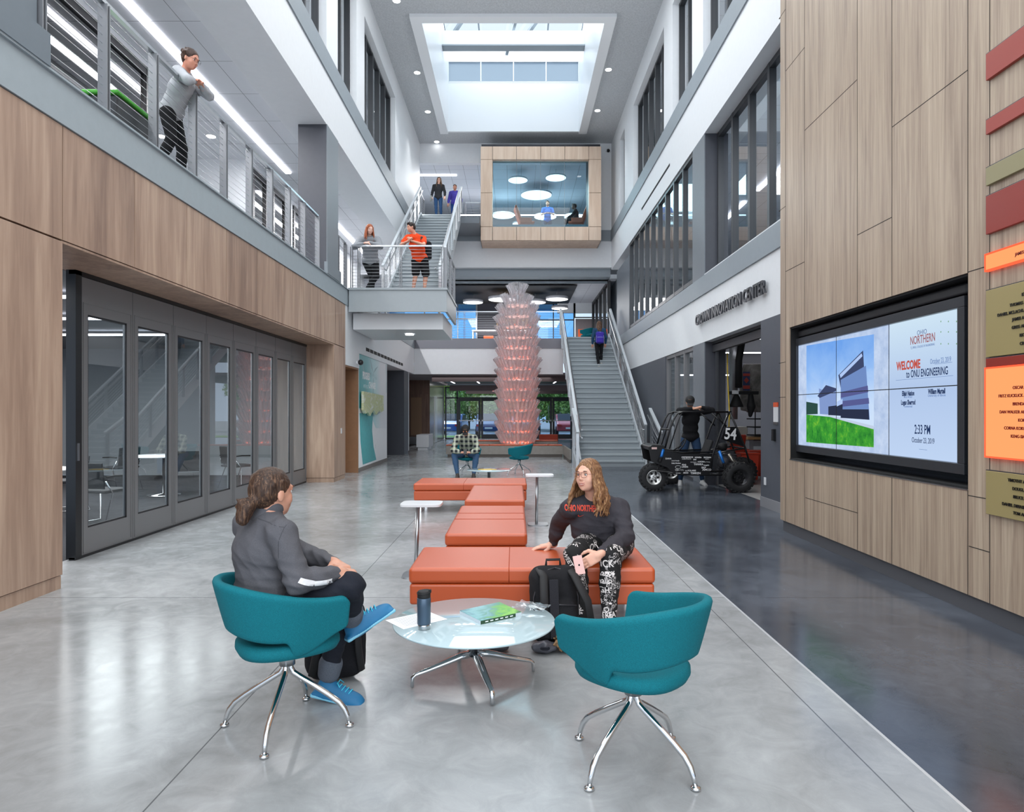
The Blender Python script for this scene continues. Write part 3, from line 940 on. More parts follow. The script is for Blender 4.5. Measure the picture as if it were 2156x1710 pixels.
# landing
LX0, LX1, LY0, LY1 = XL + .04, -1.58, 15.95, 18.6
landing = t = thing('stair_landing', 'grey stair landing with white boxed underside where two students lean', 'landing', (LX0, LY0, Z2F))
m = MB()
w_, d_ = LX1 - LX0, LY1 - LY0
m.box(0, w_, 0, .06, -.50, -.02); m.box(w_ - .06, w_, .06, d_, -.50, -.02); m.box(0, w_ - .06, .06, d_, -.10, -.02)
m.box(-.01, w_ + .02, -.03, .08, -.02, .03); m.box(w_ - .08, w_ + .02, .08, d_, -.02, .03)
m.box(0, w_ + .015, -.015, .06, -.53, -.49)
m.build('fascia', mat('landing_steel_grey', '#a0a8ac', .42, var=.02), t)
MB().box(0, w_ - .08, .06, d_, -.03, .0).build('deck', M_STAIR, t)
MB().box(0, w_ - .13, .42, d_ + .2, -.89, -.505).build('soffit_box', M_WHITE2, t)
cable_rail('landing_railing', 'cable railing along the front of the landing that the two students lean on', [(x, LY0 + .06) for x in (LX0 + .05, LX0 + .22, -2.66, LX1 - .1)], Z2F, 1.02, 12, cabr=.0045, pw=.055, parent=landing)
cable_rail('landing_railing', 'cable railing along the open right side of the landing', [(LX1 - .04, y) for y in (LY0 + .12, LY0 + 1.3, LY1 - .3)], Z2F, 1.02, 12, cabr=.0045, parent=landing)
# upper flight
n2 = 27
r2 = (Z3 - Z2F) / n2; run2 = 7.45 / n2
st2 = stair('staircase', 'upper pale grey staircase from the landing up to the top floor', -3.55, -2.12, 18.75, Z2F, n2, r2, run2)
stair_rail(st2, 'right railing of the upper staircase towards the glazed pod', -2.05, 18.85, Z2F + .1, n2, r2, run2, ncab=13, grab=-.09)
stair_rail(st2, 'left railing of the upper staircase along the white wall', -3.62, 18.85, Z2F + .1, n2, r2, run2, ncab=13, grab=.09)
cable_rail('stairhead_railing', 'short level railing at the head of the upper staircase', [(-3.66, y) for y in (26.5, 27.6)], Z3, 1.05, 11)

# ---------------------------------------------------------------- glazed pod on the rear wall
PX0, PX1, PZ0, PZ1, PYF = -1.33, 3.42, 8.28, 11.98, 26.9
t = thing('glazed_pod', 'maple framed box bay with a teal tinted window high on the rear wall', 'bay window', (0, PYF, PZ0))
def pl(m, x0, x1, z0, z1, y0=0, y1=.12):
    m.box(x0 + .008, x1 - .008, y0, y1, z0 - PZ0 + .008, z1 - PZ0 - .008)
m = MB()
wx0, wx1, wz0, wz1 = -.86, 2.93, 8.82, 11.46
xs = [PX0, wx0] + [wx0 + (wx1 - wx0) * i / 4 for i in (1, 2, 3)] + [wx1, PX1]
for a, b in zip(xs[:-1], xs[1:]):
    pl(m, a, b, wz1, PZ1); pl(m, a, b, PZ0, wz0)
for a, b in ((PX0, wx0), (wx1, PX1)):
    zz = [wz0, 10.15, wz1]
    for c, e in zip(zz[:-1], zz[1:]): pl(m, a, b, c, e)
m.box(PX0, PX0 + .02, .1, 1.3, 0, PZ1 - PZ0); m.box(PX1 - .02, PX1, .1, 1.3, 0, PZ1 - PZ0)
m.box(PX0, PX1, .1, 1.3, 0, .02)
m.box(wx0 - .02, wx0, .1, .3, wz0 - PZ0, wz1 - PZ0); m.box(wx1, wx1 + .02, .1, .3, wz0 - PZ0, wz1 - PZ0)
m.box(wx0, wx1, .1, .3, wz1 - PZ0, wz1 - PZ0 + .02)
m.build('panel_frame', M_MAPLE_POD, t)
m = MB().box(PX0 + .03, PX1 - .03, .1, 1.3, PZ1 - PZ0 - .04, PZ1 - PZ0 + .12)
m.box(PX0 + .02, wx0 - .02, .13, 1.28, .03, PZ1 - PZ0 - .05).box(wx1 + .03, PX1 - .03, .13, 1.28, .03, PZ1 - PZ0 - .05)
m.box(wx0, wx1, .3, 1.28, .03, wz0 - PZ0 - .25)
m.build('core', mat('dark_pod_core', '#2a2b30', .6), t)
MB().box(wx0, wx1, .2, .215, wz0 - PZ0, wz1 - PZ0).build('window_pane', M_GLASS_T, t)
m = MB()
for i in (1, 2, 3):
    x = wx0 + (wx1 - wx0) * i / 4; m.box(x - .006, x + .006, .19, .225, wz0 - PZ0, wz1 - PZ0)
m.box(wx0, wx1, .16, .26, wz0 - PZ0, wz0 - PZ0 + .04)
m.build('glass_joints', M_GREYBAND, t)
struct('floor', MB().box(wx0 - .2, wx1 + .3, PYF + .35, YB + .2, Z3 - .25, Z3 - .02), M_MIDGREY)
struct('wall_back', MB().box(-1.0, 4.4, 35.0, 35.1, Z3, 10.2), mat('blue_glazed_far_wall', '#6fb4cf', .2))
for i, (x, y, r) in enumerate(((.15, 29.2, .42), (1.75, 28.9, .44), (1.0, 31.2, .72), (1.5, 33.2, .55), (-.55, 33.0, .55), (2.9, 33.2, .5), (.3, 34.45, .4))):
    disc_light(x, y, 11.42 if i < 3 else 11.0, r, ('upper left round light seen through the pod window', 'upper right round light seen through the pod window', 'largest round light in the middle of the pod window',
        'round light behind the standing man in the pod window', 'round light at the far left of the pod window', 'round light at the far right of the pod window', 'round light between the orange lounge chairs')[i], 'round lights in the pod room', .06)
area_light('pod_lamp_glow', (1.0, 31, 11.2), 4, 240, size_y=4)

# ---------------------------------------------------------------- folding glass doors of the meeting room
XD = -4.5
ys = [7.1 + (14.8 - 7.1) * i / 8 for i in range(9)]
for i in range(8):
    a, b = ys[i] + .006, ys[i + 1] - .006
    m = MB()
    fw = .11
    m.box(XD - .05, XD, a, a + fw, .03, 2.93); m.box(XD - .05, XD, b - fw, b, .03, 2.93)
    m.box(XD - .05, XD, a + fw, b - fw, .03, .30); m.box(XD - .05, XD, a + fw, b - fw, 2.55, 2.93)
    m.box(XD, XD + .006, a + .03, b - .03, .045, .055).box(XD, XD + .006, a + .03, b - .03, 2.66, 2.668).box(XD, XD + .006, a + .03, a + .036, .05, 2.66).box(XD, XD + .006, b - .036, b - .03, .05, 2.66)
    d = struct('door_1%d' % i, m, M_DOORFR)
    MB().box(XD - .03, XD - .02, a + fw, b - fw, .30, 2.55).build('pane', M_GLASS_DK, d)
    m = MB()
    m.box(XD - .018, XD - .008, a + fw, b - fw, .30, .32).box(XD - .018, XD - .008, a + fw, b - fw, 2.53, 2.55).box(XD - .018, XD - .008, a + fw, a + fw + .02, .3, 2.55).box(XD - .018, XD - .008, b - fw - .02, b - fw, .3, 2.55)
    m.build('glazing_bead', M_BLKFR, d)
m = MB().box(XD - .09, XD + .01, 7.0, 7.1, .01, 2.98)
d = struct('door_18', m, M_BLACKM)
MB().box(XD + .01, XD + .02, 7.02, 7.05, 1.02, 1.2).build('door_lock', M_ALU, d)
struct('trim_13', MB().box(XD - .06, XD + .01, 7.0, 14.8, 2.935, Z1 - .021).box(XD - .06, XD + .0, 7.0, 14.8, .001, .028), M_BLACKM)
# whiteboard wall of the meeting room
struct('wall_left', MB().box(-11.49, -11.40, 4, 16, .9, 2.3), mat('meeting_whiteboard_paint', '#cfd4d9', .3))
struct('wall_left', MB().box(-11.49, -11.40, 4, 16, 0, .9), M_OAK)

# ---------------------------------------------------------------- rear entrance: vestibule glazing
YV = 38.3
def storefront(Y, name):
    zt = 2.95
    m = MB()
    for x in (-3.85, -3.2, -.58, .9, 3.3, 5.0): m.box(x - .04, x + .04, Y, Y + .12, 0, zt)
    m.box(-3.85, 5, Y, Y + .12, 2.28, 2.36); m.box(-3.85, 5, Y, Y + .12, zt - .06, zt); m.box(-3.85, -3.2, Y, Y + .12, 0, .08)
    m.box(-.6, .9, Y, Y + .12, 0, .12)
    s = struct(num('window'), m, M_FRAME)
    MB().box(-3.85, 5, Y + .05, Y + .06, 2.36, zt).box(-3.85, -3.2, Y + .05, Y + .06, .05, 2.3).box(-.58, .9, Y + .05, Y + .06, .05, 2.3).box(3.3, 5, Y + .05, Y + .06, .05, 2.3).build('pane', M_GLASS_BL, s)
storefront(YV, 'a'); 
di = 20
for pair in ((-3.16, -1.88, -.62), (.94, 2.12, 3.26)):
    for j in range(2):
        x0, x1 = pair[j] + .01, pair[j + 1] - .01
        m = MB().box(x0, x0 + .12, YV, YV + .06, .02, 2.28).box(x1 - .12, x1, YV, YV + .06, .02, 2.28)
        m.box(x0 + .12, x1 - .12, YV, YV + .06, .02, .28).box(x0 + .12, x1 - .12, YV, YV + .06, 2.14, 2.28)
        d = struct('door_%d' % di, m, M_FRAME); di += 1
        MB().box(x0 + .12, x1 - .12, YV + .025, YV + .033, .28, 2.14).build('pane', M_GLASS_BL, d)
        MB().bar((x0 + .06, YV - .05, 1.05), (x1 - .06, YV - .05, 1.05), .03, .05).box(x0 + .05, x0 + .09, YV - .05, YV, 1.0, 1.1).box(x1 - .09, x1 - .05, YV - .05, YV, 1.0, 1.1).build('push_bar', M_ALU, d)
        if j == 0: MB().tube([(x1 - .2, YV - .06, 1.15), (x1 - .2, YV - .06, 1.9)], .015, 8).tube([(x1-.2, YV - .06, 1.2), (x1-.2, YV, 1.2)], .01, 6).build('pull_handle', M_ALU, d)
# hanging ceiling feature over the entrance
m = MB()
m.box(-3.4, 4.0, 28.2, 28.3, 2.78, 2.99); m.box(-3.2, 4.0, 33.8, 33.95, 2.58, 2.85); m.box(-2.6, 4.0, 36.6, 36.7, 2.5, 2.75)
m.box(-3.4, -3.3, 28.3, 33.8, 2.82, 2.99)
struct('ceiling_baffle', m, mat('mauve_grey_baffle', '#6d5f60', .5))
struct('ceiling_panel', MB().box(-3.3, 4.0, 28.3, 33.8, 2.93, 2.97), M_BLKFR)
for i in range(6):
    x = -2.9 + i * 1.2
    strip('entrance_strip', (x, 28.7, 2.925), (x, 33.2, 2.925), .05, 'slim light strip in the dark ceiling panel over the rear entrance', 'entrance ceiling strips')
t = thing('exit_sign', 'small red-lettered exit sign under the entrance ceiling', 'sign', (-.95, 34.6, 2.58))
MB().box(-.17, .17, -.02, .02, -.02, .17).build('sign_box', mat('sign_white', '#e6e2e2', .5), t)
m = MB().text('EXIT', .15, plane_M((-.15, -.024, .015), (1, 0, 0), (0, 0, 1)), .001, bold=.004); m.build('lettering', emis('exit_red', '#ff2a20', 2), t)

# outside: lawn, car park, trees, cars
struct('ground', MB().box(-60, 60, 38.6, 120, -.25, -.06), mat('asphalt', '#7f8790', .8, var=.1))
tag(MB().box(-40, 40, 41.0, 44.0, -.06, 0.02).build('grass_strip', mat('green_lawn', '#5f8a35', .9, var=.3)), 'green grass strip outside beyond the rear entrance doors', 'grass', kind='stuff')
def leafy(name, label, x, y, h, r, seed, group, col):
    rnd = random.Random(seed)
    t = thing(name, label, 'tree', (x, y, -.05), 0, group)
    MB().tube([(0, 0, 0), (.05, 0, h * .3), (0, .05, h * .55)], [.12, .09, .06], 8).tube([(0, 0, h * .2), (.4, .1, h * .5)], [.05, .03], 6).tube([(0, 0, h * .2), (-.4, -.1, h * .52)], [.05, .03], 6).build('trunk', mat('bark', '#4a3d33', .9), t)
    m = MB()
    for i in range(7000):
        a = rnd.uniform(0, 2 * PI); u = rnd.uniform(-1, 1); q = rnd.random() ** .33
        s = math.sqrt(1 - u * u)
        lump = 1 + .2 * math.sin(3 * a + seed) * s + .15 * math.sin(5 * u + seed)
        c = Vector((r * q * s * math.cos(a) * lump, r * q * s * math.sin(a) * lump, h * .55 + (h * .42) * q * u))
        e = Vector((rnd.gauss(0, 1), rnd.gauss(0, 1), rnd.gauss(0, 1))).normalized() * .17
        g = Vector((rnd.gauss(0, 1), rnd.gauss(0, 1), rnd.gauss(0, 1))).normalized() * .14
        m._add([c, c + e, c + e + g, c + g], [(0, 1, 2, 3)], False)
    m.build('foliage', col, t)
def leafmat(nm, a, b):
    k = NT(nm); p = k.pos(True)
    k.l(k.ramp(k.noise(p, 1.6, 4), [(.35, a), (.65, b)]), k.b.inputs['Base Color']); k.b.inputs['Roughness'].default_value = .7
    k.b.inputs['Emission Strength'].default_value = 0
    return k.m
LM = [leafmat('green_leaves', '#5c8a3a', '#a9c96a'), leafmat('yellow_green_leaves', '#8aa645', '#d3d98a')]
for i, (x, y, h, r) in enumerate(((-6.3, 57, 5, 2.1), (-1.4, 57, 5.4, 2.1), (3.4, 57, 5, 2.1), (8.2, 57, 5, 2.1), (13.2, 58, 6, 2.0), (-11.4, 57, 6, 2.1), (-4.2, 63, 6, 2.3), (1.4, 63, 6, 2.3), (7.0, 63, 6, 2.3), (-9.8, 63, 6, 2.3))):
    leafy('street_tree', 'leafy tree outside the rear entrance, ' + ('far left behind the side window', 'behind the left pair of doors', 'behind the glass sculpture', 'behind the right pair of doors', 'right of the parking beyond the stairs', 'distant one at the far left', 'second row, between the left and the second tree', 'second row, directly behind the sculpture tree', 'second row, right of the sculpture', 'second row, far left')[i], x, y, h, r, i + 3, 'trees in the car park', LM[i % 2])
def car(x, y, rz, colr, label):
    t = thing('parked_car', label, 'car', (x, y, -.06), rz, 'cars parked outside')
    body = [(-2.2, .3), (-2.2, .75), (-1.9, .92), (-1.2, .98), (-.75, 1.42), (.75, 1.45), (1.35, 1.0), (2.1, .85), (2.25, .6), (2.25, .3)]
    M_c = mat('car_paint_' + colr, {'blue': '#2b5fa8', 'silver': '#a9b9cc', 'red': '#b13a4a', 'navy': '#1f3f78'}[colr], .25, coat=.6)
    MB().prism(body, 'y', -.85, .85).build('body', M_c, t, bev=.08)
    MB().prism([(-1.1, 1.0), (-.72, 1.36), (.7, 1.39), (1.2, 1.02)], 'y', -.87, .87).build('window', mat('car_glass', '#26323f', .1), t)
    MB().prism([(.76, 1.44), (.80, 1.47), (1.40, 1.04), (1.34, 1.00)], 'y', -.72, .72).build('windscreen', mat('car_glass', '#26323f', .1), t)
    MB().prism([(-.76, 1.42), (-.80, 1.45), (-1.26, 1.04), (-1.20, 1.00)], 'y', -.72, .72).build('rear_window', mat('car_glass', '#26323f', .1), t)
    for b in (-.68, .68): MB().box(-2.27, -2.18, b - .14, b + .14, .62, .76).build('tail_lamp', mat('lamp_red', '#b02020', .3), t)
    MB().box(-2.26, -2.19, -.26, .26, .45, .57).build('number_plate', mat('plate_white', '#d8dadc', .5), t)
    for a in (-1.4, 1.45):
        for b in (-.8, .8):
            m = MB(); m.M = Matrix.Translation((a, b, .32)) @ Matrix.Rotation(PI / 2, 4, 'X')
            m.lathe([(.01, -.1), (.3, -.1), (.32, -.05), (.32, .05), (.3, .1), (.01, .1)], 18).build('wheel', M_RUBBER, t)
for i, (x, y, rz, c) in enumerate(((-4.4, 48.5, 1.5, 'blue'), (-1.8, 48.2, 1.6, 'navy'), (.9, 48.4, 1.5, 'silver'), (3.7, 48.0, 1.57, 'red'), (6.6, 48.5, 1.6, 'blue'))):
    car(x, y, rz, c, ('blue car parked outside left of the entrance doors', 'dark blue car parked behind the left doors', 'silver car parked behind the sculpture', 'red car parked behind the right doors', 'blue car parked at the far right outside')[i])
s = bpy.data.lights.new('sun', 'SUN'); s.energy = 2.2; s.angle = R(2); s.color = (1, .96, .88)
so = bpy.data.objects.new('sun', s); COL.objects.link(so); so.rotation_euler = (R(38), R(12), R(180)); so['kind'] = 'structure'
# ================================================================ video wall
XS = 3.53
def sy(px_): return XS * 1440 / (px_ - 1083)
def sz(px_, y_): return EYE - (y_ - 868) * XS / (px_ - 1083)
VY0, VY1, VZ0, VZ1 = 5.41, 8.50, 1.115, 2.345
O = Vector((XS, VY1, VZ0))
vw = thing('video_wall', 'large black framed video wall showing a welcome screen in the wood wall', 'display', O)
m = MB()
def vb(m, y0, y1, z0, z1, x0, x1): m.box(x0 - O.x, x1 - O.x, y0 - O.y, y1 - O.y, z0 - O.z, z1 - O.z)
fr = .085
vb(m, VY0 - fr, VY1 + .0, VZ1, VZ1 + fr, XS - .03, XS + .09); vb(m, VY0 - fr, VY1 + .0, VZ0 - fr, VZ0, XS - .03, XS + .09)
vb(m, VY0 - fr, VY0, VZ0, VZ1, XS - .03, XS + .09); vb(m, VY1 - .0, VY1 + .01, VZ0 - fr, VZ1 + fr, XS - .03, XS + .09)
m.build('bezel', mat('charcoal_bezel', '#2e3035', .35), vw, bev=.012)
m = MB()
m.prism([(VY0 - fr - O.y, VZ1 + .1 - O.z), (VY1 - O.y, VZ1 + .1 - O.z), (VY1 - O.y, VZ1 + .19 - O.z), (VY0 - fr - O.y, VZ1 + .19 - O.z)], 'x', -.01, .12)
m.build('hood', mat('black_hood', '#1d1e22', .5), vw, bev=.02)
k = NT('screen_backlight'); k.t.nodes.remove(k.b)
p = k.pos(); x, y, z = k.xyz(p)
gr = k.math('MULTIPLY', k.math('SUBTRACT', z, VZ0), .8)
col_ = k.ramp(gr, [(.0, '#b7cbe8'), (.5, '#aabfe0'), (1, '#c6dbea')])
e = k.n('ShaderNodeEmission'); k.l(col_, e.inputs[0]); e.inputs[1].default_value = 1.0
k.l(e.outputs[0], k.o.inputs[0]); M_SCR = k.m
k = NT('screen_left_backlight'); k.t.nodes.remove(k.b)
p = k.pos(); n_ = k.noise(p, 6, 6, .7)
e = k.n('ShaderNodeEmission'); k.l(k.ramp(n_, [(.3, '#9fb4d6'), (.7, '#c3d2ea')]), e.inputs[0]); k.l(e.outputs[0], k.o.inputs[0]); M_SCRL = k.m
ysplit = [VY1, sy(1762), sy(1873), VY0]; zsplit = [VZ0, sz(1850, 821.5), VZ1]
for i in range(3):
    for j in range(2):
        m = MB(); vb(m, ysplit[i + 1] + .003, ysplit[i] - .003, zsplit[j] + .003, zsplit[j + 1] - .003, XS, XS + .05)
        m.build('display_panel', M_SCRL if i < 2 else M_SCR, vw)
def flat(poly, depth, mt, name, parent=vw):
    """poly in (Y,z) world; a thin sheet on the screen"""
    m = MB(); m.prism([(a - O.y, b - O.z) for a, b in poly], 'x', -depth, -depth + .0008)
    return m.build(name, mt, parent)
def spx(*pts): return [(sy(a), sz(a, b)) for a, b in pts]
def em(n, c, s=1.0): return emis('screen_' + n, c, s)
k = NT('screen_sky'); k.t.nodes.remove(k.b); p = k.pos(); x, y, z = k.xyz(p)
n_ = k.noise(p, 2.2, 5, .6, .5)
f = k.math('ADD', k.math('MULTIPLY', k.math('SUBTRACT', 2.4, z), .7), k.math('MULTIPLY', n_, .5))
e = k.n('ShaderNodeEmission'); k.l(k.ramp(f, [(.2, '#5b93df'), (.55, '#8fb6ea'), (.85, '#c5d8f0')]), e.inputs[0]); k.l(e.outputs[0], k.o.inputs[0]); M_SKYS = k.m
k = NT('screen_grass'); k.t.nodes.remove(k.b); p = k.pos()
e = k.n('ShaderNodeEmission'); k.l(k.ramp(k.noise(p, 9, 5, .7), [(.3, '#1f6a2e'), (.55, '#3f9a35'), (.75, '#86c23a')]), e.inputs[0]); k.l(e.outputs[0], k.o.inputs[0]); M_GRS = k.m
pic = flat(spx((1698, 728), (1840, 704), (1840, 942), (1698, 931)), .001, M_SKYS, 'picture_sky')
flat(spx((1698, 873), (1748, 878), (1840, 901), (1840, 942), (1698, 931)), .002, M_GRS, 'picture_lawn')
flat(spx((1730, 873), (1742, 873), (1840, 897), (1840, 904)), .0032, em('path', '#b9c6dc'), 'picture_path')
flat(spx((1698, 846), (1722, 850), (1722, 872), (1698, 873)), .0025, em('hedge', '#2c4a44'), 'picture_trees')
m = MB()
def padd(m, pts, c, dep):
    m.cur = c; m.prism([(a - O.y, b - O.z) for a, b in spx(*pts)], 'x', -dep, -dep + .0006)
padd(m, [(1766, 790), (1818, 738), (1820, 776), (1771, 818)], 0, .0042)       # slanted roof frame
padd(m, [(1771, 800), (1824, 770), (1832, 884), (1771, 878)], 1, .0046)       # glazed tower
padd(m, [(1771, 826), (1828, 812), (1829, 826), (1771, 838)], 2, .0050)
padd(m, [(1771, 845), (1830, 838), (1831, 850), (1771, 857)], 2, .0050)
padd(m, [(1771, 862), (1830, 862), (1831, 884), (1771, 880)], 3, .0052)
padd(m, [(1725, 818), (1745, 826), (1762, 824), (1762, 874), (1727, 872)], 4, .0044)
padd(m, [(1722, 834), (1740, 811), (1762, 818), (1762, 823), (1727, 838)], 0, .0052)
padd(m, [(1745, 856), (1775, 852), (1775, 876), (1745, 874)], 3, .0054)
padd(m, [(1763, 846), (1775, 840), (1775, 850), (1763, 856)], 5, .0056)
padd(m, [(1769, 789), (1815, 744), (1817, 750), (1771, 796)], 5, .0056)
m.build('picture_building', [em('roof', '#3b4566'), em('glazing', '#6b86bb'), em('cladding', '#54598c'), em('base', '#2a3147'), em('wing', '#7d93c4'), em('highlight', '#a9c0ea')], vw)
SM = lambda px_, y_, w=1: plane_M((-.0045, sy(px_) - O.y, sz(px_, y_) - O.z), (0, -1, 0), (0, 0, 1))
def stext(txt, px_, y_, size, mt, xs=1, al='LEFT', bold=0):
    return MB().text(txt, size, SM(px_, y_), .0004, al, bold, xs).build('screen_text', mt, vw)
t_red, t_navy, t_grey = em('red', '#c2564a', .9), em('navy', '#24375f', .9), em('grey', '#6c87b8', .9)
stext('OHIO', 1942, 704, .058, em('slate', '#6a7fa8', .9), .95, 'CENTER')
stext('NORTHERN', 1943, 722, .102, em('wine', '#a06a70', .9), .66, 'CENTER', .001)
stext('T.J. SMULL COLLEGE OF ENGINEERING', 1943, 731, .027, t_grey, .75, 'CENTER')
stext('WELCOME', 1913, 777, .105, t_red, .72, 'CENTER', .004)
stext('October 23, 2019', 1981, 764, .062, t_grey, .62, 'CENTER')
stext('to ONU ENGINEERING', 1951, 792, .094, t_navy, .62, 'CENTER', .001)
stext('Elijah Nation', 1913, 833, .060, t_navy, .62, 'CENTER', .002); stext('Ann Arbor', 1913, 838, .03, t_grey, 1, 'CENTER')
stext('William Martell', 1973, 829, .060, t_navy, .62, 'CENTER', .002); stext('University of Illinois', 1973, 835, .03, t_grey, 1, 'CENTER')
stext('Logan Sherrod', 1913, 852, .060, t_navy, .62, 'CENTER', .002); stext('Centennial', 1913, 858, .03, t_grey, 1, 'CENTER')
stext('2:33 PM', 1943, 914, .115, t_navy, .62, 'CENTER', .001)
stext('October 23, 2019', 1944, 933, .066, t_navy, .68, 'CENTER')
m = MB()
for a, ya, b, yb in ((1887, 801, 2008, 790), (1936, 946, 1953, 947), (1969, 767, 2006, 763)):
    y0, y1 = sy(a), sy(b); m.box(-.0045, -.004, y1 - O.y, y0 - O.y, sz(a, ya) - O.z - .0015, sz(a, ya) - O.z + .0015)
m.build('screen_rule', t_grey, vw)
m = MB()
for a in (1982, 1998, 2015):
    for b in (677, 699, 724): m.box(-.0045, -.004, sy(a) - O.y - .006, sy(a) - O.y + .006, sz(a, b) - O.z - .006, sz(a, b) - O.z + .006)
m.build('screen_dots', em('dots', '#7fa48a'), vw)

m = MB()
for y_ in ysplit[1:3]: m.box(-.0075, -.006, y_ - O.y - .004, y_ - O.y + .004, .0, VZ1 - VZ0)
m.box(-.0075, -.006, VY0 - O.y, 0, zsplit[1] - O.z - .004, zsplit[1] - O.z + .004)
m.build('panel_seams', M_BLACK, vw)
# ================================================================ donor panels
def rows(XP, lst, size, mt, parent):
    o = parent.location
    for txt, a, b in lst:
        m = MB()
        M = plane_M((XP - o.x, XP * 1440 / (a - 1083) - o.y, EYE - (b - 868) * XP / (a - 1083) - .35 * size - o.z), (0, -1, 0), (0, 0, 1))
        m.text(txt, size, M, .0015, bold=.0006)
        m.build('lettering', mt, parent)
DY0, DY1 = 3.6, ycol(2084)
def donor(label, z0, z1, mt, txt=None, tm=None, depth=.03, size=.030, lit=False, emb=.008):
    t = thing('donor_panel', label, 'wall panel', (XW - depth, DY1, z0))
    MB().box(0, depth - .001, DY0 - DY1, 0, 0, z1 - z0).build('panel', mt, t, bev=.003)
    MB().box(.004, depth - .001, DY0 - DY1, .004, z1 - z0, z1 - z0 + .006).build('metal_edge', M_FRAME, t)
    if txt: rows(XW - depth - .003, txt, size, tm, t)
    if lit:
        m = MB().box(-.002, .028, DY0 - DY1 - .01, .012, -.012, 0).box(-.002, .03, DY0 - DY1 - .01, .012, z1 - z0, z1 - z0 + .012).box(-.002, .03, 0, .012, 0, z1 - z0)
        m.build('glowing_rim', emis('donor_rim', '#ff5a3a', 1.4), t)
M_DR = mat('brick_red_panel', '#9a3a2e', .4); M_DT = mat('olive_tan_panel', '#8f8763', .4); M_DG = mat('gold_tan_panel', '#9b8c5e', .4)
M_DL = emis('donor_backlight', '#ffa468', 1.0)
M_TXB = mat('raised_black_letters', '#15130f', .4); M_TXR = mat('dark_red_letters', '#7a1a0a', .5)
donor('brick red wall panel, topmost of the column of donor panels', 3.91, 4.10, M_DR)
donor('thin red wall strip below the topmost red donor panel', 3.52, 3.625, M_DR)
donor('small olive tan blank panel on the right wall', 3.15, 3.28, M_DT)
donor('large dark red blank panel on the right wall', 2.80, 3.075, mat('deep_red_panel', '#8c2a1e', .4))
donor('narrow glowing orange donor panel with one name', 2.545, 2.65, M_DL, [('JAMES', 2137.4, 536)], M_TXR, lit=True)
donor('gold donor panel with seven black name lines above the glowing one', 1.915, 2.395, M_DG,
      [('KE', 2151, 620.2), ('THOMAS AN', 2125.7, 643), ('DANIEL MCLACHLAN A', 2099.7, 664), ('JAMES AN', 2131, 673), ('GREG AND', 2130, 690), ('RIC', 2146.5, 706), ('CRA', 2147, 723.5)], M_TXB)
donor('narrow dark red strip directly above the large glowing panel', 1.842, 1.905, mat('deep_red_panel'))
donor('large glowing orange donor panel with seven name lines', 1.205, 1.83, M_DL,
      [('OSCAR A', 2132.2, 816.3), ('FRITZ KUCKLICK AND', 2102.3, 834), ('BRENDA P', 2132, 850.5), ('DAN WALKER AND EL', 2104.5, 867.4), ('KOKO', 2143.5, 884.7), ('CORNA KOKOSIN', 2114, 901), ('KENG-SIAN', 2128, 918.4)], M_TXR, lit=True)
donor('lower gold donor panel with five black name lines', .788, 1.10, M_DG,
      [('TIMOTHY AN', 2121.8, 1010.2), ('DOUGLAS', 2131.3, 1028.4), ('BRUCE A', 2133, 1045.7), ('DANIEL DIBIASIO A', 2109.7, 1060), ('TOM AND', 2133, 1079.5)], M_TXB)

# ================================================================ wall signs
t = thing('wall_lettering', 'raised dark metal sign letters over the workshop doorway', 'sign', (XR - .06, 14.85, 3.40))
m = MB(); cu_ = 'CROWN INNOVATION CENTER'
m.text(cu_, .30, plane_M((0, 0, 0), (0, -1, 0), (0, 0, 1)), .018, bold=.006)
xs_ = [v[1] for v in m.v]; wtxt = max(xs_) - min(xs_); s_ = 4.12 / wtxt
m.v = [(v[0], v[1] * s_, v[2]) for v in m.v]
m.build('lettering', mat('dark_zinc_letters', '#4b4d52', .35, metal=.6), t)
m = MB()
for i in range(12): m.tube([(.0, -.2 - i * .33, .08), (.06, -.2 - i * .33, .08)], .006, 6)
m.build('standoff_pin', M_ALU, t)
def room_sign(X, y, z, sgn, label):
    t = thing('room_sign', label, 'sign', (X, y, z))
    MB().box(-.012 if sgn < 0 else 0, 0 if sgn < 0 else .012, -.09, .09, .1, .17).build('orange_header', mat('sign_orange', '#d2532b', .5), t)
    MB().box(-.010 if sgn < 0 else 0, 0 if sgn < 0 else .010, -.09, .09, -.13, .1).build('white_plate', mat('sign_white2', '#d5d7da', .4), t)
    MB().box(-.013 if sgn < 0 else 0, 0 if sgn < 0 else .013, -.09, .09, -.17, -.13).build('grey_footer', M_ALU, t)
room_sign(XR, 10.45, 1.5, -1, 'orange and white room sign on the charcoal wall beside the workshop')
t = room_sign(-4.5, 16.3, 1.15, 1, 'orange and white room sign in the brown doorway recess') 
o = MB().box(-.04, 0, -.04, .04, -.09, .09).build('card_reader', M_BLACKM); o.location = (XR, 10.5, 1.17); tag(o, 'small black card reader below the room sign on the charcoal wall', 'card reader')
o = MB().box(-.01, 0, -.04, .04, -.06, .06).build('wall_outlet', mat('sign_white2')); o.location = (XR, 10.9, .42); tag(o, 'white power outlet low on the charcoal wall', 'outlet')
o = MB().box(0, .01, -.04, .04, -.06, .06).build('light_switch', mat('sign_white2')); o.location = (XL, 15.4, 1.1); tag(o, 'white light switch on the pale wooden pier', 'switch')
o = MB().box(0, .01, -.04, .04, -.06, .06).build('wall_outlet', mat('sign_white2')); o.location = (XL - .03, 19.3, .55); tag(o, 'white power outlet low on the teal mural wall', 'outlet')
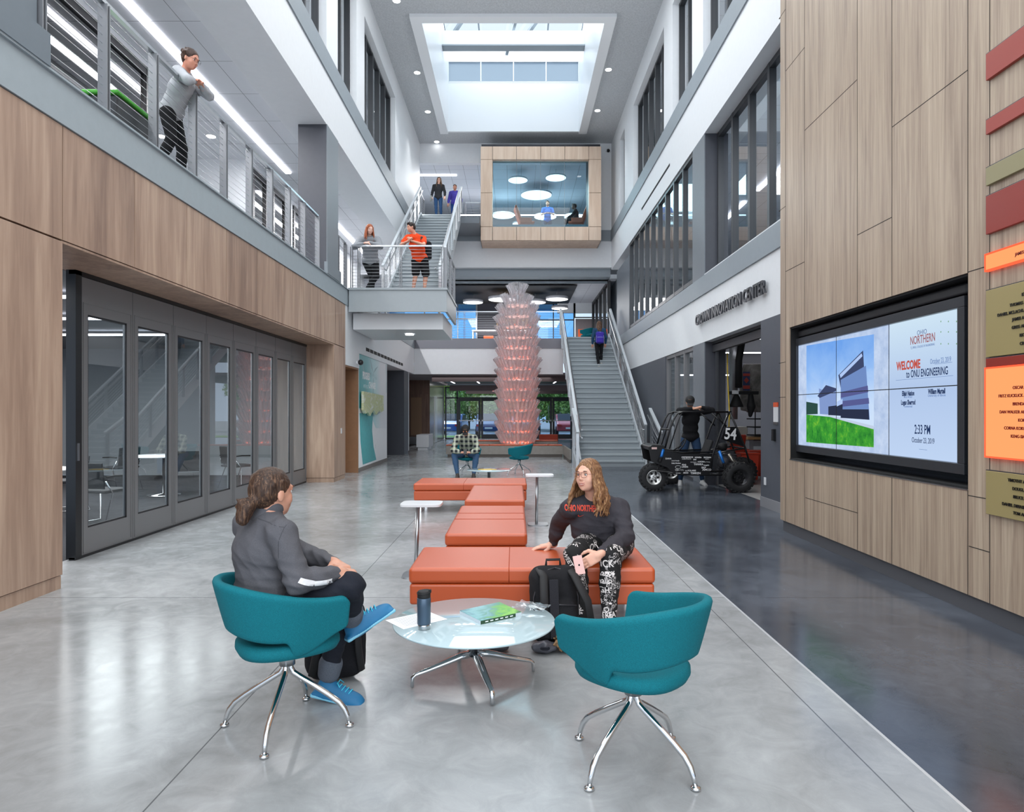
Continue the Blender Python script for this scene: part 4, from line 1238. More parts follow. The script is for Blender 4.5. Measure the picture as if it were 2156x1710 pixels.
for (x, y, z, lab) in ((XL, 16.9, 2.75, 'small dark security camera on the white wall left of the mural'), (3.75, YB - .15, 12.25, 'small dark security camera in the top right rear corner')):
    t = thing('security_camera', lab, 'camera', (x, y, z))
    MB().box(0, .05, -.03, .03, -.03, .03).build('bracket', M_WHITE2, t); MB().ball((.1, 0, 0), .07, 14).build('dome', M_BLACKM, t)
# mural
k = NT('teal_mural_print'); p = k.pos(); x, y, z = k.xyz(p)
n_ = k.noise(p, .8, 3, .5)
f = k.math('ADD', k.math('DIVIDE', k.math('SUBTRACT', y, 17.25), 3.0), k.math('MULTIPLY', k.math('SUBTRACT', n_, .5), .35))
k.l(k.ramp(f, [(.0, '#3f9fa3'), (.3, '#6fbcc0'), (.62, '#b9dde0'), (.95, '#dcdfe3')]), k.b.inputs['Base Color']); k.b.inputs['Roughness'].default_value = .4
mu = thing('wall_mural', 'teal printed wall mural with white lettering fading to white on the left wall', 'mural', (XL - .028, 17.2, .12))
def mpt(px_, y_):
    Y = 3.928 * 1440 / (1083 - px_); return (Y - 17.2, EYE - (y_ - 868) * Y / 1440 - .12)
m = MB(); m.prism([(0.1, 1.5), (.1, 3.85 - .12 - .85), (3.85, 3.85 - .97), (3.85, .9), (2.2, .95), (1.2, 1.5)], 'x', 0, .004)
m.build('print', k.m, mu)
m = MB(); m.prism([mpt(757, 870), mpt(785, 870), mpt(783, 905), mpt(786, 940), mpt(792, 968), mpt(764, 978), mpt(759, 930)], 'x', 0, .006)
m.build('teal_swoosh', mat('teal_print', '#4fa9ad', .4, var=.1), mu)
m = MB()
m.text('PROGRESS', .26, plane_M((.006, mpt(763, 799)[0], mpt(763, 797)[1]), (0, 1, 0), (0, 0, 1)), .001, bold=.012, xscale=.72)
m.build('lettering', mat('white_print', '#eef2f3', .4), mu); m = MB()
m.text('CHANGE!', .24, plane_M((.006, mpt(776, 818)[0], mpt(776, 817)[1]), (0, 1, 0), (0, 0, 1)), .001, bold=.010, xscale=.85)
m.build('lettering', mat('white_print', '#eef2f3', .4), mu)
m = MB()
m.text('IS IMPOSSIBLE', .13, plane_M((.006, mpt(782, 799)[0], mpt(782, 798)[1]), (0, 1, 0), (0, 0, 1)), .001)
m.build('small_lettering', mat('pale_print', '#cfe6e8', .4), mu); m = MB()
m.text('WITHOUT', .14, plane_M((.006, mpt(764.5, 817)[0], mpt(764.5, 817)[1]), (0, 1, 0), (0, 0, 1)), .001, xscale=1.0)
m.build('small_lettering', mat('pale_print', '#cfe6e8', .4), mu)
m = MB()
for (a, b) in ((771, 800), (786, 786), (813, 745)):
    c = mpt(a, b); 
    m.prism([(c[0] - .03, c[1] - 1.2), (c[0] + .03, c[1] - 1.2), (c[0] + .015, c[1]), (c[0] - .015, c[1])], 'x', .001, .0046)
    for q in (20, 140, 260):
        u = Vector((math.cos(R(q)), math.sin(R(q)))) * .7; w = Vector((-u.y, u.x)) * .08
        m.prism([(c[0], c[1]), (c[0] + u.x * .4 + w.x, c[1] + u.y * .4 + w.y), (c[0] + u.x, c[1] + u.y), (c[0] + u.x * .4 - w.x * .3, c[1] + u.y * .4 - w.y * .3)], 'x', .001, .0046)
m.build('turbine_print', mat('dim_teal_print', '#94b4ba', .4), mu)
k = NT('cast_glass_relief'); p = k.pos(); n_ = k.noise(k.mapping(p, (1, 1.5, 4)), 1.4, 5, .6, 1)
k.l(k.ramp(n_, [(.3, '#d9dcc9'), (.5, '#cfd39f'), (.7, '#eceee6')]), k.b.inputs['Base Color']); k.b.inputs['Roughness'].default_value = .2; k.bump(n_, .4, .03)
t = thing('glass_relief', 'pale cast glass wall relief with wavy lower edge on the teal mural', 'wall art', (XL + .02, 17.35, 1.5))
P = [(0, .55), (2.65, .5), (2.65, .07), (2.3, .02), (2.0, .07), (1.6, -.05), (1.2, .08), (.8, -.08), (.5, .02), (.2, -.02), (0, .08)]
MB().prism(P, 'x', 0, .06).build('glass_panel', k.m, t)
MB().tube([(0, .3, .45), (-.03, .3, .45)], .012).tube([(0, 2.3, .42), (-.03, 2.3, .42)], .012).build('standoff', M_ALU, t)
t = thing('linear_air_vent', 'black linear air vent slot above the mural', 'vent', (XL, 17.95, 3.13))
m = MB()
for i in range(12): m.box(0, .01, i * .5, i * .5 + .42, 0, .09)
m.build('slots', M_BLACK, t)
MB().box(0, .006, -.02, 5.95, -.012, .102).build('frame', M_WHITE2, t)
# small blocks near the black column and bench behind it
o = MB().box(-3.9, -3.4, 27.2, 28.6, .12, .62).box(-3.85, -3.45, 27.25, 28.5, .0, .12).build('white_plinth', M_WHITE2, bev=.01); tag(o, 'low white block bench beside the charcoal column near the entrance', 'bench')

# ================================================================ glass sculpture and its bench ring
GX, GY = .11, 24.6
k = NT('cast_clear_glass'); k.t.nodes.remove(k.b)
tr = k.n('ShaderNodeBsdfTransparent'); tr.inputs[0].default_value = (.97, .95, .96, 1)
gl = k.n('ShaderNodeBsdfGlossy'); gl.inputs['Roughness'].default_value = .12
df = k.n('ShaderNodeBsdfTranslucent'); df.inputs[0].default_value = (.95, .93, .95, 1)
dd = k.n('ShaderNodeBsdfDiffuse'); dd.inputs[0].default_value = (.95, .94, .97, 1)
lw = k.n('ShaderNodeLayerWeight'); lw.inputs[0].default_value = .35
m1 = k.n('ShaderNodeMixShader'); m1.inputs[0].default_value = .5; k.l(df.outputs[0], m1.inputs[1]); k.l(dd.outputs[0], m1.inputs[2])
m2 = k.n('ShaderNodeMixShader'); m2.inputs[0].default_value = .45; k.l(m1.outputs[0], m2.inputs[1]); k.l(gl.outputs[0], m2.inputs[2])
m3 = k.n('ShaderNodeMixShader'); k.l(k.math('ADD', k.math('MULTIPLY', lw.outputs['Facing'], .62), .30), m3.inputs[0]); k.l(tr.outputs[0], m3.inputs[1]); k.l(m2.outputs[0], m3.inputs[2])
k.l(m3.outputs[0], k.o.inputs[0]); M_CAST = k.m
tw = thing('glass_sculpture', 'tall tiered tower of clear glass vases glowing coral inside the bench ring', 'sculpture', (GX, GY, 0))
MB().lathe([(.5, .02), (.62, .02), (.62, .40), (.5, .40)], 32).build('plinth', M_STEEL, tw)
MB().tube([(0, 0, .4), (0, 0, 5.9)], .06, 12).build('centre_pole', M_ALU, tw)
def vase_mb(h=.46, r=.068, flare=1.35, seg=12):
    m = MB(); m.smooth = True
    prof = [(.35, 0), (1.0, .02), (1.02, .3), (1.05, .7), (flare, 1.0)]
    vs = []; fs = []
    for j, (q, z) in enumerate(prof):
        for i in range(seg):
            t_ = 2 * PI * i / seg; rr = r * q * (1 + (.13 if i % 2 else -.05) * (1 if z > 0 else 0))
            vs.append((rr * math.cos(t_), rr * math.sin(t_), z * h))
    for j in range(len(prof) - 1):
        for i in range(seg):
            i2 = (i + 1) % seg; fs.append((j * seg + i, j * seg + i2, (j + 1) * seg + i2, (j + 1) * seg + i))
    fs.append(tuple(range(seg))[::-1])
    m._add(vs, fs, True)
    return m
NTI = 14; TIER = .378
slots = []
for k_ in range(NTI + 1):
    z = .40 + k_ * TIER
    rb = .56 if k_ < NTI - 2 else (.50, .36, .16)[k_ - NTI + 2]
    bulge = (.03 * math.sin(k_ * 1.3))
    if k_ == 0: rb = .52
    rt = rb + .235 + bulge
    nn = max(6, int(round(2 * PI * (rb + .1) / .155)))
    for i in range(nn):
        a = 2 * PI * (i + .5 * (k_ % 2)) / nn
        tilt = math.atan2(rt - rb, .47) * random.uniform(.8, 1.15)
        slots.append((math.sin(a) , k_, a, rb, z + random.uniform(-.02, .03), tilt, random.uniform(.9, 1.12), random.uniform(0, 1)))
def slot_M(s):
    _, k_, a, rb, z, tilt, sc, tw_ = s
    return Matrix.Translation((rb * math.cos(a), rb * math.sin(a), z)) @ Matrix.Rotation(a, 4, 'Z') @ Matrix.Rotation(tilt, 4, 'Y') @ Matrix.Rotation(tw_, 4, 'Z') @ Matrix.Scale(sc, 4)
slots.sort(key=lambda s: s[0])      # the nearest ones face the camera (-Y)
proto = vase_mb().build('glass_vase', M_CAST, tw)
proto.matrix_local = slot_M(slots[0])
for s in slots[1:100]:
    c = proto.copy(); COL.objects.link(c); c.parent = tw; c.matrix_local = slot_M(s)
base_m = vase_mb(); allm = MB()
for s in slots[100:]:
    allm.M = slot_M(s); allm._add(base_m.v, base_m.f, True)
allm.M = None
o = allm.build('glass_vase_cluster', M_CAST, tw); o['kind'] = 'stuff'
M_CORAL = emis('coral_led', '#ff6f4e', 3.2)
for k_ in range(NTI):
    z = .44 + k_ * TIER; rb = .5 if k_ < NTI - 2 else (.4, .25)[k_ - NTI + 2]
    m = MB(); n_ = 30
    for i in range(n_):
        if (i * 7 + k_ * 3) % 5 < (3 if k_ < 10 else 1):
            a = 2 * PI * i / n_; a2 = a + .13
            m.bar((rb * math.cos(a), rb * math.sin(a), z), (rb * math.cos(a2), rb * math.sin(a2), z), .03, .05)
    m.build('led_ring', M_CORAL, tw)
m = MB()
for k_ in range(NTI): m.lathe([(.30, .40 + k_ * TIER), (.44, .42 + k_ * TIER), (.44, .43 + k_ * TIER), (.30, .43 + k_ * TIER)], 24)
m.build('tier_disc', mat('glowing_tier_fill', '#efe6e5', .3, emit='#ffcabc', es=.8), tw)  # discs made to glow so the vases brighten from inside

M_ORANGE = fabric('orange_upholstery', '#bf4f1a', 500, .15, .10, .45)
_b = M_ORANGE.node_tree.nodes['Principled BSDF']; _b.inputs['Specular IOR Level'].default_value = .6; _b.inputs['Sheen Weight'].default_value = .0; _b.inputs['Sheen Roughness'].default_value = .4; _b.inputs['Coat Weight'].default_value = .5; _b.inputs['Coat Roughness'].default_value = .35
M_BENCHW = mat('grey_oak_bench', '#8d8780', .35, var=.08)
t = thing('bench_ring', 'grey oak bench enclosure with slim orange seat pads around the glass sculpture', 'bench', (0, 23, 0))
m = MB()
m.box(-2.3, 1.66, 0, .48, .1, .385); m.box(1.64, 1.70, -2.6, 0, .1, .40)
m.box(-2.3, 1.66, 3.1, 3.6, .1, .40); m.box(-2.35, -1.9, .48, 3.1, .1, .385)
m.build('base', M_BENCHW, t)
MB().box(-2.25, 1.62, .03, .45, 0, .1).box(1.645, 1.69, -2.6, 0, 0, .1).build('toe_kick', mat('brown_toe_kick', '#5a524c', .5), t)
for i in range(8): MB().box(-2.3 + i * .49, -2.3 + (i + 1) * .49 - .006, .0, .44, .39, .425).build('seat_pad', M_ORANGE, t, bev=.012)
for i in range(6): MB().box(-2.3 + i * .66, -2.3 + (i + 1) * .66 - .006, 3.12, 3.5, .405, .45).build('seat_pad', M_ORANGE, t, bev=.012)
o = MB().box(-.35, .4, -.2, .25, .0, .62).build('red_bench_back', mat('rust_red_fabric', '#9c3b26', .8), bev=.03); o.location = (1.35, 27.6, 0); tag(o, 'rust red padded seat block behind the sculpture by the right doors', 'seat')

# ================================================================ orange benches
def bench(name, x0, x1, y0, y1, label, seams=(), group='orange upholstered benches'):
    t = thing(name, label, 'bench', ((x0 + x1) / 2, (y0 + y1) / 2, 0), 0, group)
    a, b = (x1 - x0) / 2, (y1 - y0) / 2
    def soft(z0, z1, inset, nm, r):
        m = MB(); m.box(-a + inset, a - inset, -b + inset, b - inset, z0, z1)
        o = m.build(nm, M_ORANGE, t, bev=r, seg=4); return o
    c = soft(.328, .44, 0, 'cushion', .028)
    soft(.18, .326, .006, 'base', .02)
    m = MB()
    for s in seams:
        if s[0] == 'x': m.tube([(s[1], -b + .0, .34), (s[1], -b - .001, .425), (s[1], -b + .02, .441), (s[1], b - .02, .441), (s[1], b, .42)], .003, 5)
        else: m.tube([(-a, s[1], .34), (-a + .02, s[1], .441), (a - .02, s[1], .441), (a, s[1], .34)], .003, 5)
    if seams: m.build('seam', fabric('orange_seam', '#a8431d'), t)
    for sx in (-1, 1):
        for sy_ in (-1, 1):
            MB().box(sx * (a - .09) - .02, sx * (a - .09) + .02, sy_ * (b - .09) - .02, sy_ * (b - .09) + .02, 0, .185).build('leg', M_CHROME, t)
    return t
bench('ottoman_bench', -.735, .98, 4.74, 5.50, 'long orange upholstered bench on which the woman in patterned leggings sits', [('x', -.16)])
bench('ottoman_bench', -.62, .115, 6.08, 7.92, 'orange bench set lengthwise just behind the nearest bench', [('y', -.1), ('y', .3)])
bench('ottoman_bench', -.615, .13, 8.42, 10.1, 'small looking orange bench between the lengthwise one and the far crosswise one', [])
bench('ottoman_bench', -1.53, .19, 10.35, 11.25, 'farthest orange bench lying crosswise', [('x', -.1)])

# ================================================================ C-shaped side tables
def side_table(x, y, dx, label, rz=0):
    t = thing('side_table', label, 'side table', (x, y, 0), rz, 'white laptop side tables')
    m = MB(); n_ = 28; P = []
    for i in range(n_):
        a = 2 * PI * i / n_; c, s = math.cos(a), math.sin(a)
        P.append((.19 * math.copysign(abs(c) ** .35, c), .15 * math.copysign(abs(s) ** .35, s)))
    m.prism(P, 'z', .655, .68); o = m.build('table_top', mat('white_laminate', '#dfe1e4', .3), t, bev=.004)
    MB().prism([(dx + p[0] * .72, p[1] * .9) for p in P], 'z', 0.001, .014).build('base_plate', M_STEEL, t)
    MB().tube([(dx - .02, 0, .01), (-.03 + dx * .15, 0, .655)], .019, 12).build('post', M_STEEL, t)
side_table(-.86, 6.36, -.04, 'white topped C-shaped side table left of the orange benches')
side_table(.34, 9.25, -.02, 'white topped C-shaped side table right of the orange benches')

# ================================================================ teal swivel chairs
M_TEAL = fabric('teal_upholstery', '#0b6a76', 380, .5, .2, .85)
def ss(a, b, x):
    t_ = min(1, max(0, (x - a) / (b - a))); return t_ * t_ * (3 - 2 * t_)
def shell_mesh():
    m = MB(); m.smooth = True
    NU, NV = 72, 9
    vs = []
    for i in range(NU + 1):
        u = -1 + 2 * i / NU; au = abs(u)
        zt = .745 - .085 * ss(.12, .95, au) - .035 * ss(.95, 1, au) ** 2
        zb = .505 - .03 * ss(0, .5, au)
        zb = zb + (.395 - zb) * ss(.57, .61, au)
        zb += .10 * ss(.66, .98, au) + .03 * ss(.96, 1, au) ** 2
        for j in range(NV + 1):
            z = zb + (zt - zb) * j / NV
            q = (z - .39) / .35
            rr = .225 + .10 * max(0, q) ** .8
            if au <= .68:
                a = au / .68 * PI / 2
                x = rr * 1.0 * math.sin(a) ** .95 if a > 0 else 0; y = -rr * 1.03 * math.cos(a)
            else:
                s_ = (au - .68) / .32
                x = rr * (1 - .05 * s_ * s_); y = .215 * s_
            vs.append((math.copysign(x, u), y, z))
    fs = []
    for i in range(NU):
        for j in range(NV):
            a = i * (NV + 1) + j; fs.append((a, a + NV + 1, a + NV + 2, a + 1))
    m._add(vs, fs, True)
    return m
def seat_mesh():
    m = MB(); m.smooth = True
    NR, NA = 8, 48
    def outline(a):
        c, s = math.cos(a), math.sin(a)
        return Vector((.232 * math.copysign(abs(c) ** .8, c), .235 * math.copysign(abs(s) ** .85, s) + .005))
    vs = [(0, 0, .435)]
    prof = [(.25, .434), (.5, .436), (.75, .442), (.93, .445), (.995, .428), (1.0, .405), (.95, .383), (.6, .368), (.2, .365)]
    for q, z in prof:
        for k_ in range(NA):
            p = outline(2 * PI * k_ / NA) * q; up = .012 * (abs(p.x) / .23) ** 2
            vs.append((p.x, p.y, z + up))
    fs = [(0, 1 + k_, 1 + (k_ + 1) % NA) for k_ in range(NA)]
    for r_ in range(len(prof) - 1):
        for k_ in range(NA):
            a = 1 + r_ * NA + k_; b = 1 + r_ * NA + (k_ + 1) % NA
            fs.append((a, a + NA, b + NA, b))
    fs.append(tuple(1 + (len(prof) - 1) * NA + k_ for k_ in range(NA))[::-1])
    m._add(vs, fs, True)
    return m
def make_chair(label, x, y, rz, base_rz):
    t = thing('swivel_chair', label, 'chair', (x, y, 0), rz, 'teal upholstered swivel chairs')
    o = shell_mesh().build('backrest', M_TEAL, t, solid=.042, sub=1)
    o.modifiers['solid'].use_rim = True; o.modifiers['solid'].offset = -1
    seat_mesh().build('seat', M_TEAL, t)
    MB().lathe([(.03, .30), (.038, .30), (.038, .372), (.02, .372)], 24).build('swivel_column', M_STEEL, t)
    for q in range(4):
        a = base_rz - rz + q * PI / 2
        c, s = math.cos(a), math.sin(a)
        m = MB()
        pts = [(r_ * c, r_ * s, z_) for r_, z_ in ((.016, .325), (.018, .285), (.03, .262), (.06, .243), (.13, .2), (.2, .155), (.252, .118), (.278, .085), (.293, .05), (.302, .016))]
        m.tube(pts, [.0135] * 8 + [.012, .010], 12)
        lg = m.build('leg', M_CHROME, t)
        MB().lathe([(.004, .022), (.012, .016), (.021, .012), (.021, .003), (.015, 0)], 16, (.303 * c, .303 * s, 0)).build('glide', M_CHROME, lg)
    return t
ch1 = make_chair('nearest right teal tub chair, empty, on chrome spider legs', .515, 2.965, R(45), R(45))
ch2 = make_chair('teal tub chair on the left holding the woman in the grey jacket', -1.10, 3.31, R(-55), R(0))
ch3 = make_chair('distant empty teal tub chair near the bench ring', .12, 16.6, R(75), R(20))
ch4 = make_chair('distant teal tub chair under the man in the plaid shirt', -1.12, 16.3, R(200), R(30))
ch5 = make_chair('teal tub chair on the second floor beside the office door', 3.1, 29.5, R(70), R(0)); ch5.location.z = 4.39

# ================================================================ round glass tables
def coffee_table(x, y, top, label, rz, group='round glass coffee tables'):
    t = thing('coffee_table', label, 'table', (x, y, 0), rz, group)
    k = MATS.get('frosted_table_glass')
    if k is None:
        q = NT('frosted_table_glass'); q.b.inputs['Base Color'].default_value = srgb('#b4c9cf'); q.b.inputs['Roughness'].default_value = .05
        q.b.inputs['Specular IOR Level'].default_value = .6; q.b.inputs['Coat Weight'].default_value = .5; q.b.inputs['Coat Roughness'].default_value = .02
        MATS['frosted_table_glass'] = k = q.m
    MB().lathe([(.001, top - .012), (.452, top - .012), (.457, top - .008), (.457, top - .003), (.453, top), (.001, top)], 96).build('glass_top', k, t)
    MB().lathe([(.001, .14), (.03, .14), (.032, top - .04), (.09, top - .026), (.09, top - .013), (.001, top - .013)], 24).build('column', M_STEEL, t)
    for q in range(4):
        a = q * PI / 2
        m = MB()
        pts = [(.02, .155), (.08, .148), (.18, .118), (.28, .09), (.335, .076), (.352, .062), (.355, .01)]
        m.tube([(r_ * math.cos(a), r_ * math.sin(a), z_) for r_, z_ in pts], [.026, .026, .022, .018, .015, .014, .013], 10, flat=(1, .75))
        m.build('leg', M_CHROME, t)
    return t
coffee_table(-.226, 3.87, .345, 'round frosted glass coffee table between the two women', R(18.6))
coffee_table(-.52, 14.0, .345, 'distant round glass table in front of the man in plaid', R(30))

# objects on the table
tb = thing('travel_mug', 'slate blue travel mug with black lid on the glass table', 'mug', (-.49, 3.705, .345))
MB().lathe([(.001, 0), (.030, 0), (.032, .004), (.033, .02), (.033, .03)], 28).build('steel_base', M_STEEL, tb)
MB().lathe([(.001, .03), (.036, .03), (.0365, .035), (.0365, .075), (.037, .077), (.037, .118), (.0375, .122), (.0375, .168), (.035, .172), (.001, .172)], 28).build('body', mat('slate_blue_metallic', '#46586b', .35, metal=.4), tb)
m = MB().lathe([(.001, .172), (.0355, .172), (.036, .178), (.036, .196), (.034, .205), (.030, .208), (.001, .206)], 28)
m.tube([(.036 * math.cos(a), .036 * math.sin(a), .2 + .006 * math.cos(a - 1)) for a in [i * PI / 8 for i in range(17)]], .003, 6)
m.box(.026, .04, -.006, .006, .198, .214)
m.build('lid', M_RUBBER, tb)
def page(name, label, cat, quad_, z, th, mt, parent=None):
    m = MB(); c = sum((Vector((a, b, 0)) for a, b in quad_), Vector()) / 4
    m.prism([(a - c.x, b - c.y) for a, b in quad_], 'z', 0, th)
    o = m.build(name, mt); o.location = (c.x, c.y, z); return tag(o, label, cat)
pq = [(-.728, 3.856), (-.600, 3.694), (-.380, 3.875), (-.510, 4.03)]
pp = page('paper_sheet', 'white printed sheet lying under the travel mug', 'paper', pq, .346, .0012, mat('white_paper', '#eceef2', .7))
m = MB()
for i in range(9):
    a = Vector((-.60, 3.69 + .03)) ; u = Vector((.775, .62)).normalized(); v = Vector((-.62, .775)).normalized()
    s0 = a + v * (.02 + i * .018) + u * .02; s1 = s0 + u * (.2 if i % 3 else .13)
    c = pp.location
    m.quad((s0.x - c.x, s0.y - c.y, .0014), (s1.x - c.x, s1.y - c.y, .0014), (s1.x + v.x * .003 - c.x, s1.y + v.y * .003 - c.y, .0014), (s0.x + v.x * .003 - c.x, s0.y + v.y * .003 - c.y, .0014))
m.build('printed_lines', mat('grey_ink', '#9a9ca3', .8), pp)
mq = [(-.318, 3.98), (-.187, 3.785), (.041, 3.953), (-.091, 4.16)]
k = NT('magazine_cover'); p = k.pos(True); x, y, z = k.xyz(p); n_ = k.noise(p, 9, 5, .6, 1.5)
f = k.math('ADD', k.math('ADD', k.math('MULTIPLY', x, 2.2), .5), k.math('MULTIPLY', k.math('SUBTRACT', n_, .5), .9))
k.l(k.ramp(f, [(.0, '#3d7480'), (.3, '#6fb0b8'), (.5, '#4b8d86'), (.62, '#5fae3f'), (.8, '#8ccb4d'), (.97, '#2f6a34')]), k.b.inputs['Base Color']); k.b.inputs['Roughness'].default_value = .2
mg = page('magazine', 'thick magazine with green and blue landscape cover on the glass table', 'magazine', mq, .345, .019, mat('page_edges', '#c9d3da', .7))
m = MB(); c = mg.location; m.prism([(a - c.x, b - c.y) for a, b in mq], 'z', .0192, .0205); m.build('cover', k.m, mg)
m = MB(); a, b = Vector(mq[1]), Vector(mq[2]); u = (b - a).normalized()
m.M = plane_M((a.x - c.x + u.x * .02 + .001, a.y - c.y + u.y * .02 - .002, .009), (u.x, u.y, 0), (0, 0, 1))
m.box(-.02, .22, -.009, .010, -.001, .0); m.cur = 1
for i in range(6): m.box(.01 + i * .034, .03 + i * .034, -.002, .004, 0, .001)
m.M = None; m.build('spine', [mat('dark_spine', '#2c4c33', .3), mat('white_print')], mg)
bag = MB(); rnd = random.Random(4); vs = []; N = 9
for i in range(N):
    for j in range(N): vs.append((-.10 + .2 * i / (N - 1), -.07 + .14 * j / (N - 1), .004 + .02 * abs(math.sin(i * 1.9 + j) * math.cos(j * 2.3)) + rnd.uniform(0, .008)))
bag._add(vs, [(i * N + j, (i + 1) * N + j, (i + 1) * N + j + 1, i * N + j + 1) for i in range(N - 1) for j in range(N - 1)], True)
o = bag.build('plastic_bag', glass('thin_plastic', (.93, .96, .97, 1), .12, .15)); o.location = (.10, 4.08, .347); o.rotation_euler.z = -.5; tag(o, 'crumpled clear plastic bag behind the magazine on the glass table', 'bag')
bk = page('magazine', 'flat yellow and white magazine on the distant glass table', 'magazine', [(-.75, 14.0), (-.62, 13.86), (-.36, 13.95), (-.5, 14.12)], .345, .012, mat('yellow_cover', '#d9b544', .4))

# ================================================================ meeting room furniture
M_MESH = mat('black_mesh_fabric', '#202226', .8); M_PADS = mat('grey_seat_pad', '#9ba0a6', .8)
def meeting_chair(x, y, rz, label):
    t = thing('meeting_chair', label, 'chair', (x, y, 0), rz, 'black mesh chairs in the meeting room')
    MB().box(-.24, .24, -.22, .24, .44, .48).build('seat', M_MESH, t, bev=.015)
    m = MB()
    m.prism([(-.22, .5), (-.26, .84), (-.245, .85), (-.20, .5)], 'x', -.23, .23); m.build('backrest', M_MESH, t, bev=.01)
    for sx in (-1, 1):
        MB().tube([(sx * .25, .24, .45), (sx * .27, .26, .02), (sx * .27, -.26, .02), (sx * .25, -.1, .44), (sx * .25, -.22, .60)], .011, 8).build('leg_frame', M_CHROME, t)
        MB().tube([(sx * .26, -.22, .66), (sx * .28, -.1, .67), (sx * .28, .12, .66)], .013, 8).build('armrest', M_RUBBER, t)
    return t
for i, (x, y, rz) in enumerate(((-6.2, 7.6, -1.2), (-7.4, 8.6, -2.4), (-5.6, 9.3, -.2), (-6.9, 10.6, 2.2), (-5.5, 11.6, -2.8), (-7.6, 13.2, 1.2), (-5.5, 13.6, -.6), (-8.4, 10.0, 1.6), (-8.8, 7.4, .5))):
    meeting_chair(x, y, rz, 'black mesh meeting chair with chrome legs seen dimly through the folding doors')
for i, (x, y) in enumerate(((-6.7, 9.4), (-6.4, 12.5), (-8.7, 8.7))):
    t = thing('meeting_table', ('round pale table behind the second folding door', 'round pale table behind the far folding doors', 'round pale table deepest in the meeting room')[i], 'table', (x, y, 0), 0, None)
    MB().lathe([(.001, .71), (.55, .71), (.55, .735), (.001, .735)], 40).build('table_top', mat('white_laminate'), t)
    MB().lathe([(.001, 0), (.28, 0), (.28, .02), (.03, .04), (.03, .71), (.001, .71)], 24).build('pedestal', M_CHROME, t)

# ================================================================ second floor furniture, rear lounge
def lounge_chair(x, y, z, rz, label, col, h=.8, group=None, cat='chair', nm='lounge_chair'):
    t = thing(nm, label, cat, (x, y, z), rz, group)
    MB().box(-.24, .24, -.24, .24, .40, .48).build('seat', col, t, bev=.03)
    MB().prism([(-.28, .5), (-.36, h), (-.30, h + .02), (-.20, .48)], 'x', -.24, .24).build('backrest', col, t, bev=.025)
    for sx in (-1, 1):
        for sy_ in (-1, 1): MB().tube([(sx * .18, sy_ * .18, .4), (sx * .22, sy_ * .23, 0)], .012, 6).build('leg', M_ALU, t)
M_OR2 = mat('orange_shell', '#d0562c', .5)
lounge_chair(-1.25, 33.3, 4.39, 0, 'orange chair at the white table in the rear second floor lounge, left one', M_OR2, group='orange lounge desk chairs')
lounge_chair(-.35, 33.4, 4.39, 1.2, 'orange chair seen side-on at the white table in the rear lounge', M_OR2, group='orange lounge desk chairs')
t = thing('work_table', 'long white framed work table behind the orange chairs in the rear lounge', 'table', (-.8, 34.2, 4.39))
MB().box(-1.3, 1.4, -.35, .35, 1.15, 1.2).build('table_top', M_WHITE2, t)
for x in (-1.28, 1.34): MB().box(x, x + .05, -.33, .33, 0, 1.15).build('leg', M_WHITE2, t)
t = thing('yellow_banner', 'yellow notice banner on the charcoal panel of the rear lounge', 'sign', (-.1, 34.9, 5.65))
MB().box(-.8, .8, 0, .02, 0, .62).build('panel', mat('amber_yellow', '#d9a83a', .5), t)
m = MB()
for i, (a, w) in enumerate(((.44, 1.0), (.32, .8), (.14, .5))):
    m.box(-.35, -.35 + w, -.004, 0, a, a + .05)
m.prism([(-.7, .18), (-.45, .28), (-.45, .36), (-.7, .26)], 'y', -.004, 0)
m.build('print', mat('amber_dark_print', '#8a6a2a', .6), t)
o = MB().box(-.16, .16, -.02, 0, -.2, .22).build('door_notice', mat('notice_orange', '#e0602f', .6)); o.location = (3.42, 34.99, 5.55); tag(o, 'orange notice sheet on the grey office door upstairs', 'notice')
# pod room chairs
def pod_chair(x, y, rz, label):
    t = thing('lounge_chair', label, 'chair', (x, y, Z3 - .02), rz, 'orange high-backed lounge chairs in the pod')
    MB().prism([(-.30, .36), (.34, .40), (.34, .50), (-.24, .46)], 'x', -.33, .33).build('seat', M_OR2, t, bev=.04)
    MB().prism([(-.26, .38), (-.50, 1.12), (-.42, 1.18), (-.14, .46)], 'x', -.35, .35).build('backrest', M_OR2, t, bev=.05)
    for sx in (-1, 1): MB().box(sx * .34 - .04, sx * .34 + .04, -.28, .22, .40, .62).build('armrest', M_OR2, t, bev=.03)
    for sx in (-1, 1):
        for sy_ in (-1, 1): MB().tube([(sx * .22, sy_ * .2, .38), (sx * .26, sy_ * .26, 0)], .014, 6).build('leg', M_ALU, t)
pod_chair(.48, 28.8, R(-85), 'orange high-backed lounge chair at the left of the pod window')
pod_chair(2.62, 28.8, R(85), 'orange high-backed lounge chair at the right of the pod window, occupied')
# green topped bin on the balcony
t = thing('recycling_bin', 'dark recycling bin with bright green lid at the balcony edge', 'bin', (-4.22, 7.3, Z2F))
MB().prism([(-.14, 0), (.14, 0), (.17, .38), (-.17, .38)], 'y', -.32, .32).build('body', mat('bin_grey', '#33363a', .5), t, bev=.03)
MB().box(-.19, .19, -.35, .35, .38, .42).build('lid', mat('bin_green', '#4fae3b', .4), t, bev=.015)
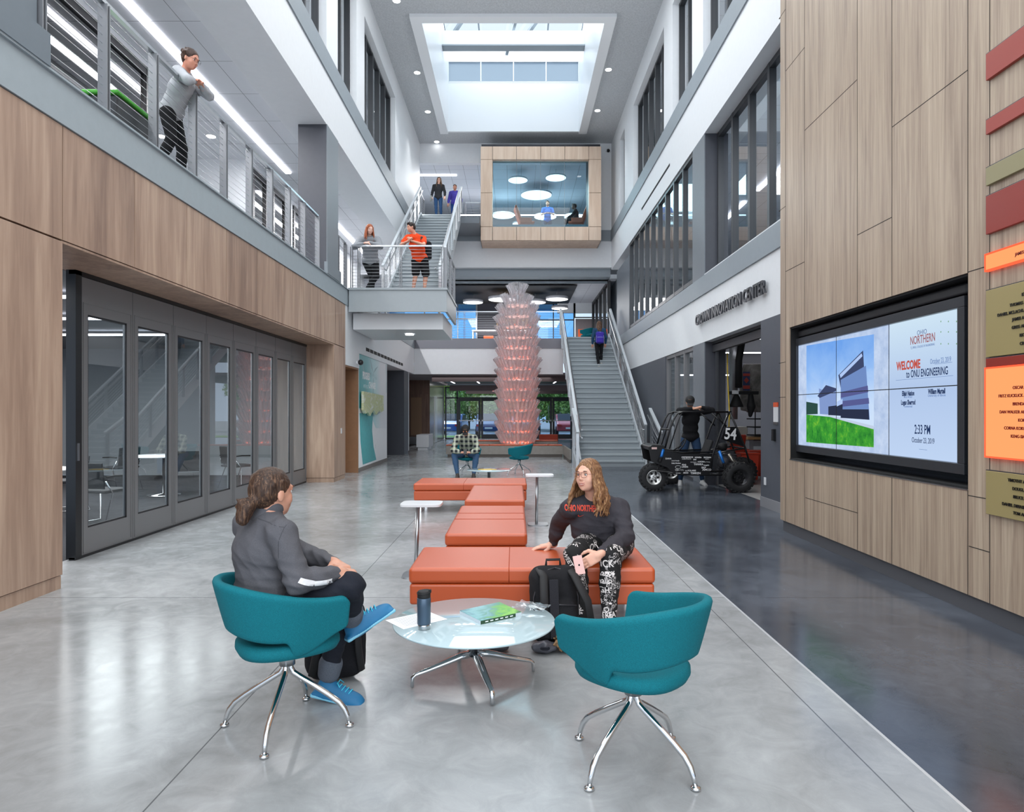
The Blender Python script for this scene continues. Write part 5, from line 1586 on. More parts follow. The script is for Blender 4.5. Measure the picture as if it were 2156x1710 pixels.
# ================================================================ soft shapes: distance field + surface nets
class Soft:
    def __init__(s): s.p = []
    def cone(s, a, b, ra, rb=None, k=.02, sub=False):
        s.p.append(('c', np.array(a, float), np.array(b, float), ra, ra if rb is None else rb, k, sub)); return s
    def chain(s, pts, rs, k=.015):
        for i in range(len(pts) - 1): s.cone(pts[i], pts[i + 1], rs[i], rs[i + 1], k)
        return s
    def ell(s, c, r, k=.02, rot=None, sub=False):
        s.p.append(('e', np.array(c, float), np.array(r, float), rot, k, sub)); return s
    def box(s, c, h, rnd, k=.02, rot=None, sub=False):
        s.p.append(('b', np.array(c, float), np.array(h, float), rnd, rot, k, sub)); return s
    def bounds(s, q):
        if q[0] == 'c':
            m = max(q[3], q[4]); return np.minimum(q[1], q[2]) - m, np.maximum(q[1], q[2]) + m
        h = q[2] if q[3 if q[0] == 'e' else 4] is None else np.full(3, np.linalg.norm(q[2]))
        if q[0] == 'b': h = h + .0
        return q[1] - h, q[1] + h
    def mesh(s, vox, wrinkle=None):
        B = [s.bounds(q) for q in s.p if not q[-1]]
        lo = np.min([b[0] for b in B], 0) - .03; hi = np.max([b[1] for b in B], 0) + .03
        n = np.ceil((hi - lo) / vox).astype(int) + 1
        F = np.full(n, 1.0, np.float32)
        ax = [lo[i] + vox * np.arange(n[i]) for i in range(3)]
        for q in s.p:
            k = max(q[-2], 1e-4); sub = q[-1]
            a, b = s.bounds(q); mg = k + 3 * vox
            i0 = np.clip(np.floor((a - mg - lo) / vox).astype(int), 0, n); i1 = np.clip(np.ceil((b + mg - lo) / vox).astype(int) + 1, 0, n)
            if np.any(i1 <= i0): continue
            sl = tuple(slice(i0[i], i1[i]) for i in range(3))
            X, Y, Z = np.meshgrid(ax[0][sl[0]], ax[1][sl[1]], ax[2][sl[2]], indexing='ij', sparse=True)
            if q[0] == 'c':
                d = q[2] - q[1]; L = float(d @ d) + 1e-12
                px_, py_, pz_ = X - q[1][0], Y - q[1][1], Z - q[1][2]
                h = np.clip((px_ * d[0] + py_ * d[1] + pz_ * d[2]) / L, 0, 1)
                D = np.sqrt((px_ - h * d[0]) ** 2 + (py_ - h * d[1]) ** 2 + (pz_ - h * d[2]) ** 2) - (q[3] + (q[4] - q[3]) * h)
            else:
                px_, py_, pz_ = X - q[1][0], Y - q[1][1], Z - q[1][2]
                rot = q[3] if q[0] == 'e' else q[4]
                if rot is not None:
                    Rm = np.array(rot)[:3, :3]
                    px_, py_, pz_ = (Rm[0, 0] * px_ + Rm[1, 0] * py_ + Rm[2, 0] * pz_, Rm[0, 1] * px_ + Rm[1, 1] * py_ + Rm[2, 1] * pz_, Rm[0, 2] * px_ + Rm[1, 2] * py_ + Rm[2, 2] * pz_)
                r = q[2]
                if q[0] == 'e':
                    k0 = np.sqrt((px_ / r[0]) ** 2 + (py_ / r[1]) ** 2 + (pz_ / r[2]) ** 2)
                    k1 = np.sqrt((px_ / r[0] ** 2) ** 2 + (py_ / r[1] ** 2) ** 2 + (pz_ / r[2] ** 2) ** 2) + 1e-9
                    D = k0 * (k0 - 1) / k1
                else:
                    rd = q[3]
                    ex, ey, ez = np.abs(px_) - (r[0] - rd), np.abs(py_) - (r[1] - rd), np.abs(pz_) - (r[2] - rd)
                    D = np.sqrt(np.maximum(ex, 0) ** 2 + np.maximum(ey, 0) ** 2 + np.maximum(ez, 0) ** 2) + np.minimum(np.maximum(np.maximum(ex, ey), ez), 0) - rd
            f = F[sl]
            if sub:
                h = np.clip(.5 - .5 * (f + D) / k, 0, 1)
                F[sl] = f + (-D - f) * h + k * h * (1 - h)
            else:
                h = np.clip(.5 + .5 * (D - f) / k, 0, 1)
                F[sl] = D + (f - D) * h - k * h * (1 - h)
        # surface nets
        S = F < 0
        c = [S[:-1, :-1, :-1], S[1:, :-1, :-1], S[:-1, 1:, :-1], S[1:, 1:, :-1], S[:-1, :-1, 1:], S[1:, :-1, 1:], S[:-1, 1:, 1:], S[1:, 1:, 1:]]
        cnt = sum(x.astype(np.int8) for x in c)
        act = (cnt > 0) & (cnt < 8)
        idx = np.full(act.shape, -1, np.int64)
        I, J, K = np.nonzero(act)
        idx[I, J, K] = np.arange(len(I))
        offs = [(0, 0, 0), (1, 0, 0), (0, 1, 0), (1, 1, 0), (0, 0, 1), (1, 0, 1), (0, 1, 1), (1, 1, 1)]
        val = [F[I + o[0], J + o[1], K + o[2]] for o in offs]
        P = np.zeros((len(I), 3)); W = np.zeros(len(I))
        for a in range(8):
            for b in range(a + 1, 8):
                if sum(abs(offs[a][i] - offs[b][i]) for i in range(3)) != 1: continue
                va, vb_ = val[a], val[b]
                m = (va < 0) != (vb_ < 0)
                t = np.where(m, va / np.where(m, va - vb_, 1), 0)
                for i in range(3): P[:, i] += np.where(m, offs[a][i] + t * (offs[b][i] - offs[a][i]), 0)
                W += m
        P /= W[:, None]
        V = lo + vox * (np.stack([I, J, K], 1) + P)
        Q = []
        nx, ny, nz = F.shape
        def quads(m, g, flip):
            a, b, c_, d = g
            q = np.stack([a, b, c_, d], 1)
            q[flip] = q[flip][:, ::-1]
            Q.append(q)
        # x edges
        m = S[:-1, 1:-1, 1:-1] != S[1:, 1:-1, 1:-1]; i, j, k = np.nonzero(m); j += 1; k += 1
        quads(m, (idx[i, j - 1, k - 1], idx[i, j, k - 1], idx[i, j, k], idx[i, j - 1, k]), ~S[i, j, k])
        m = S[1:-1, :-1, 1:-1] != S[1:-1, 1:, 1:-1]; i, j, k = np.nonzero(m); i += 1; k += 1
        quads(m, (idx[i - 1, j, k - 1], idx[i - 1, j, k], idx[i, j, k], idx[i, j, k - 1]), ~S[i, j, k])
        m = S[1:-1, 1:-1, :-1] != S[1:-1, 1:-1, 1:]; i, j, k = np.nonzero(m); i += 1; j += 1
        quads(m, (idx[i - 1, j - 1, k], idx[i, j - 1, k], idx[i, j, k], idx[i - 1, j, k]), ~S[i, j, k])
        Q = np.concatenate(Q)
        # light smoothing
        for _ in range(2):
            acc = np.zeros_like(V); w = np.zeros(len(V))
            for a, b in ((0, 1), (1, 2), (2, 3), (3, 0)):
                np.add.at(acc, Q[:, a], V[Q[:, b]]); np.add.at(acc, Q[:, b], V[Q[:, a]])
                np.add.at(w, Q[:, a], 1); np.add.at(w, Q[:, b], 1)
            V = V + .5 * (acc / np.maximum(w, 1)[:, None] - V)
        if wrinkle:
            amp, fr, seed = wrinkle
            nrm = np.zeros_like(V)
            fn = np.cross(V[Q[:, 1]] - V[Q[:, 0]], V[Q[:, 3]] - V[Q[:, 0]])
            for a in range(4): np.add.at(nrm, Q[:, a], fn)
            nrm /= np.linalg.norm(nrm, axis=1)[:, None] + 1e-12
            rs = np.random.RandomState(seed); h = np.zeros(len(V))
            warp = np.stack([np.sin(V @ rs.normal(0, fr * .35, 3) + rs.rand() * 6) for _ in range(3)], 1) * .03
            U = V + warp
            for o_ in range(7):
                d = rs.normal(0, 1, 3); d[2] *= 1.6; d *= fr * rs.uniform(.6, 1.7) / np.linalg.norm(d)
                h += (1 - 2 * np.abs(np.sin(U @ d + rs.rand() * 6))) / 7
            V = V + nrm * (h * amp)[:, None]
        return V, Q
    def build(s, name, mt, parent=None, vox=.008, wrinkle=None, loc=None):
        V, Q = s.mesh(vox, wrinkle)
        me = bpy.data.meshes.new(name)
        me.vertices.add(len(V)); me.vertices.foreach_set('co', V.astype(np.float32).ravel())
        me.loops.add(len(Q) * 4); me.loops.foreach_set('vertex_index', Q.astype(np.int32).ravel())
        me.polygons.add(len(Q)); me.polygons.foreach_set('loop_start', np.arange(0, len(Q) * 4, 4, dtype=np.int32))
        me.polygons.foreach_set('loop_total', np.full(len(Q), 4, np.int32))
        me.polygons.foreach_set('use_smooth', np.ones(len(Q), bool))
        me.update(calc_edges=True); me.validate()
        me.materials.append(mt)
        o = bpy.data.objects.new(name, me); link(o, parent)
        if loc is not None: o.location = loc
        return o

def skin_mat(name, c):
    if name in MATS: return MATS[name]
    k = NT(name); p = k.pos(True); n_ = k.noise(p, 14, 4)
    b = srgb(c); lo = (b[0] * .92, b[1] * .84, b[2] * .82, 1)
    k.l(k.ramp(n_, [(.35, lo), (.65, b)]), k.b.inputs['Base Color'])
    k.b.inputs['Roughness'].default_value = .5; k.b.inputs['Subsurface Weight'].default_value = .12; k.b.inputs['Subsurface Radius'].default_value = (.012, .005, .003)
    MATS[name] = k.m; return k.m
def hair_mat(name, lo, mid, hi, sc=(60, 60, 7), warp=2.0):
    if name in MATS: return MATS[name]
    k = NT(name); p = k.pos(True); n_ = k.noise(k.mapping(p, sc), 1.0, 4, .7, warp)
    k.l(k.ramp(n_, [(.3, lo), (.5, mid), (.72, hi)]), k.b.inputs['Base Color'])
    k.b.inputs['Roughness'].default_value = .42; k.b.inputs['Specular IOR Level'].default_value = .35
    k.bump(n_, .7, .006); MATS[name] = k.m; return k.m

def V3(*a): return np.array(a, float)
def RotM(yaw, pitch=0, roll=0):
    """local x right, y forward, z up; yaw about z, then pitch (positive looks up), then roll"""
    return np.array((Matrix.Rotation(R(yaw), 3, 'Z') @ Matrix.Rotation(R(pitch), 3, 'X') @ Matrix.Rotation(R(roll), 3, 'Y')))
def unit(v): return v / (np.linalg.norm(v) + 1e-9)

def add_hand(S, wrist, d, nrm, side, curl=(25, 30, 20), k=.006, sc=1.0, spread=.0):
    """d: pointing direction; nrm: back-of-hand normal; side +1/-1: which side the thumb is on (along d x nrm)"""
    d = unit(d); nrm = unit(nrm - d * (nrm @ d)); sd = np.cross(d, nrm) * side
    w = wrist
    S.cone(w - d * .02, w + d * .02, .024 * sc, .026 * sc, .012)
    rot = np.stack([sd, d, nrm], 1)
    S.box(w + d * .055 * sc, V3(.039, .046, .014) * sc, .012 * sc, .012, rot)
    for i, (ox, L, r) in enumerate(((.030, .072, .0088), (.011, .080, .0092), (-.009, .074, .0088), (-.028, .058, .0078))):
        b = w + d * .094 * sc + sd * ox * sc
        a = 0; pt = b; dd = unit(d + sd * spread * (ox / .03))
        for j, f in enumerate((.45, .32, .25)):
            a += R(curl[j])
            q = dd * math.cos(a) - nrm * math.sin(a)
            nx = pt + q * L * f * sc
            S.cone(pt, nx, r * sc * (1 - .06 * j), r * sc * (.96 - .08 * j), k * .7); pt = nx
    b = w + d * .025 * sc + sd * .03 * sc
    m1 = b + (d * .5 + sd * .65 - nrm * .35) * .042 * sc; m2 = m1 + (d * .85 + sd * .15 - nrm * .35) * .032 * sc; m3 = m2 + (d * .9 - sd * .1 - nrm * .4) * .024 * sc
    S.chain([b, m1, m2, m3], [.015 * sc, .012 * sc, .0105 * sc, .009 * sc], .008)

def add_head(S, c, Rm, sc=1.0, k=.012, nose=1.0, full=1.0):
    def P(x, y, z): return c + Rm @ (V3(x, y, z) * sc)
    def E(x, y, z, r, k=k, sub=False): S.ell(P(x, y, z), V3(*r) * sc, k, Rm, sub)
    E(0, -.014, .028, (.073, .094, .084))
    E(0, .024, -.028, (.060 * full, .066, .086), .02)
    E(0, .036, -.075, (.043 * full, .044, .036), .02)
    E(0, .064, -.096, (.019, .016, .015), .015)
    for q in (-1, 1):
        E(q * .036, .056, -.036, (.024 * full, .022, .026), .015)
        S.ell(P(q * .075, -.008, -.012), V3(.010, .019, .031) * sc, .008, Rm)
    S.cone(P(-.030, .079, .022), P(.030, .079, .022), .011 * sc, None, .014)
    for q in (-1, 1): S.ell(P(q * .030, .097, .003), V3(.017, .017, .011) * sc, .010, Rm, True)
    S.chain([P(0, .086, .010), P(0, .0955 + .004 * nose, -.026)], [.0075 * sc, .0100 * sc], .016)
    for q in (-1, 1): S.ell(P(q * .010, .092, -.031), V3(.008, .009, .007) * sc, .006, Rm)
    S.cone(P(-.016, .083, -.060), P(.016, .083, -.060), .0075 * sc, None, .006)
    S.cone(P(-.013, .082, -.071), P(.013, .082, -.071), .0085 * sc, None, .006)
    return P

def add_face_parts(t, P, Rm, sc, opts, skin):
    """eyes, brows, lips, glasses as small parts"""
    if opts.get('noface'): return
    for q in (-1, 1):
        e = MB(); c = P(q * .0295, .0735, .003)
        e.ball(c, .0108 * sc, 14)
        c2 = P(q * .0295, .0790, .002); e.cur = 1; e.ball(c2, .0068 * sc, 12)
        c3 = P(q * .0295, .0830, .002); e.cur = 2; e.ball(c3, .0034 * sc, 8)
        e.build('eye', [mat('eye_white', '#e4dfda', .25), mat('iris_' + opts.get('iris', 'brown'), {'brown': '#4a3122', 'blue': '#46555c'}[opts.get('iris', 'brown')], .2), M_BLACK], t)
        lid = MB().tube([P(q * .0295 + x,   .0840 - .45 * abs(x), .0105 - 12 * x * x) for x in (-.014, -.007, 0, .007, .014)], .0026 * sc, 6)
        lid.build('eyelash', mat('lash_brown', '#4b332a', .6), t)
        MB().tube([P(q * .0295 + x, .0815 - .45 * abs(x), .0125 - 10 * x * x) for x in (-.015, -.007, 0, .007, .015)], [.002, .0045, .005, .0045, .002], 8).build('eyelid', skin, t)
        b = MB().tube([P(q * .030 + x, .091 - .3 * abs(x), .0275 - 10 * x * x + q * 0) for x in (-.017, -.008, 0, .009, .018)], [.0015, .003, .0034, .003, .0014], 6)
        b.build('eyebrow', MATS.get(opts.get('brow', 'lash_brown')) or mat('lash_brown', '#4b332a', .6), t)
    if opts.get('lips', 1):
        m = MB()
        sm = opts.get('smile', 0)
        if sm:
            m.tube([P(x, .0925 - 6 * x * x, -.060 + 7 * x * x * sm) for x in (-.026, -.014, 0, .014, .026)], [.0015, .0035, .0038, .0035, .0015], 6)
            m.tube([P(x, .090 - 6 * x * x, -.074 + 14 * x * x * sm) for x in (-.025, -.014, 0, .014, .025)], [.0015, .004, .0046, .004, .0015], 6)
        else:
            m.tube([P(x, .0905 - 8 * x * x, -.0605 + 2 * x * x) for x in (-.017, -.009, 0, .009, .017)], [.001, .003, .0032, .003, .001], 6)
            m.tube([P(x, .0895 - 8 * x * x, -.0695 + 3 * x * x) for x in (-.015, -.008, 0, .008, .015)], [.001, .004, .0046, .004, .001], 6)
        m.build('lips', mat('lip_pink', '#b5716a', .45), t)
        if sm:
            MB().tube([P(x, .0885 - 6 * x * x, -.066 + 10 * x * x) for x in (-.015, -.008, 0, .008, .015)], [.001, .003, .0034, .003, .001], 6).build('teeth', mat('tooth_white', '#efe9e0', .25), t)
    g = opts.get('glasses')
    if g:
        m = MB()
        for q in (-1, 1):
            pts = []
            for i in range(17):
                a = 2 * PI * i / 16; cx_ = q * .032 + .0235 * math.copysign(abs(math.cos(a)) ** .7, math.cos(a)); cz_ = .001 + .0195 * math.copysign(abs(math.sin(a)) ** .75, math.sin(a))
                pts.append(P(cx_, .104 - 1.6 * cx_ * cx_, cz_))
            m.tube(pts, .0015 * sc, 6, cap=False)
            m.tube([P(q * .056, .098, .006), P(q * .076, .06, .006), P(q * .080, .0, .002), P(q * .078, -.02, -.01)], .0014 * sc, 6)
        m.tube([P(-.010, .104, .006), P(0, .107, .009), P(.010, .104, .006)], .0016 * sc, 6)
        if g == 'aviator': m.tube([P(-.02, .105, .019), P(.02, .105, .019)], .0013 * sc, 6)
        m.build('glasses', mat('glasses_frame_' + g, {'aviator': '#9a6a5c', 'dark': '#2b2522'}[g], .3, metal=.2), t)

def add_hair(S, c, Rm, sc=1.0, style='short', length=.3, seed=1, r0=.015, wav=.012, n=34, vol=.018):
    rnd = random.Random(seed)
    def P(x, y, z): return c + Rm @ (V3(x, y, z) * sc)
    S.ell(P(0, -.020, .036), V3(.082, .099, .088) * sc, .02, Rm)
    S.ell(P(0, -.055, -.01), V3(.070, .058, .070) * sc, .03, Rm)
    S.ell(P(0, .096, -.035), V3(.066, .072, .108) * sc, .008, Rm, True)
    up = V3(0, 0, 1)
    if style == 'short':
        S.ell(P(0, .045, .10), V3(.055, .045, .022) * sc, .02, Rm)
        S.box(P(0, 0, -.13), V3(.2, .2, .06) * sc, .01, .02, Rm, True)
        for i in range(26):
            a = rnd.uniform(0, 2 * PI); z = rnd.uniform(.03, .115); r = math.sqrt(max(.001, 1 - ((z - .036) / .088) ** 2))
            p = P(.082 * r * math.cos(a), -.02 + .099 * r * math.sin(a), z)
            S.cone(p, p + Rm @ V3(rnd.gauss(0, .012), .012, rnd.gauss(0, .006)), .011 * sc, .006, .01)
    if style in ('long', 'wavy'):
        for i in range(n):
            a = R(-38 + 256 * (i + .5) / n + rnd.uniform(-4, 4)) + PI     # around sides and back
            # a from side-front over the back
            x = -math.cos(a - PI) * .080; y = -.015 - max(0, math.sin(a - PI)) * .085 + (max(0, -math.sin(a - PI)) * .10)
            pts = [P(x * .55, y * .45 - .01, .100), P(x * .95, y * .95, .045)]
            p = P(x * 1.12, y * 1.05, -.03)
            pts.append(p)
            L = length * rnd.uniform(.82, 1.08); m = 6
            out = Rm @ V3(x, y + .01, 0); out = unit(out)
            ph = rnd.uniform(0, 6)
            for j in range(1, m + 1):
                f = j / m
                q = p - up * L * f + out * (vol * math.sin(f * 2.2)) + V3(math.sin(ph + f * 11), math.cos(ph + f * 9), 0) * wav * f
                pts.append(q)
            rs = [.010, r0, r0] + [r0 * (1 - .55 * (j / m) ** 2) for j in range(1, m + 1)]
            S.chain(pts, rs, .006)
    if style in ('pony', 'bun'):
        for i in range(18):
            a = rnd.uniform(0, 2 * PI); z = rnd.uniform(.0, .10)
            r = math.sqrt(max(.001, 1 - ((z - .036) / .088) ** 2))
            p = P(.080 * r * math.cos(a), -.02 + .097 * r * math.sin(a), z); 
            if math.sin(a) > .55: continue
            S.chain([p, P(.03 * math.cos(a), -.10, z * .4 - .02)], [.009, .008], .008)
    return P
# ================================================================ people
def person(label, loc, J, head, top=None, legs=None, shoes='#e6e6e6', hair=None, w=1.0, vox=.011, face=None, skin='#d9a68c', hands=None, cap=None, sleeves='long', shorts=False,
           extra_top=None, extra_legs=None, hoodie=False, wr=.006, seated=False, full=1.0, hsc=1.0, cuff=False, shoe_mat2=None, leg_mat=None, top_mat=None, ankle_skin=True):
    """J: world joints (x,y,z); builds body, hair and clothing as parts"""
    o = V3(*loc)
    t = thing('person', label, 'person', tuple(o))
    j = {k_: V3(*v) - o for k_, v in J.items()}
    yaw, pitch, roll = head
    Rm = RotM(yaw, pitch, roll)
    sk = skin_mat('skin_' + skin.strip('#'), skin)
    ch, pv, nk = j['chest'], j['pelvis'], j['neck']
    sh = (j['shl'] - j['shr']); sx = unit(sh); up = unit(nk - pv)
    fw = unit(np.cross(sx, up))            # forward
    T = np.stack([-sx, fw, up], 1)               # x right, y forward, z up
    if np.linalg.det(T) < 0: T[:, 1] *= -1
    hipx = unit(j['hpl'] - j['hpr'])
    def torso(S, g, k=.03):
        mid = (ch + pv) / 2
        S.ell(ch + up * .01, V3(.160 * w + g, .108 * w + g, .175), k, T)
        S.ell(mid, V3(.138 * w + g, .104 * w + g, .17), k, T)
        S.ell(pv + up * .02, V3(.160 * w + g, .118 * w + g, .115 + g * .5), k, T)
        S.cone(j['shl'] - sx * .015, j['shr'] + sx * .015, .052 + g, None, .03)
        S.cone(j['shl'] * .5 + nk * .5, nk, .045 + g * .6, .05 + g * .4, .03); S.cone(j['shr'] * .5 + nk * .5, nk, .045 + g * .6, .05 + g * .4, .03)
    body = Soft(); torso(body, 0)
    P = add_head(body, j['head'], Rm, hsc, full=full)
    body.cone(nk - up * .03, P(0, -.022, -.06), .056, .050, .025)
    for s_ in 'lr':
        body.chain([j['sh' + s_], j['el' + s_], j['wr' + s_]], [.047 * w, .038 * w, .026], .012)
        body.chain([j['hp' + s_], j['kn' + s_]], [.082 * w, .056 * w], .03)
        kn, an = j['kn' + s_], j['an' + s_]; ax = an - kn
        calf = kn + ax * .3 - unit(np.cross(np.cross(ax, fw), ax) + 1e-6) * .012
        body.chain([kn, calf, kn + ax * .7, an], [.050 * w, .050 * w, .038 * w, .032], .012)
        fd = unit(j['to' + s_] - an) 
        body.cone(an, an + (j['to' + s_] - an) * .35 - unit(an - kn) * -.02, .031, .018, .01)
        if hands and s_ in hands:
            h = hands[s_]; add_hand(body, j['wr' + s_], V3(*h[0]), V3(*h[1]), h[2], h[3] if len(h) > 3 else (25, 30, 20))
        else:
            d = unit(j['wr' + s_] - j['el' + s_]); add_hand(body, j['wr' + s_], d, np.cross(d, sx) + V3(0, 0, .01), 1 if s_ == 'l' else -1)
    body.build('body', sk, t, vox if vox > .006 else .0048)
    add_face_parts(t, P, Rm, hsc, face or {}, sk)
    if hair:
        st, lo, mid, hi = hair[:4]; kw = hair[4] if len(hair) > 4 else {}
        kw = dict(kw)
        hv = Soft(); add_hair(hv, j['head'], Rm, hsc, st, **kw)
        if st == 'bun' or st == 'pony':
            bc = P(*kw.get('bun', (0, -.135, -.02))) if False else None
        for pr in (HX.get(label) or []): hv.cone(pr[0] - o, pr[1] - o, pr[2], pr[3], .010)
        hv.build('hair', hair_mat('hair_' + mid.strip('#'), lo, mid, hi), t, vox * .8 if vox > .006 else .0048, (.004, 70, 3))
    g = .020 if not hoodie else .030
    if top:
        S = Soft(); torso(S, g)
        for s_ in 'lr':
            el, wr_ = j['el' + s_], j['wr' + s_]
            if sleeves == 'long':
                S.chain([j['sh' + s_], el, el + (wr_ - el) * .45, wr_ - unit(wr_ - el) * .02], [.066 * w + g * .3, .052 * w + g * .4, .049 * w + g * .2, .037], .02)
            else:
                S.chain([j['sh' + s_], j['sh' + s_] + (el - j['sh' + s_]) * .62], [.066 * w, .064 * w], .02)
        S.ell(P(0, .03, -.10), V3(.05, .06, .05), .012, Rm, True)
        if hoodie:
            S.chain([nk - sx * .07 - fw * .05, nk - fw * .085 + up * .0, nk + sx * .07 - fw * .05], [.03, .045, .03], .02)
        if extra_top: extra_top(S, j, T, o)
        tm = top_mat or fabric('cloth_' + top.strip('#'), top, 300, .25, .10, .85)
        shirt = S.build('shirt' if not hoodie else 'sweatshirt', tm, t, vox, (wr, 30, 5))
    else: shirt = None
    if legs:
        S = Soft()
        S.ell(pv + up * .02, V3(.168 * w, .126 * w, .115), .03, T)
        for s_ in 'lr':
            hp, kn, an = j['hp' + s_], j['kn' + s_], j['an' + s_]
            if shorts:
                S.chain([hp, hp + (kn - hp) * .88], [.105 * w, .092 * w], .03)
            else:
                S.chain([hp, kn, kn + (an - kn) * .35, an - unit(an - kn) * (.07 if cuff else .03)], [.096 * w, .067 * w, .064 * w, .046], .02)
                if cuff:
                    e_ = an - unit(an - kn) * .065; S.cone(e_ - unit(an - kn) * .03, e_, .053, .052, .003)
        if extra_legs: extra_legs(S, j, T, o)
        lm = leg_mat or fabric('cloth_' + legs.strip('#'), legs, 300, .25, .12, .85)
        trou = S.build('shorts' if shorts else 'trousers', lm, t, vox, (wr * .8, 34, 9))
    else: trou = None
    for s_ in 'lr':
        an, to = j['an' + s_], j['to' + s_]
        S = Soft(); fd = to - an; L = np.linalg.norm(fd); fdn = unit(fd)
        dn = j.get('dn' + s_); dn = unit(V3(*J['dn' + s_])) if 'dn' + s_ in J else unit(V3(0, 0, -1) - fdn * (V3(0, 0, -1) @ fdn))
        sdv = np.cross(fdn, dn); rot = np.stack([sdv, fdn, -dn], 1)
        base = an + dn * .055
        S.box(base + fdn * .075 + dn * .012, V3(.044, .138, .013), .012, .012, rot)
        S.ell(base + fdn * .14 - dn * .004, V3(.043, .072, .034), .02, rot)
        S.ell(base + fdn * .02 - dn * .02, V3(.042, .070, .050), .025, rot); S.ell(base + fdn * .06 - dn * .012, V3(.042, .09, .042), .02, rot)
        S.cone(an + dn * .04, an - dn * .012, .042, .040, .015)
        sh_m = mat('shoe_' + shoes.strip('#'), shoes, .6, var=.1)
        so = S.build('shoe', sh_m, t, min(vox, .008) if vox > .006 else .005)
        if shoe_mat2:
            S = Soft(); S.box(base + fdn * .075 + dn * .018, V3(.047, .142, .010), .009, .006, rot)
            S.build('sole', mat('sole_' + shoe_mat2.strip('#'), shoe_mat2, .5), so, .006)
    if cap:
        S = Soft()
        S.ell(P(0, -.012, .048), V3(.094, .116, .092) * hsc, .01, Rm); S.box(P(0, 0, -.06), V3(.2, .2, .095), .01, .01, Rm, True)
        S.box(P(0, .115, .034), V3(.062, .055, .006) * hsc, .006, .012, RotM(yaw, pitch - 12, roll))
        c = S.build('cap', mat('cap_' + cap.strip('#'), cap, .8), t, .007 if vox > .006 else .005)
    return dict(t=t, j=j, P=P, Rm=Rm, T=T, o=o, shirt=shirt, trousers=trou, fw=fw, up=up, sx=sx)
HX = {}

def project(mb, target, direction, parent, name, mt, off=.002, maxd=.5):
    """lay the flat shapes of mb (in parent's local space) onto target along direction"""
    from mathutils.bvhtree import BVHTree
    me = target.data
    vs = [v.co.copy() for v in me.vertices]; fs = [tuple(p.vertices) for p in me.polygons]
    bvh = BVHTree.FromPolygons(vs, fs); d = Vector(direction).normalized()
    bm = bmesh.new()
    for v in mb.v: bm.verts.new(v)
    bm.verts.ensure_lookup_table()
    for f in mb.f:
        try: bm.faces.new([bm.verts[i] for i in f])
        except ValueError: pass
    bmesh.ops.triangulate(bm, faces=bm.faces[:])
    for _ in range(2):
        long_ = [e for e in bm.edges if e.calc_length() > .008]
        if long_: bmesh.ops.subdivide_edges(bm, edges=long_, cuts=1)
        bmesh.ops.triangulate(bm, faces=bm.faces[:])
    bad = []
    for v in bm.verts:
        hit, nrm, i, dist = bvh.ray_cast(v.co - d * .25, d, maxd + .25)
        if hit is None: bad.append(v); continue
        v.co = hit - d * off
    bmesh.ops.delete(bm, geom=bad, context='VERTS')
    m2 = bpy.data.meshes.new(name); bm.to_mesh(m2); bm.free(); m2.materials.append(mt)
    o = bpy.data.objects.new(name, m2); link(o, parent); return o

def W(px_, y_, Y): return ((px_ - 1083) * Y / 1440, Y, EYE - (y_ - 868) * Y / 1440)

# ---- A: woman with ponytail in the left teal chair
lbA = 'woman with low ponytail and grey jacket sitting cross-legged in the left teal chair'
hA = V3(*W(575, 1036, 3.30))
fA = V3(-math.sin(R(-36)), math.cos(R(-36)), 0)
bunA = hA - fA * .135 + V3(0, 0, -.055)
HX[lbA] = [(hA - fA * .09 + V3(0, 0, -.02), bunA, .035, .03), (bunA, bunA + V3(-.02, -.01, -.06), .038, .030), (bunA + V3(-.02, 0, .01), bunA + V3(-.03, -.01, -.05), .03, .022), (bunA + V3(0, 0, .02), bunA + V3(-.045, -.02, .035), .016, .006), (bunA, bunA + V3(-.055, .0, .0), .02, .006)]
for i in range(8):
    HX[lbA].append((bunA, bunA + V3(random.uniform(-.06, .0), random.uniform(-.03, .03), random.uniform(-.10, .04)), .012, .004))
A = person(lbA, (-1.10, 3.31, 0), dict(
    head=tuple(hA), neck=(-1.185, 3.30, 1.02), chest=(-1.215, 3.29, .84), pelvis=(-1.195, 3.26, .545),
    shr=(-1.075, 3.165, .955), shl=(-1.34, 3.42, .955), elr=(-.985, 3.12, .745), wrr=(-.835, 3.26, .755), ell=(-1.10, 3.62, .76), wrl=(-.90, 3.42, .765),
    hpr=(-1.13, 3.21, .56), hpl=(-1.21, 3.35, .54), knr=(-.785, 3.27, .69), anr=(-.834, 3.50, .446), tor=(-.743, 3.558, .511),
    knl=(-.90, 3.56, .50), anl=(-.985, 3.60, .10), tol=(-.80, 3.585, .06), dnr=(.45, .05, -.85)),
    (-36, -2, 0), top='#55555a', legs='#1d2029', shoes='#1b6d9c', shoe_mat2='#7fc3dd', hair=('pony', '#241813', '#3d2a20', '#80614a', {}), w=1.0, vox=.0058,
    face=dict(iris='brown'), skin='#cb9880', cuff=True, wr=.011,
    hands=dict(r=((.65, .6, -.25), (.3, -.3, 1), -1, (30, 45, 30)), l=((.6, -.6, -.1), (0, .2, 1), 1, (35, 45, 30))))
t = A['t']; Pa = A['P']
for s_ in 'lr':
    kn, an = A['j']['kn' + s_], A['j']['an' + s_]; u_ = unit(an - kn); S = Soft(); S.cone(an - u_ * .10, an - u_ * .055, .062, .058, .004); S.cone(an - u_ * .05, an, .040, None, .002, True)
    S.build('trouser_cuff', fabric('denim_cuff', '#5c626c', 300), t, .005)
m = MB()                                        # raised collar and reflective stripes
S = Soft(); nkA = A['j']['neck']
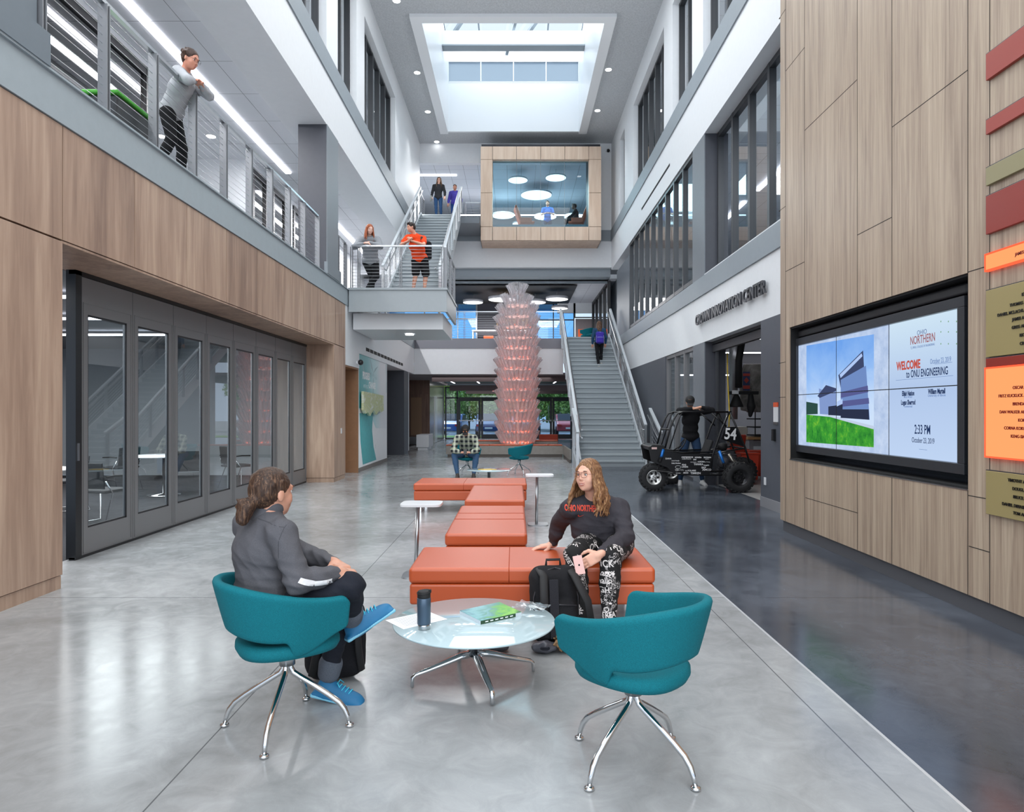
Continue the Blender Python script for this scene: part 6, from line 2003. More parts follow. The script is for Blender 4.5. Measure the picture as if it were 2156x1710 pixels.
S.cone(nkA + V3(-.01, 0, -.01), nkA + V3(.01, .0, .045), .078, .068, .01); S.cone(nkA + V3(.02, .01, .03), nkA + V3(.03, .01, .11), .050, .054, .004, True)
S.build('collar', fabric('cloth_55555a', '#55555a'), t, .0058)
def strip_on(target, pts, wdt, direction, name, mt, parent, off=.003):
    m = MB(); d = Vector(direction).normalized()
    for a, b in zip(pts[:-1], pts[1:]):
        a, b = Vector(a), Vector(b); s_ = (b - a).cross(d).normalized() * wdt / 2
        m._add([a - s_, b - s_, b + s_, a + s_], [(0, 1, 2, 3)], False)
    return project(m, target, direction, parent, name, mt, off)
wh = mat('reflective_white', '#e2e2e4', .35)
el, wr_ = A['j']['elr'], A['j']['wrr']
a0 = el + (wr_ - el) * .28
strip_on(A['shirt'], [a0 + V3(-.02, -.2, .02), el + (wr_ - el) * .5 + V3(0, -.2, -.012), wr_ + V3(-.015, -.2, -.022)], .024, (.0, 1, 0), 'sleeve_stripe', wh, t, .005)
pA = V3(*W(519, 1082, 3.2)) - A['o']; pB = V3(*W(508, 1106, 3.2)) - A['o']
strip_on(A['shirt'], [pA + V3(0, -.1, .01), pB + V3(0, -.1, 0)], .014, (0, 1, 0), 'collar_stripe', wh, t)
sm = mat('jacket_seam', '#3f3f44', .9)
for pts in ([(505, 1108), (540, 1112), (580, 1120)], [(580, 1120), (590, 1104), (606, 1098), (618, 1104)], [(580, 1120), (571, 1150), (572, 1185)]):
    strip_on(A['shirt'], [V3(*W(a, b, 3.0)) - A['o'] for a, b in pts], .0028, (0, 1, 0), 'jacket_seam', sm, t, .001)
m = MB()                                       # laces of both shoes
for s_, dn in (('l', V3(0, 0, -1)), ('r', unit(V3(.45, .05, -.85)))):
    an, to = A['j']['an' + s_], A['j']['to' + s_]; f = unit(to - an); dn = unit(dn - f * (dn @ f)); sd = np.cross(f, dn)
    for q in range(5):
        c = an + dn * (-.007 + .0045 * q) + f * (.05 + .02 * q)
        m.tube([c - sd * .026 + dn * .012, c - dn * .006 + f * .01, c + sd * .026 + dn * .012], .003, 6)
    c = an + f * .06 - dn * .006
    m.tube([c - dn * .008, c + sd * .022 - dn * .012, c + sd * .034 + f * .02 + dn * .004], .0025, 6); m.tube([c - dn * .008, c - sd * .022 - dn * .012, c - sd * .034 + f * .02 + dn * .004], .0025, 6)
m.build('shoelace', mat('cyan_lace', '#3fc0dd', .6), t)

# ---- B: woman on the bench in printed leggings
lbB = 'smiling long-haired woman in charcoal sweatshirt and printed leggings on the nearest orange bench'
def legmat():
    k = NT('printed_leggings'); p = k.pos(True)
    v = k.n('ShaderNodeTexVoronoi', feature='DISTANCE_TO_EDGE'); k.l(k.mapping(p, (1, .4, 1)), v.inputs['Vector']); v.inputs['Scale'].default_value = 26
    n_ = k.noise(k.mapping(p, (1, .4, 1)), 38, 2, .5, 1.6)
    a = k.math('LESS_THAN', k.math('ABSOLUTE', k.math('SUBTRACT', n_, .5)), .026)
    b = k.math('GREATER_THAN', v.outputs['Distance'], .20)
    f = k.math('MULTIPLY', a, k.math('GREATER_THAN', k.noise(p, 9, 2), .53))
    k.l(k.mix(f, '#0d0d0f', '#cfc9c8'), k.b.inputs['Base Color']); k.b.inputs['Roughness'].default_value = .85
    return k.m
B = person(lbB, (.66, 5.1, .44), dict(
    head=W(1238, 1000, 4.98), neck=W(1250, 1050, 5.08), chest=W(1258, 1098, 5.12), pelvis=(.68, 5.17, .535),
    shr=W(1203, 1070, 5.06), shl=W(1304, 1070, 5.10), elr=(.35, 5.33, .66), wrr=(.30, 5.40, .475), ell=(.80, 4.93, .62), wrl=W(1262, 1168, 4.60),
    hpr=(.57, 5.10, .54), hpl=(.79, 5.10, .54), knr=(.415, 4.70, .54), knl=(.655, 4.66, .535), anr=(.455, 4.52, .10), anl=(.62, 4.50, .10), tor=(.42, 4.38, .06), tol=(.63, 4.36, .06)),
    (141, 3, 4), top='#3c3a40', legs='#0d0d0f', shoes='#222226', w=1.13, vox=.006, full=1.06, wr=.010,
    hair=('wavy', '#4a3020', '#80583a', '#c29a6c', dict(length=.255, seed=5, wav=.026, n=64, r0=.0125, vol=.045)), face=dict(iris='blue', smile=1.1, glasses='aviator'), skin='#e3b39c', leg_mat=legmat(),
    hands=dict(l=((-.80, -.25, -.42), (.30, -.75, .35), 1, (22, 28, 20)), r=((-.75, -.1, -.12), (0, 0, 1), -1, (5, 8, 8))))
t = B['t']; o = B['o']
m = MB().text('OHIO NORTHERN', .062, plane_M(tuple(V3(*W(1193, 1083, 4.8)) - o), (1, .12, -.04), (0, 0, 1)), 0, bold=.0022, xscale=.51)
vmin = min(v[0] for v in m.v); 
project(m, B['shirt'], (0, 1, 0), t, 'chest_lettering', mat('coral_print', '#e8523c', .6), .0022)
sw = [(0, .012), (.006, .004), (.016, .002), (.05, .020), (.02, .008), (.012, .008), (.008, .014), (.007, .022)]
c = V3(*W(1222, 1099, 4.8)) - o
m = MB(); m._add([(c[0] + a, c[1], c[2] + b) for a, b in sw], [tuple(range(len(sw)))], False)
project(m, B['shirt'], (0, 1, 0), t, 'tick_mark', mat('coral_print'), .0022)
M_WP = mat('leggings_white_print', '#d8d2d0', .8)
m = MB()
def word(txt, px_, y_, size, ang=0, xs=1.0, Y=4.45):
    u = (math.cos(R(ang)), 0, math.sin(R(ang))); v = (-math.sin(R(ang)), 0, math.cos(R(ang)))
    m.text(txt, size, plane_M(tuple(V3(*W(px_, y_, Y)) - o), u, v), 0, bold=.001, xscale=xs)
for a in (('TRICK', 1250, 1206, .062, 5, .85), ('OR', 1254, 1182, .05, 8, 1.0), ('SWEET', 1186, 1176, .040, -58, .9), ('GOOD', 1176, 1180, .03, -58, .9), ('TREAT', 1181, 1158, .055, 22, .8), ('Happy', 1262, 1223, .05, 8, .9),
          ('Happy', 1180, 1222, .036, 28, .9), ('hallo', 1264, 1238, .052, 8, .9), ('GH', 1266, 1256, .05, 5, .9), ('OR', 1207, 1160, .036, -15, 1), ('TR', 1290, 1170, .05, 20, 1), ('BOO', 1300, 1160, .045, -50, 1), ('TRICK', 1196, 1268, .05, -50, .9), ('BOO', 1202, 1246, .045, 20, .9), ('OR', 1206, 1283, .04, -20, .9),
          ('TREAT', 1268, 1305, .05, 4, .8), ('YUM', 1205, 1143, .03, 20, 1)):
    word(*a)
def star(px_, y_, r, n=5, Y=4.45):
    c = V3(*W(px_, y_, Y)) - o; P_ = []
    for i in range(2 * n):
        q = r if i % 2 == 0 else r * .42; a = PI * i / n + .2; P_.append((c[0] + q * math.cos(a), c[1], c[2] + q * math.sin(a)))
    m._add(P_, [tuple(range(2 * n))], False)
for a in ((1283, 1214, .014), (1296, 1216, .012), (1211, 1230, .012), (1258, 1282, .011), (1215, 1262, .012), (1287, 1275, .011), (1216, 1296, .01), (1226, 1296, .009), (1192, 1205, .012), (1240 + 45, 1190 + 45, .009)): star(*a)
def moon(px_, y_, r, Y=4.45):
    c = V3(*W(px_, y_, Y)) - o; P_ = []
    for i in range(11): a = R(-110 + 22 * i); P_.append((c[0] + r * math.cos(a), c[1], c[2] + r * math.sin(a)))
    for i in range(9, 0, -1): a = R(-110 + 22 * i); P_.append((c[0] - r * .35 + r * .95 * math.cos(a), c[1], c[2] + r * .88 * math.sin(a)))
    m._add(P_, [tuple(range(len(P_)))], False)
moon(1262, 1274, .030); moon(1216, 1215, .018); moon(1203, 1240, .02)
def ring(px_, y_, r, Y=4.45):
    c = V3(*W(px_, y_, Y)) - o; n = 14; P_ = []
    for q in (r, r * .62):
        for i in range(n): a = 2 * PI * i / n; P_.append((c[0] + q * math.cos(a), c[1], c[2] + q * .85 * math.sin(a)))
    m._add(P_, [(i, (i + 1) % n, n + (i + 1) % n, n + i) for i in range(n)], False)
for a in ((1193, 1232, .022), (1262, 1257 + 3, .022), (1315, 1150, .022), (1279, 1288, .018), (1182, 1190, .016)): ring(*a)
project(m, B['trousers'], (0, 1, 0), t, 'leggings_print', M_WP, .0018)
ph = thing('phone', 'rose pink phone in the hand of the smiling woman', 'phone', W(1219, 1190, 4.50)); ph.rotation_euler = (R(-18), R(-8), R(10))
MB().box(-.032, .032, -.004, .004, -.062, .062).build('body', mat('rose_phone', '#e0b3ad', .35), ph, bev=.0035)
MB().lathe([(.001, 0), (.006, 0), (.006, .002), (.001, .002)], 14).build('camera_lens', M_BLACK, ph).location = (0, 0, 0)
ph.children[1].rotation_euler = (R(90), 0, 0); ph.children[1].location = (0, -.004, 0)

# ---- C: man in plaid shirt
def plaid():
    k = NT('plaid_flannel'); p = k.pos(True); x, y, z = k.xyz(p)
    def band(v, per, w_, off=0): return k.math('LESS_THAN', k.math('MODULO', k.math('ADD', v, 10 + off), per), w_)
    a = band(x, .105, .05); b = band(z, .105, .05); c1 = k.mix(a, '#b5b9a8', '#2f3b4a'); c2 = k.mix(b, '#b9bdac', '#26303a')
    c = k.mix(.5, c1, c2, 'MIX'); c = k.mix(k.math('MULTIPLY', a, b), c, '#171c24')
    c = k.mix(band(x, .105, .008, .03), c, '#dfe0d2'); c = k.mix(band(z, .105, .008, .03), c, '#8a9a62')
    k.l(c, k.b.inputs['Base Color']); k.b.inputs['Roughness'].default_value = .9; return k.m
C_ = person('man in green plaid shirt and black cap bent over his phone', (-1.12, 16.1, 0), dict(
    head=(-1.13, 15.78, 1.09), neck=(-1.13, 15.98, 1.00), chest=(-1.13, 16.06, .82), pelvis=(-1.13, 16.26, .55), shr=(-1.33, 15.95, .92), shl=(-.93, 15.95, .92),
    elr=(-1.41, 15.75, .64), ell=(-.85, 15.75, .64), wrr=(-1.20, 15.58, .60), wrl=(-1.02, 15.58, .60),
    hpr=(-1.23, 16.2, .54), hpl=(-1.03, 16.2, .54), knr=(-1.38, 15.78, .52), knl=(-.88, 15.78, .52), anr=(-1.30, 15.62, .09), anl=(-.93, 15.62, .09), tor=(-1.30, 15.45, .06), tol=(-.93, 15.45, .06)),
    (180, -42, 0), top='#777777', legs='#3c5878', shoes='#3a3430', cap='#1c1c1e', hair=('short', '#3a2a20', '#4a3628', '#6a4e3a'), w=1.08, vox=.012, skin='#dba78f', top_mat=plaid(),
    hands=dict(r=((.75, -.35, .1), (0, -.3, .9), -1, (35, 40, 30)), l=((-.75, -.35, .1), (0, -.3, .9), 1, (35, 40, 30))))
pc = MB().box(-.035, .035, -.005, .005, -.07, .07).build('phone', M_BLACKM, bev=.004); pc.location = (-1.11, 15.46, .63); pc.rotation_euler = (R(-35), 0, 0); tag(pc, 'black phone held by the man in the plaid shirt', 'phone')
o_ = MB().box(-.045, .045, 0, .004, -.02, .02).build('cap_patch', mat('orange_patch', '#d9885c', .6), C_['t']); o_.location = tuple(C_['P'](0, .098, .062)); o_.rotation_euler = (R(30), 0, 0)

# ---- D: man behind the buggy
D = person('man in black jacket and cap leaning his arms on the buggy roof bar', (3.66, 14.25, 0), dict(
    head=(3.60, 14.02, 1.72), neck=(3.64, 14.14, 1.57), chest=(3.66, 14.2, 1.36), pelvis=(3.68, 14.3, 1.0), shr=(3.46, 14.12, 1.52), shl=(3.86, 14.14, 1.52),
    elr=(3.34, 13.84, 1.55), ell=(4.0, 13.86, 1.56), wrr=(3.60, 13.80, 1.60), wrl=(3.76, 13.80, 1.62), hpr=(3.58, 14.3, .95), hpl=(3.78, 14.3, .95),
    knr=(3.50, 14.28, .5), knl=(3.87, 14.28, .5), anr=(3.47, 14.3, .09), anl=(3.93, 14.3, .09), tor=(3.42, 14.1, .06), tol=(3.96, 14.1, .06)),
    (168, -32, 0), top='#1d1d20', legs='#2c425f', shoes='#c9c9c9', cap='#1b1b1d', hair=('short', '#1f1712', '#33261d', '#4c3a2c'), w=1.05, vox=.012, skin='#d6a288',
    hands=dict(r=((.9, -.1, -.1), (0, -.2, 1), -1, (12, 15, 10)), l=((-.9, -.1, -.1), (0, -.2, 1), 1, (12, 15, 10))))

# ---- E: woman climbing the stairs, back to the camera
E_ = person('long-haired student in a blue jacket climbing the lower staircase with a purple backpack', (3.02, 24.4, 3.21), dict(
    head=(3.03, 24.45, 4.66), neck=(3.03, 24.42, 4.49), chest=(3.03, 24.42, 4.30), pelvis=(3.02, 24.42, 4.02), shr=(3.21, 24.42, 4.45), shl=(2.85, 24.42, 4.45),
    elr=(3.27, 24.40, 4.19), ell=(2.80, 24.38, 4.18), wrr=(3.26, 24.5, 3.97), wrl=(2.79, 24.45, 3.95), hpr=(3.11, 24.42, 3.98), hpl=(2.94, 24.42, 3.98),
    knr=(3.11, 24.55, 3.64), knl=(2.96, 24.38, 3.58), anr=(3.10, 24.45, 3.32), anl=(2.98, 24.18, 3.19), tor=(3.10, 24.62, 3.30), tol=(2.98, 24.36, 3.14)),
    (0, 0, 0), top='#274a68', legs='#17181c', shoes='#cfcbc4', hair=('long', '#3a261c', '#5a4030', '#8a6850', dict(length=.30, n=30)), w=.92, vox=.013, skin='#d9a68c', face=dict(noface=1))

def backpack(name, label, loc, rz, w_, h_, d_, col, vox=.012, straps=True, tilt=0, detail=True, col2=None, handle=True):
    t = thing(name, label, 'backpack', loc, rz); t.rotation_euler.x = tilt
    S = Soft(); S.box(V3(0, 0, h_ * .5), V3(w_ / 2, d_ / 2, h_ / 2), min(d_, w_) * .45, .02); S.box(V3(0, -d_ * .45, h_ * .30), V3(w_ * .40, d_ * .28, h_ * .26), d_ * .25, .02)
    S.build('bag_body', fabric('pack_' + col.strip('#'), col, 200, .3, .15), t, vox, (.008, 22, 4))
    if detail:
        m = MB(); 
        for sx in (-1, 1): m.tube([(sx * w_ * .44, -d_ * .30, h_ * .1), (sx * w_ * .45, -d_ * .34, h_ * .6), (sx * w_ * .3, -d_ * .3, h_ * .92), (0, -d_ * .3, h_ * .97)], .005, 6)
        m.tube([(-w_ * .36, -d_ * .72, h_ * .5), (0, -d_ * .76, h_ * .52), (w_ * .36, -d_ * .72, h_ * .5)], .005, 6)
        m.build('zipper', mat('zip_' + (col2 or '#2a2a2d').strip('#'), col2 or '#2a2a2d', .4), t)
    if handle: MB().tube([(-.05, 0, h_ - .01), (-.045, 0, h_ + .035), (.045, 0, h_ + .035), (.05, 0, h_ - .01)], .009, 8).build('handle', mat('strap_black', '#1b1b1d', .7), t)
    if straps:
        for sx in (-1, 1):
            MB().tube([(sx * w_ * .22, d_ * .45, h_ * .93), (sx * w_ * .30, d_ * .62 + .03, h_ * .7), (sx * w_ * .34, d_ * .6, h_ * .4), (sx * w_ * .40, d_ * .45, h_ * .12)], .022, 8, flat=(1, .35)).build('strap', mat('strap_black', '#1b1b1d', .7), t)
    return t
backpack('backpack', 'purple and navy backpack worn by the student on the lower staircase', (3.03, 24.22, 3.95), 0, .30, .42, .16, '#4436a0', straps=False, col2='#b9c0e8')

# ---- F, G at the landing
F_ = person('red-haired woman in a grey sweatshirt leaning on the landing railing', (-3.46, 16.3, Z2F), dict(
    head=(-3.43, 16.22, 5.86), neck=(-3.45, 16.34, 5.70), chest=(-3.46, 16.40, 5.48), pelvis=(-3.48, 16.55, 5.18), shr=(-3.66, 16.30, 5.63), shl=(-3.26, 16.30, 5.63),
    elr=(-3.76, 16.12, 5.42), ell=(-3.16, 16.12, 5.42), wrr=(-3.50, 16.00, 5.475), wrl=(-3.40, 16.03, 5.50), hpr=(-3.57, 16.55, 5.14), hpl=(-3.38, 16.55, 5.14),
    knr=(-3.46, 16.60, 4.82), knl=(-3.33, 16.50, 4.80), anr=(-3.47, 16.72, 4.48), anl=(-3.56, 16.46, 4.48), tor=(-3.49, 16.55, 4.45), tol=(-3.62, 16.3, 4.45)),
    (212, -18, 0), top='#8d9196', legs='#1a1b1f', shoes='#1c1c1e', hair=('long', '#6a2f1a', '#9a4e2c', '#c07a50', dict(length=.24, n=34, seed=8)), w=1.15, vox=.012, skin='#e6bfae', hoodie=True, face=dict(iris='blue'),
    hands=dict(r=((.9, -.2, -.1), (0, -.2, 1), -1, (20, 25, 15)), l=((-.9, -.25, -.05), (0, -.2, 1), 1, (20, 25, 15))))
G_ = person('man in a bright orange T-shirt and black shorts leaning on the landing railing', (-2.33, 16.4, Z2F), dict(
    head=(-2.46, 16.28, 5.92), neck=(-2.38, 16.36, 5.76), chest=(-2.34, 16.42, 5.54), pelvis=(-2.29, 16.56, 5.22), shr=(-2.54, 16.28, 5.68), shl=(-2.18, 16.42, 5.69),
    elr=(-2.66, 16.10, 5.46), ell=(-2.13, 16.12, 5.46), wrr=(-2.48, 15.95, 5.51), wrl=(-2.40, 15.96, 5.52), hpr=(-2.38, 16.54, 5.18), hpl=(-2.19, 16.56, 5.18),
    knr=(-2.38, 16.50, 4.84), knl=(-2.15, 16.6, 4.84), anr=(-2.46, 16.58, 4.47), anl=(-2.19, 16.62, 4.47), tor=(-2.56, 16.42, 4.44), tol=(-2.20, 16.42, 4.44)),
    (122, -10, 0), top='#e4491f', legs='#1a1a1d', shoes='#2a2a2c', shorts=True, sleeves='short', hair=('short', '#1c1512', '#2a201b', '#40322a'), w=1.1, vox=.011, skin='#d9a088',
    hands=dict(r=((.5, -.3, .55), (-.5, -.6, .3), -1, (45, 50, 30)), l=((-.5, -.3, .55), (.5, -.6, .3), 1, (45, 50, 30))))
m = MB()
for a in (-1, 1): m.tube([G_['j']['chest'] + V3(a * .10 + .02, -.03, .20), G_['j']['chest'] + V3(a * .115 + .02, -.145, .14), G_['j']['chest'] + V3(a * .125 + .02, -.155, .02)], .026, 8, flat=(1, .3))
o_ = m.build('strap', mat('strap_black', '#1b1b1d', .7), G_['t'])
backpack('backpack', 'black backpack worn by the man in the orange T-shirt', (-2.16, 16.66, 5.22), R(172), .30, .46, .16, '#1d1d21', straps=False)

# ---- H, I at the stair head
H_ = person('woman in a dark jacket and jeans at the head of the upper staircase', (-2.95, 26.6, Z3), dict(
    head=(-2.92, 26.52, 10.52), neck=(-2.94, 26.55, 10.35), chest=(-2.95, 26.56, 10.15), pelvis=(-2.96, 26.58, 9.86), shr=(-3.12, 26.55, 10.30), shl=(-2.77, 26.55, 10.30),
    elr=(-3.19, 26.57, 10.05), ell=(-2.70, 26.55, 10.05), wrr=(-3.21, 26.48, 9.84), wrl=(-2.69, 26.44, 9.86), hpr=(-3.05, 26.58, 9.82), hpl=(-2.87, 26.58, 9.82),
    knr=(-3.04, 26.52, 9.46), knl=(-2.86, 26.56, 9.46), anr=(-3.03, 26.55, 9.10), anl=(-2.85, 26.6, 9.10), tor=(-3.05, 26.38, 9.08), tol=(-2.86, 26.42, 9.08)),
    (180, -14, 0), top='#2b2c30', legs='#2c4a70', shoes='#4a4a4c', hair=('long', '#3a281e', '#5c4432', '#8a6a50', dict(length=.26, n=28)), w=.9, vox=.013, skin='#ddae98', face=dict(glasses='dark'))
o_ = MB().lathe([(.001, 0), (.035, 0), (.037, .2), (.03, .22), (.001, .22)], 16).build('water_bottle', mat('bottle_grey', '#8b8f8e', .3)); o_.location = (-3.22, 26.4, 9.66); tag(o_, 'grey bottle carried by the woman in the dark jacket', 'bottle')
I_ = person('woman in a purple hooded sweatshirt behind the one in the dark jacket', (-2.34, 27.2, Z3), dict(
    head=(-2.36, 27.12, 10.44), neck=(-2.36, 27.16, 10.28), chest=(-2.36, 27.18, 10.09), pelvis=(-2.36, 27.2, 9.82), shr=(-2.53, 27.17, 10.23), shl=(-2.19, 27.17, 10.23),
    elr=(-2.60, 27.2, 9.98), ell=(-2.12, 27.2, 9.98), wrr=(-2.62, 27.08, 9.78), wrl=(-2.11, 27.1, 9.78), hpr=(-2.45, 27.2, 9.78), hpl=(-2.27, 27.2, 9.78),
    knr=(-2.45, 27.1, 9.44), knl=(-2.27, 27.2, 9.44), anr=(-2.44, 27.2, 9.1), anl=(-2.27, 27.3, 9.1), tor=(-2.45, 27.02, 9.08), tol=(-2.27, 27.1, 9.08)),
    (180, -5, 0), top='#5149a8', legs='#23457f', shoes='#4a4a4c', hair=('bun', '#2a1e18', '#40302a', '#5a463c', {}), w=.95, vox=.013, skin='#c98f78', hoodie=True)

# ---- J: woman on the balcony
lbJ = 'woman with glasses in a grey sweatshirt leaning on the left balcony railing'
HX[lbJ] = []
rj = random.Random(3)
for i in range(34):
    a_ = V3(rj.uniform(-1, .3), rj.uniform(-1, 1), rj.uniform(-.1, 1)); a_ = unit(a_); c_ = V3(-3.885, 8.165, 5.755) + a_ * .080
    HX[lbJ].append((c_, c_ + a_ * .012 + V3(rj.gauss(0, .008), rj.gauss(0, .008), rj.gauss(0, .008)), .019, .013))
J_ = person('woman with glasses in a grey sweatshirt leaning on the left balcony railing', (-4.15, 8.3, Z2F), dict(
    head=(-3.86, 8.16, 5.73), neck=(-3.96, 8.22, 5.60), chest=(-4.03, 8.26, 5.42), pelvis=(-4.18, 8.32, 5.17), shr=(-3.97, 8.07, 5.54), shl=(-3.95, 8.42, 5.55),
    elr=(-3.82, 7.98, 5.40), ell=(-3.80, 8.52, 5.46), wrr=(-3.83, 8.20, 5.49), wrl=(-3.80, 8.28, 5.50), hpr=(-4.17, 8.22, 5.12), hpl=(-4.18, 8.40, 5.12),
    knr=(-4.12, 8.22, 4.80), knl=(-4.14, 8.52, 4.80), anr=(-4.30, 8.22, 4.48), anl=(-4.20, 8.62, 4.48), tor=(-4.12, 8.20, 4.45), tol=(-4.02, 8.62, 4.45)),
    (-104, -22, 0), top='#a3a6ab', legs='#17181b', shoes='#2a2a2c', hair=('bun', '#1c1310', '#36241d', '#5a3e32', {}), w=.98, vox=.010, skin='#c98f78', hoodie=False, face=dict(glasses='dark'),
    hands=dict(r=((.1, .9, 0), (0, 0, 1), 1, (20, 25, 15)), l=((0, -.9, 0), (0, 0, 1), -1, (20, 25, 15))))

# ---- K, L in the pod
K_ = person('standing man in a blue T-shirt seen through the pod window', (1.46, 30.2, Z3), dict(
    head=(1.46, 30.12, 10.72), neck=(1.46, 30.16, 10.54), chest=(1.46, 30.18, 10.33), pelvis=(1.46, 30.2, 9.98), shr=(1.26, 30.16, 10.48), shl=(1.66, 30.16, 10.48),
    elr=(1.20, 30.1, 10.22), ell=(1.73, 30.1, 10.22), wrr=(1.38, 29.94, 10.24), wrl=(1.56, 29.95, 10.24), hpr=(1.36, 30.2, 9.94), hpl=(1.56, 30.2, 9.94),
    knr=(1.36, 30.2, 9.5), knl=(1.56, 30.2, 9.5), anr=(1.36, 30.2, 9.1), anl=(1.56, 30.2, 9.1), tor=(1.34, 30.0, 9.08), tol=(1.58, 30.0, 9.08)),
    (170, 0, 0), top='#2a66b8', legs='#2c3a50', shoes='#333333', sleeves='short', hair=('short', '#2a1e18', '#40302a', '#5a463c'), vox=.015, skin='#d9a68c')
L_ = person('person in dark clothes seated in the right orange pod chair', (2.5, 28.75, Z3), dict(
    head=(2.50, 28.72, 10.16), neck=(2.56, 28.74, 10.02), chest=(2.58, 28.75, 9.84), pelvis=(2.60, 28.76, 9.58), shr=(2.53, 28.92, 9.95), shl=(2.56, 28.58, 9.95),
    elr=(2.38, 28.96, 9.72), ell=(2.40, 28.52, 9.72), wrr=(2.20, 28.9, 9.66), wrl=(2.22, 28.6, 9.66), hpr=(2.54, 28.86, 9.57), hpl=(2.54, 28.66, 9.57),
    knr=(2.15, 28.86, 9.55), knl=(2.15, 28.66, 9.55), anr=(2.1, 28.86, 9.12), anl=(2.1, 28.66, 9.12), tor=(1.95, 28.86, 9.1), tol=(1.95, 28.66, 9.1)),
    (90, 0, 0), top='#17181b', legs='#1b1c22', shoes='#222222', hair=('short', '#14100e', '#1f1815', '#30261f'), vox=.015, skin='#8a5f4c')

# ---- floor bags
backpack('backpack', 'black backpack on the floor behind the left teal chair', (-1.02, 3.90, .01), R(200), .34, .44, .20, '#1c1c20', .009, col2='#34343a')
bp = backpack('backpack', 'large black backpack leaning on the orange bench beside the seated woman', (.27, 4.52, .0), R(8), .33, .50, .20, '#1e1e21', .007, straps=False, tilt=R(-8), col2='#303035')
for a, b in ((-.10, -.135), (.10, -.15)):
    MB().tube([(a, -.02, .48), (a + .01, b, .44), (a + .04 + a * .4, b - .05, .28), (a + .06 + a * .6, -.13, .10)], .028, 8, flat=(1, .35)).build('strap', mat('strap_black', '#1b1b1d', .7), bp)
MB().box(-.06, .0, -.165, -.155, .05, .42).build('front_panel', fabric('pack_panel', '#2a2a2f', 200), bp, bev=.004)
# folded coat with fur trim, and a dark shoe-like bundle under the table
S = Soft(); S.ell(V3(0, 0, .035), V3(.085, .07, .035), .01); S.chain([V3(-.06, -.04, .045), V3(.0, -.055, .06), V3(.06, -.03, .04)], [.026, .03, .024], .008); S.ell(V3(0, -.06, .045), V3(.03, .03, .012), .008, None, True)
ct = thing('folded_coat', 'rolled charcoal padded coat with brown fur trim on the floor behind the right chair', 'coat', (.19, 4.33, 0)); S.build('quilted_roll', mat('charcoal_nylon', '#4b4c54', .4, var=.1), ct, .006, (.008, 40, 2))
S = Soft(); rnd = random.Random(9)
for i in range(70):
    a = rnd.uniform(-.02, .12); c = V3(.09 + a, rnd.uniform(-.05, .04), .03 + rnd.uniform(0, .06)); S.cone(c, c + V3(rnd.gauss(0, .025), -.02 + rnd.gauss(0, .02), rnd.gauss(0, .02)), .012, .003, .004)
S.build('fur_trim', hair_mat('brown_fur', '#4a3524', '#8a6a4a', '#c9ad86'), ct, .006)
S = Soft(); S.ell(V3(0, 0, .03), V3(.07, .06, .03), .01); S.ell(V3(.04, 0, .03), V3(.05, .05, .025), .01)
o_ = S.build('dark_bundle', mat('charcoal_nylon2', '#3f4147', .5, var=.1), None, .007, (.006, 40, 6), loc=(-.12, 4.35, 0)); tag(o_, 'small dark folded garment on the floor behind the glass table base', 'garment')
# ================================================================ off-road racing buggy
BX, BY = 3.46, 13.35
bg = thing('racing_buggy', 'black off-road racing buggy with number 54 and sponsor stickers beside the workshop doorway', 'buggy', (BX, BY, 0))
bg['label'] = 'black off-road racing buggy with number 54 plate and white sponsor stickers'
M_TUBE = mat('black_roll_cage', '#141416', .3)
M_PLT = mat('black_body_panel', '#111114', .3)
M_TYRE = mat('tyre_rubber', '#1d1d1f', .75, bump=(60, .3))
def bp_(px_, y_, Y=13.0):
    p = W(px_, y_, Y); return (p[0] - BX, p[2])
def wheel(x, y, r, wdt, rim, label=None):
    m = MB(); m.M = Matrix.Translation((x, y, r)) @ Matrix.Rotation(PI / 2, 4, 'X')
    w2 = wdt / 2
    prof = [(r * .52, -w2 * .9), (r * .62, -w2), (r * .88, -w2), (r * .96, -w2 * .8), (r, -w2 * .4), (r, w2 * .4), (r * .96, w2 * .8), (r * .88, w2), (r * .62, w2), (r * .52, w2 * .9)]
    m.lathe(prof, 40, closed=True)
    m2 = MB(); m2.M = m.M                                   # tread lugs
    n = 22
    for i in range(n):
        for k_, zz in ((0, -w2 * .55), (.5, 0), (0, w2 * .55)):
            a = 2 * PI * (i + k_) / n
            old = m2.M; m2.M = old @ Matrix.Rotation(a, 4, 'Z') @ Matrix.Translation((r * .985, 0, zz))
            m2.box(-.006, .012, -.022, .022, -w2 * .26, w2 * .26); m2.M = old
        a = 2 * PI * (i + .25) / n
        for sg in (-1, 1):
            old = m2.M; m2.M = old @ Matrix.Rotation(a, 4, 'Z') @ Matrix.Translation((r * .93, 0, sg * w2 * .86)); m2.box(-.03, .02, -.016, .016, -.012, .012); m2.M = old
    m.M = None
    o = m.build('wheel', M_TYRE, bg)
    m2.M = None; m2.build('tread', M_TYRE, o)
    m3 = MB(); m3.M = Matrix.Translation((x, y - w2 * .55, r)) @ Matrix.Rotation(PI / 2, 4, 'X')
    m3.lathe([(.001, .0), (r * .2, .0), (r * .42, -.02), (r * .5, .03), (r * .54, .035), (r * .54, -.05), (.001, -.05)], 32)
    for i in range(6):
        a = PI * i / 3; c = (r * .30 * math.cos(a), r * .30 * math.sin(a))
        m3.cur = 1; m3.lathe([(.001, .002), (r * .085, .002), (r * .085, -.01), (.001, -.01)], 12, (c[0], c[1], .0))
        m3.cur = 0
    for i in range(4):
        a = PI * i / 2 + .4; m3.lathe([(.001, .02), (.012, .02), (.012, -.0), (.001, -.0)], 8, (r * .12 * math.cos(a), r * .12 * math.sin(a), .0))
    m3.M = None
    m3.build('rim', [rim, M_BLACK], o)
